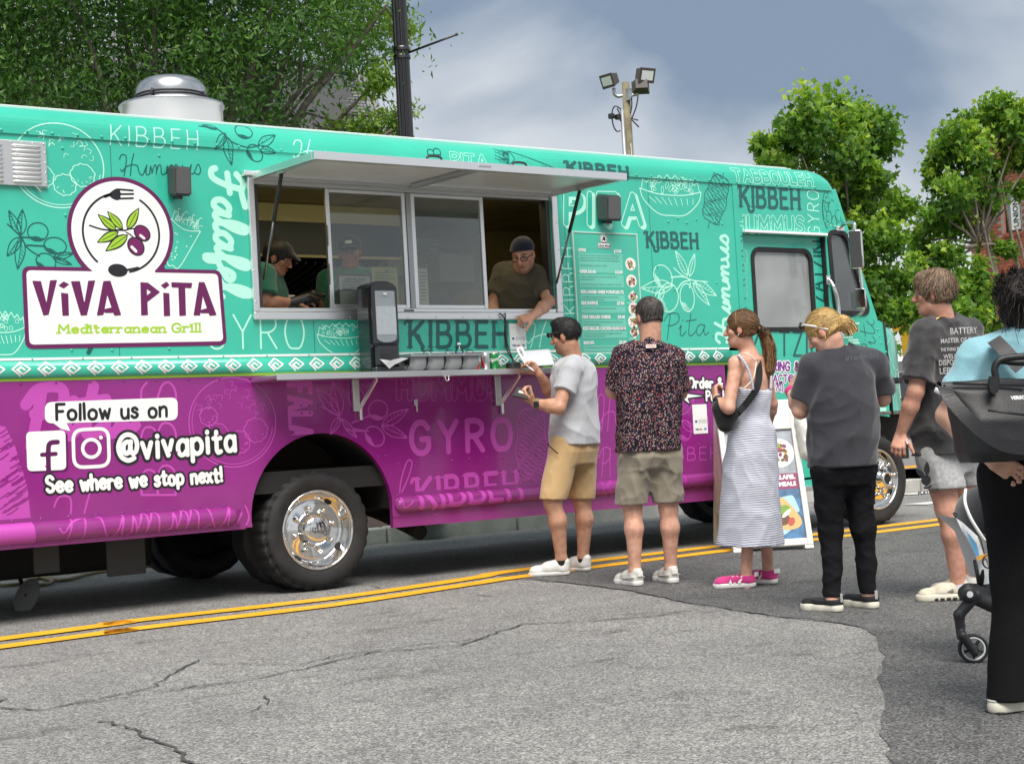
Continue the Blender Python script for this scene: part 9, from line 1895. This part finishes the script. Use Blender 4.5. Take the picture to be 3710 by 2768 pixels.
btext('certificate_text', 'CERTIFICATE', M_INK, t, lambda x, y: ((xa+xb)/2+x, .0485, za-.035+y), .028, .0008, 'CENTER'); box('blue_stamp', (xa+.02, .0485, zb+.06), (xa+.06, .0495, zb+.10), mat('card_blue', (.03, .08, .3), .4), t); box('inset_card', (xa+.01, .0475, zb+.005), (xb-.03, .0482, zb+.105), M_WHITE, t)
t, xa, xb, za, zb = sheet('inspection_report', 'yellow inspection report sheet taped inside the left sliding pane', (822, 772), (985, 1005), .06, mat('paper_yellow', (.62, .60, .28), .8)); lines(t, xa, xb, za, zb, .06, 11, .15, .95, 2); btext('report_text', '99 A', M_INK, t, lambda x, y: ((xa+xb)/2+x, .0585, za-.04+y), .035, .001)
for lab, a, b, y, sd_ in (('white notice sheet on the kitchen wall behind the left pane', (850, 655), (990, 770), 2.2, 3), ('larger white notice sheet on the kitchen wall behind the right pane', (1085, 598), (1225, 778), 2.2, 4), ('long white printed roll hanging behind the right pane', (1100, 780), (1165, 1005), .10, 5), ('grey framed notice on the kitchen wall beside the notices', (1228, 662), (1368, 840), 2.2, 6)):
    t, xa, xb, za, zb = sheet('wall_notice', lab, a, b, y, M_PAP if sd_ != 6 else mat('paper_grey', (.25, .26, .28), .6)); lines(t, xa, xb, za, zb, y, 9, .12, .92, sd_)
mc = thing('receipt_printer', 'dark appliance standing behind the right sliding pane', 'appliance', (1.15, .25, 1.74)); box('counter_ledge', (.85, .12, 1.70), (2.0, .40, 1.738), M_STEEL, truck); box('printer_body', (1.0, .15, 1.74), (1.22, .36, 1.98), M_BLK, mc, .02, 2); box('printer_face', (1.02, .145, 1.76), (1.20, .1495, 1.90), mat('dark_panel', (.03, .03, .035), .3), mc, .004); lathe('knob', [(.012, 0), (.012, .01), (0, .011)], M_ALUD, mc, 12, basis((1.06, .145, 1.82), (0, -1, 0)))
# ================================================================== folding pavement sign
af = thing('folding_sign', 'white plastic folding pavement sign with food pictures behind the striped dress', 'sign', (3.40, -.60, -.02))
fl, fr_ = np.array((3.175, -.52, gz(-.52)+.002)), np.array((3.70, -.845, gz(-.845)+.002)); ux = unit((fr_-fl)*np.array((1, 1, 0))); nb = np.array((-ux[1], ux[0], 0)); nb = nb if nb[1] > 0 else -nb; Wd = .615; Hh = 1.10; tz = .33
vv = unit(UP*1.0+nb*tz); nf = unit(np.cross(ux, vv)); nf = nf if nf[1] < 0 else -nf; base_ = np.array((fl[0], fl[1], min(fl[2], fr_[2])))
PF = lambda u, v, off=0.0: base_+ux*u+vv*v+nf*off
Mpf = Matrix(((ux[0], vv[0], -nf[0], base_[0]), (ux[1], vv[1], -nf[1], base_[1]), (ux[2], vv[2], -nf[2], base_[2]), (0, 0, 0, 1)))
M_PL = mat('sign_plastic', (.70, .69, .64), .45, var=.05, vscale=6); bp_ = np.array((fl[0], fl[1], 0))+nb*.74; M_PLY = mat('sign_plastic_yellowed', (.58, .53, .42), .5, var=.08, vscale=5)
bm = bmesh.new()
for lo_, hi_ in (((0, .03, -.03), (.045, Hh, .02)), ((Wd-.045, .03, -.03), (Wd, Hh, .02)), ((.045, .03, -.03), (Wd-.045, .085, .02)), ((.045, .95, -.03), (Wd-.045, Hh, .02)), ((0, 0, -.03), (.07, .03, .05)), ((Wd-.07, 0, -.03), (Wd, .03, .05))): bbox(bm, lo_, hi_, .008, 2, Mpf)
fromb('sign_frame', bm, M_PL, af)
box('carry_handle', (.22, Hh-.005, -.02), (.40, Hh+.02, .03), M_PL, af, .008, 2, Mpf)
quad = lambda nm, a, b, c, d, off, m, par: mesh(nm, [PF(a, c, off), PF(b, c, off), PF(b, d, off), PF(a, d, off)], [(0, 1, 2, 3)], m, par)
po = box('poster', (.046, .086, -.008), (Wd-.046, .949, .004), mat('poster_grey', (.26, .29, .33), .35, var=.25, vscale=9), af, 0, 1, Mpf)
quad('poster_band', .046, Wd-.046, .475, .60, .0095, mat('poster_plum', (.22, .02, .10), .4), po); quad('poster_blue', .046, Wd-.046, .087, .474, .0092, mat('poster_blue', (.035, .13, .27), .4, var=.4, vscale=14), po)
for s_, v in (('GYROS • FALAFEL', .555), ('SALADS • KIDS MEALS', .50)):
    o = btext('poster_text', s_, M_WHITE, po, lambda x, y: PF(Wd-.065+x, v+y, .011), .046, .0022, 'RIGHT')
foodpic(lambda x, z, off: PF(Wd-.17+x, .765+z, .010+off), .125, 'bowl', po, 31)
foodpic(lambda x, z, off: PF(.12+x, .765+z, .010+off), .11, 'wrap', po, 32)
Print([('p', rquad([(-.17, -.05), (.0, -.16), (.17, -.05), (.02, .03)], .03)), ('p', rquad([(-.15, .0), (-.05, .13), (.12, .16), (.16, .02)], .03))], h=.01).build('picture_paper', mat('paper_aqua', (.35, .55, .62), .5), po, 0, fm=lambda x, z, off: PF(Wd-.22+x, .27+z, .0105))
Print([('p', smoothline([(-.13, -.05), (-.10, .06), (.0, .14), (.07, .08), (.14, -.05), (.08, -.11), (-.06, -.10), (-.13, -.05)]))], h=.008).build('picture_pita', M_FOOD[1], po, 0, fm=lambda x, z, off: PF(Wd-.20+x, .27+z, .0115))
for i, (mm, c_, r1, r2) in enumerate(((M_FOOD[4], (-.02, -.03), .075, .05), (M_FOOD[3], (.01, .045), .055, .035), (M_FOOD[0], (.03, .015), .05, .015), (M_FOOD[2], (.06, -.05), .035, .025))): Print([('p', ell(*c_, r1, r2, 20*i, 12))], h=.006).build('picture_filling', mm, po, 0, fm=lambda x, z, off, i=i: PF(Wd-.20+x, .27+z, .0122+.0006*i))
# rear leaf, seen edge-on at the left with its recessed ribs
v2 = unit(UP-nb*tz); b2 = bp_+np.array((0, 0, gz(bp_[1])+.002)); M2 = Matrix(((ux[0], v2[0], nb[0], b2[0]), (ux[1], v2[1], nb[1], b2[1]), (ux[2], v2[2], nb[2], b2[2]), (0, 0, 0, 1)))
bm = bmesh.new()
for lo_, hi_ in (((0, 0, -.03), (.045, Hh, .02)), ((Wd-.045, 0, -.03), (Wd, Hh, .02)), ((.045, .03, -.03), (Wd-.045, .085, .02)), ((.045, .95, -.03), (Wd-.045, Hh, .02)), ((.04, .08, -.012), (Wd-.04, .96, 0))): bbox(bm, lo_, hi_, .008, 2, M2)
fromb('sign_frame', bm, M_PLY, af)
for k in range(4): 
    bm = bmesh.new(); q = rrect(.07, .27, .12+.21*k, .29+.21*k, .05, 5); vs = [bm.verts.new(M2 @ Vector((a, b, -.0125))) for a, b in q]; f_ = bm.faces.new(vs); g = bmesh.ops.inset_individual(bm, faces=[f_], thickness=.015, depth=-.012); fromb('moulded_rib', bm, M_PLY, af)
mesh('side_gusset', [PF(0, Hh-.02, -.03), PF(0, Hh*.25, -.03), Vector(M2 @ Vector((0, Hh*.25, -.03))), Vector(M2 @ Vector((0, Hh-.02, -.03)))], [(0, 1, 2, 3)], M_PLY, af)
hold = thing('flyer_holder', 'clear flyer holder with white cards on top of the folding sign', 'flyer holder', tuple(PF(.5, Hh, 0))); box('cards', (.47, Hh-.01, .0), (.60, Hh+.10, .02), M_WHITE, hold, .004, 1, Mpf)
# a clear bag hanging on the sign
pbag = solid('carrier_bag', [('c', PF(.66, 1.02, .05), PF(.67, .74, .06), .05, .075, .03), ('c', PF(.62, 1.04, .05), PF(.65, .80, .05), .03, .05, .03)], mat('bag_film', (.55, .55, .52), .3, spec=.6), None, .008, (), (.02, 30, 41)); tag(pbag, 'pale plastic carrier bag hanging at the corner of the folding sign', 'carrier bag')
# ================================================================== stroller
sr = thing('stroller', 'black and white baby stroller half hidden behind the woman with the bag', 'stroller', tuple(G(3530, 2410)))
S0 = Person('', 8, 6.60, (0, 1), (1, 1, 1)); K = S0.J; M_STK = mat('stroller_black', (.014, .0145, .017), .5); M_STW = mat('stroller_shell', (.60, .62, .64), .45)
def stroller_wheel(c, r):
    M_ = basis(c, -FWH+_r0*-.12); w_ = lathe('wheel', [(r*.30, .012), (r*.30, .022), (0, .024)], M_STK, sr, 16, M_); lathe('tyre', [(r*.78, -.014), (r*.92, -.018), (r, -.008), (r, .008), (r*.92, .018), (r*.78, .014), (r*.78, -.014)], M_RUB, w_, 32, M_); lathe('rim', [(r*.66, .004), (r*.68, .0145), (r*.785, .0155), (r*.785, .004)], M_STW, w_, 32, M_)
    for k in range(5): a = 2*math.pi*k/5+.3; bar('spoke', M_ @ Vector((0, 0, .008)), M_ @ Vector((r*.70*math.cos(a), r*.70*math.sin(a), .008)), r*.26, .012, M_STK, w_)
c_ = K(388, 1287, 0); c_[2] = gz(c_[1])+.0635; stroller_wheel(c_, .064); c2 = K(560, 1287, .35); c2[2] = gz(c2[1])+.0635; stroller_wheel(c2, .064)
for dx, dz in ((0, 0), (172, .35)):
    solid('leg', [('c', K(392+dx, 1285, dz-.03), K(352+dx, 1228, dz-.03), 0.018, .020, .01), ('c', K(348+dx, 1232, dz), K(340+dx, 1160, dz), .020, .023, .01), ('c', K(340+dx, 1160, dz), K(395+dx, 1095, dz), .023, .028, .01)], M_STK, sr, .006); lathe('leg_joint', [(.034, -.03), (.034, .03), (.026, .036), (0, .037)], M_STK, sr, 20, basis(K(368+dx, 1090, dz), -FWH))
lathe('joint_badge', [(.014, .038), (0, .039)], M_STW, sr, 16, basis(K(368, 1090, 0), -FWH)); solid('seat_rail', [('c', K(368, 1078, .0), K(470, 1085, .1), .03, .034, .02), ('c', K(380, 1100, 0), K(470, 1140, .05), .028, .03, .02), ('c', K(470, 1110, .1), K(600, 1120, .3), .04, .04, .02)], M_STK, sr, .007)
shp = [K(330, 842), K(352, 856), K(400, 900), K(430, 985), K(452, 1055)]; sh_in = [K(336, 862, .02), K(360, 900, .02), K(392, 960, .02), K(402, 1000, .02), K(415, 1062, .02)]
back_d = FWH*.34
V = shp+sh_in+[q+back_d for q in shp]; F = [(i, i+1, 6+i, 5+i) for i in range(4)]+[(i, 10+i, 11+i, i+1) for i in range(4)]; mesh('seat_shell', V, F, M_STW, sr, True)
mesh('sticker', [K(362, 880, -.004), K(398, 925, -.004), K(412, 985, -.004), K(395, 965, -.004)], [(0, 1, 2, 3)], mat('sticker_blue', (.12, .36, .60), .5), sr); mesh('sticker', [K(398, 968, -.006), K(432, 958, -.006), K(434, 972, -.006), K(402, 982, -.006)], [(0, 1, 2, 3)], mat('sticker_orange', (.72, .36, .05), .5), sr)
can_p = [K(330, 838), K(345, 800), K(362, 762), K(385, 745), K(420, 742), K(470, 760)]; arcs = []
solid('canopy', [('e', K(420, 838, .17), (_r0, FWH, UP), (.115, .20, .135), 0.)], cloth('canopy_navy', (.008, .009, .014)), sr, .007, [(K(340, 868, .17), -UP*1+_r0*-.5)])
tube('canopy_piping', curvepts([K(362, 748, .05), K(360, 790, -.02), K(378, 840, -.04), K(408, 890, -.04), K(425, 915, -.03)], 6), .007, M_WHITE, sr, 6); tube('frame_tube', [K(402, 905, .02), K(425, 990, .02), K(412, 1060, .02)], .012, M_STK, sr, 8); tube('frame_tube', [K(395, 980, .03), K(412, 1075, .03)], .012, M_STK, sr, 8); lathe('hinge_ring', [(.026, 0), (.031, .004), (.031, .012), (.026, .014)], M_STK, sr, 20, basis(K(438, 985, -.03), -FWH)); tube('pull_cord', curvepts([K(335, 832, -.01), K(326, 824, -.01), K(322, 830, -.01), K(333, 838, -.01)], 4), .003, M_STK, sr, 5)
# ================================================================== hose and pad by the truck's tail
hz_ = [G(*q)+UP*.018 for q in ((-40, 2130), (60, 2125), (130, 2100), (190, 2112), (150, 2128), (80, 2122), (160, 2098), (230, 2110), (330, 2085), (480, 2065), (600, 2052))]
hs_ = tube('hose', curvepts(hz_, 6), .014, mat('hose_tan', (.20, .15, .07), .6), None, 8); tag(hs_, 'tan hose looped on the road under the truck tail', 'hose')
pd = thing('stabiliser_pad', 'grey oval pad leaning on the road beside the truck tail', 'pad', tuple(G(70, 2215))); cpd = G(75, 2214)+UP*.0; ce = T(97, 2160, cpd[1]+.03); lathe('disc', [(0, -.006), (.085, -.006), (.09, 0), (.085, .006), (0, .006)], mat('pad_grey', (.16, .16, .155), .7), pd, 32, basis(ce, (-.72, -.62, .35), (.45, 0, .9)) @ Matrix.Diagonal((1.35, .95, 1, 1))); tube('pad_stem', [ce, ce+np.array((.02, .25, .16))], .014, M_UNDER, pd, 8)
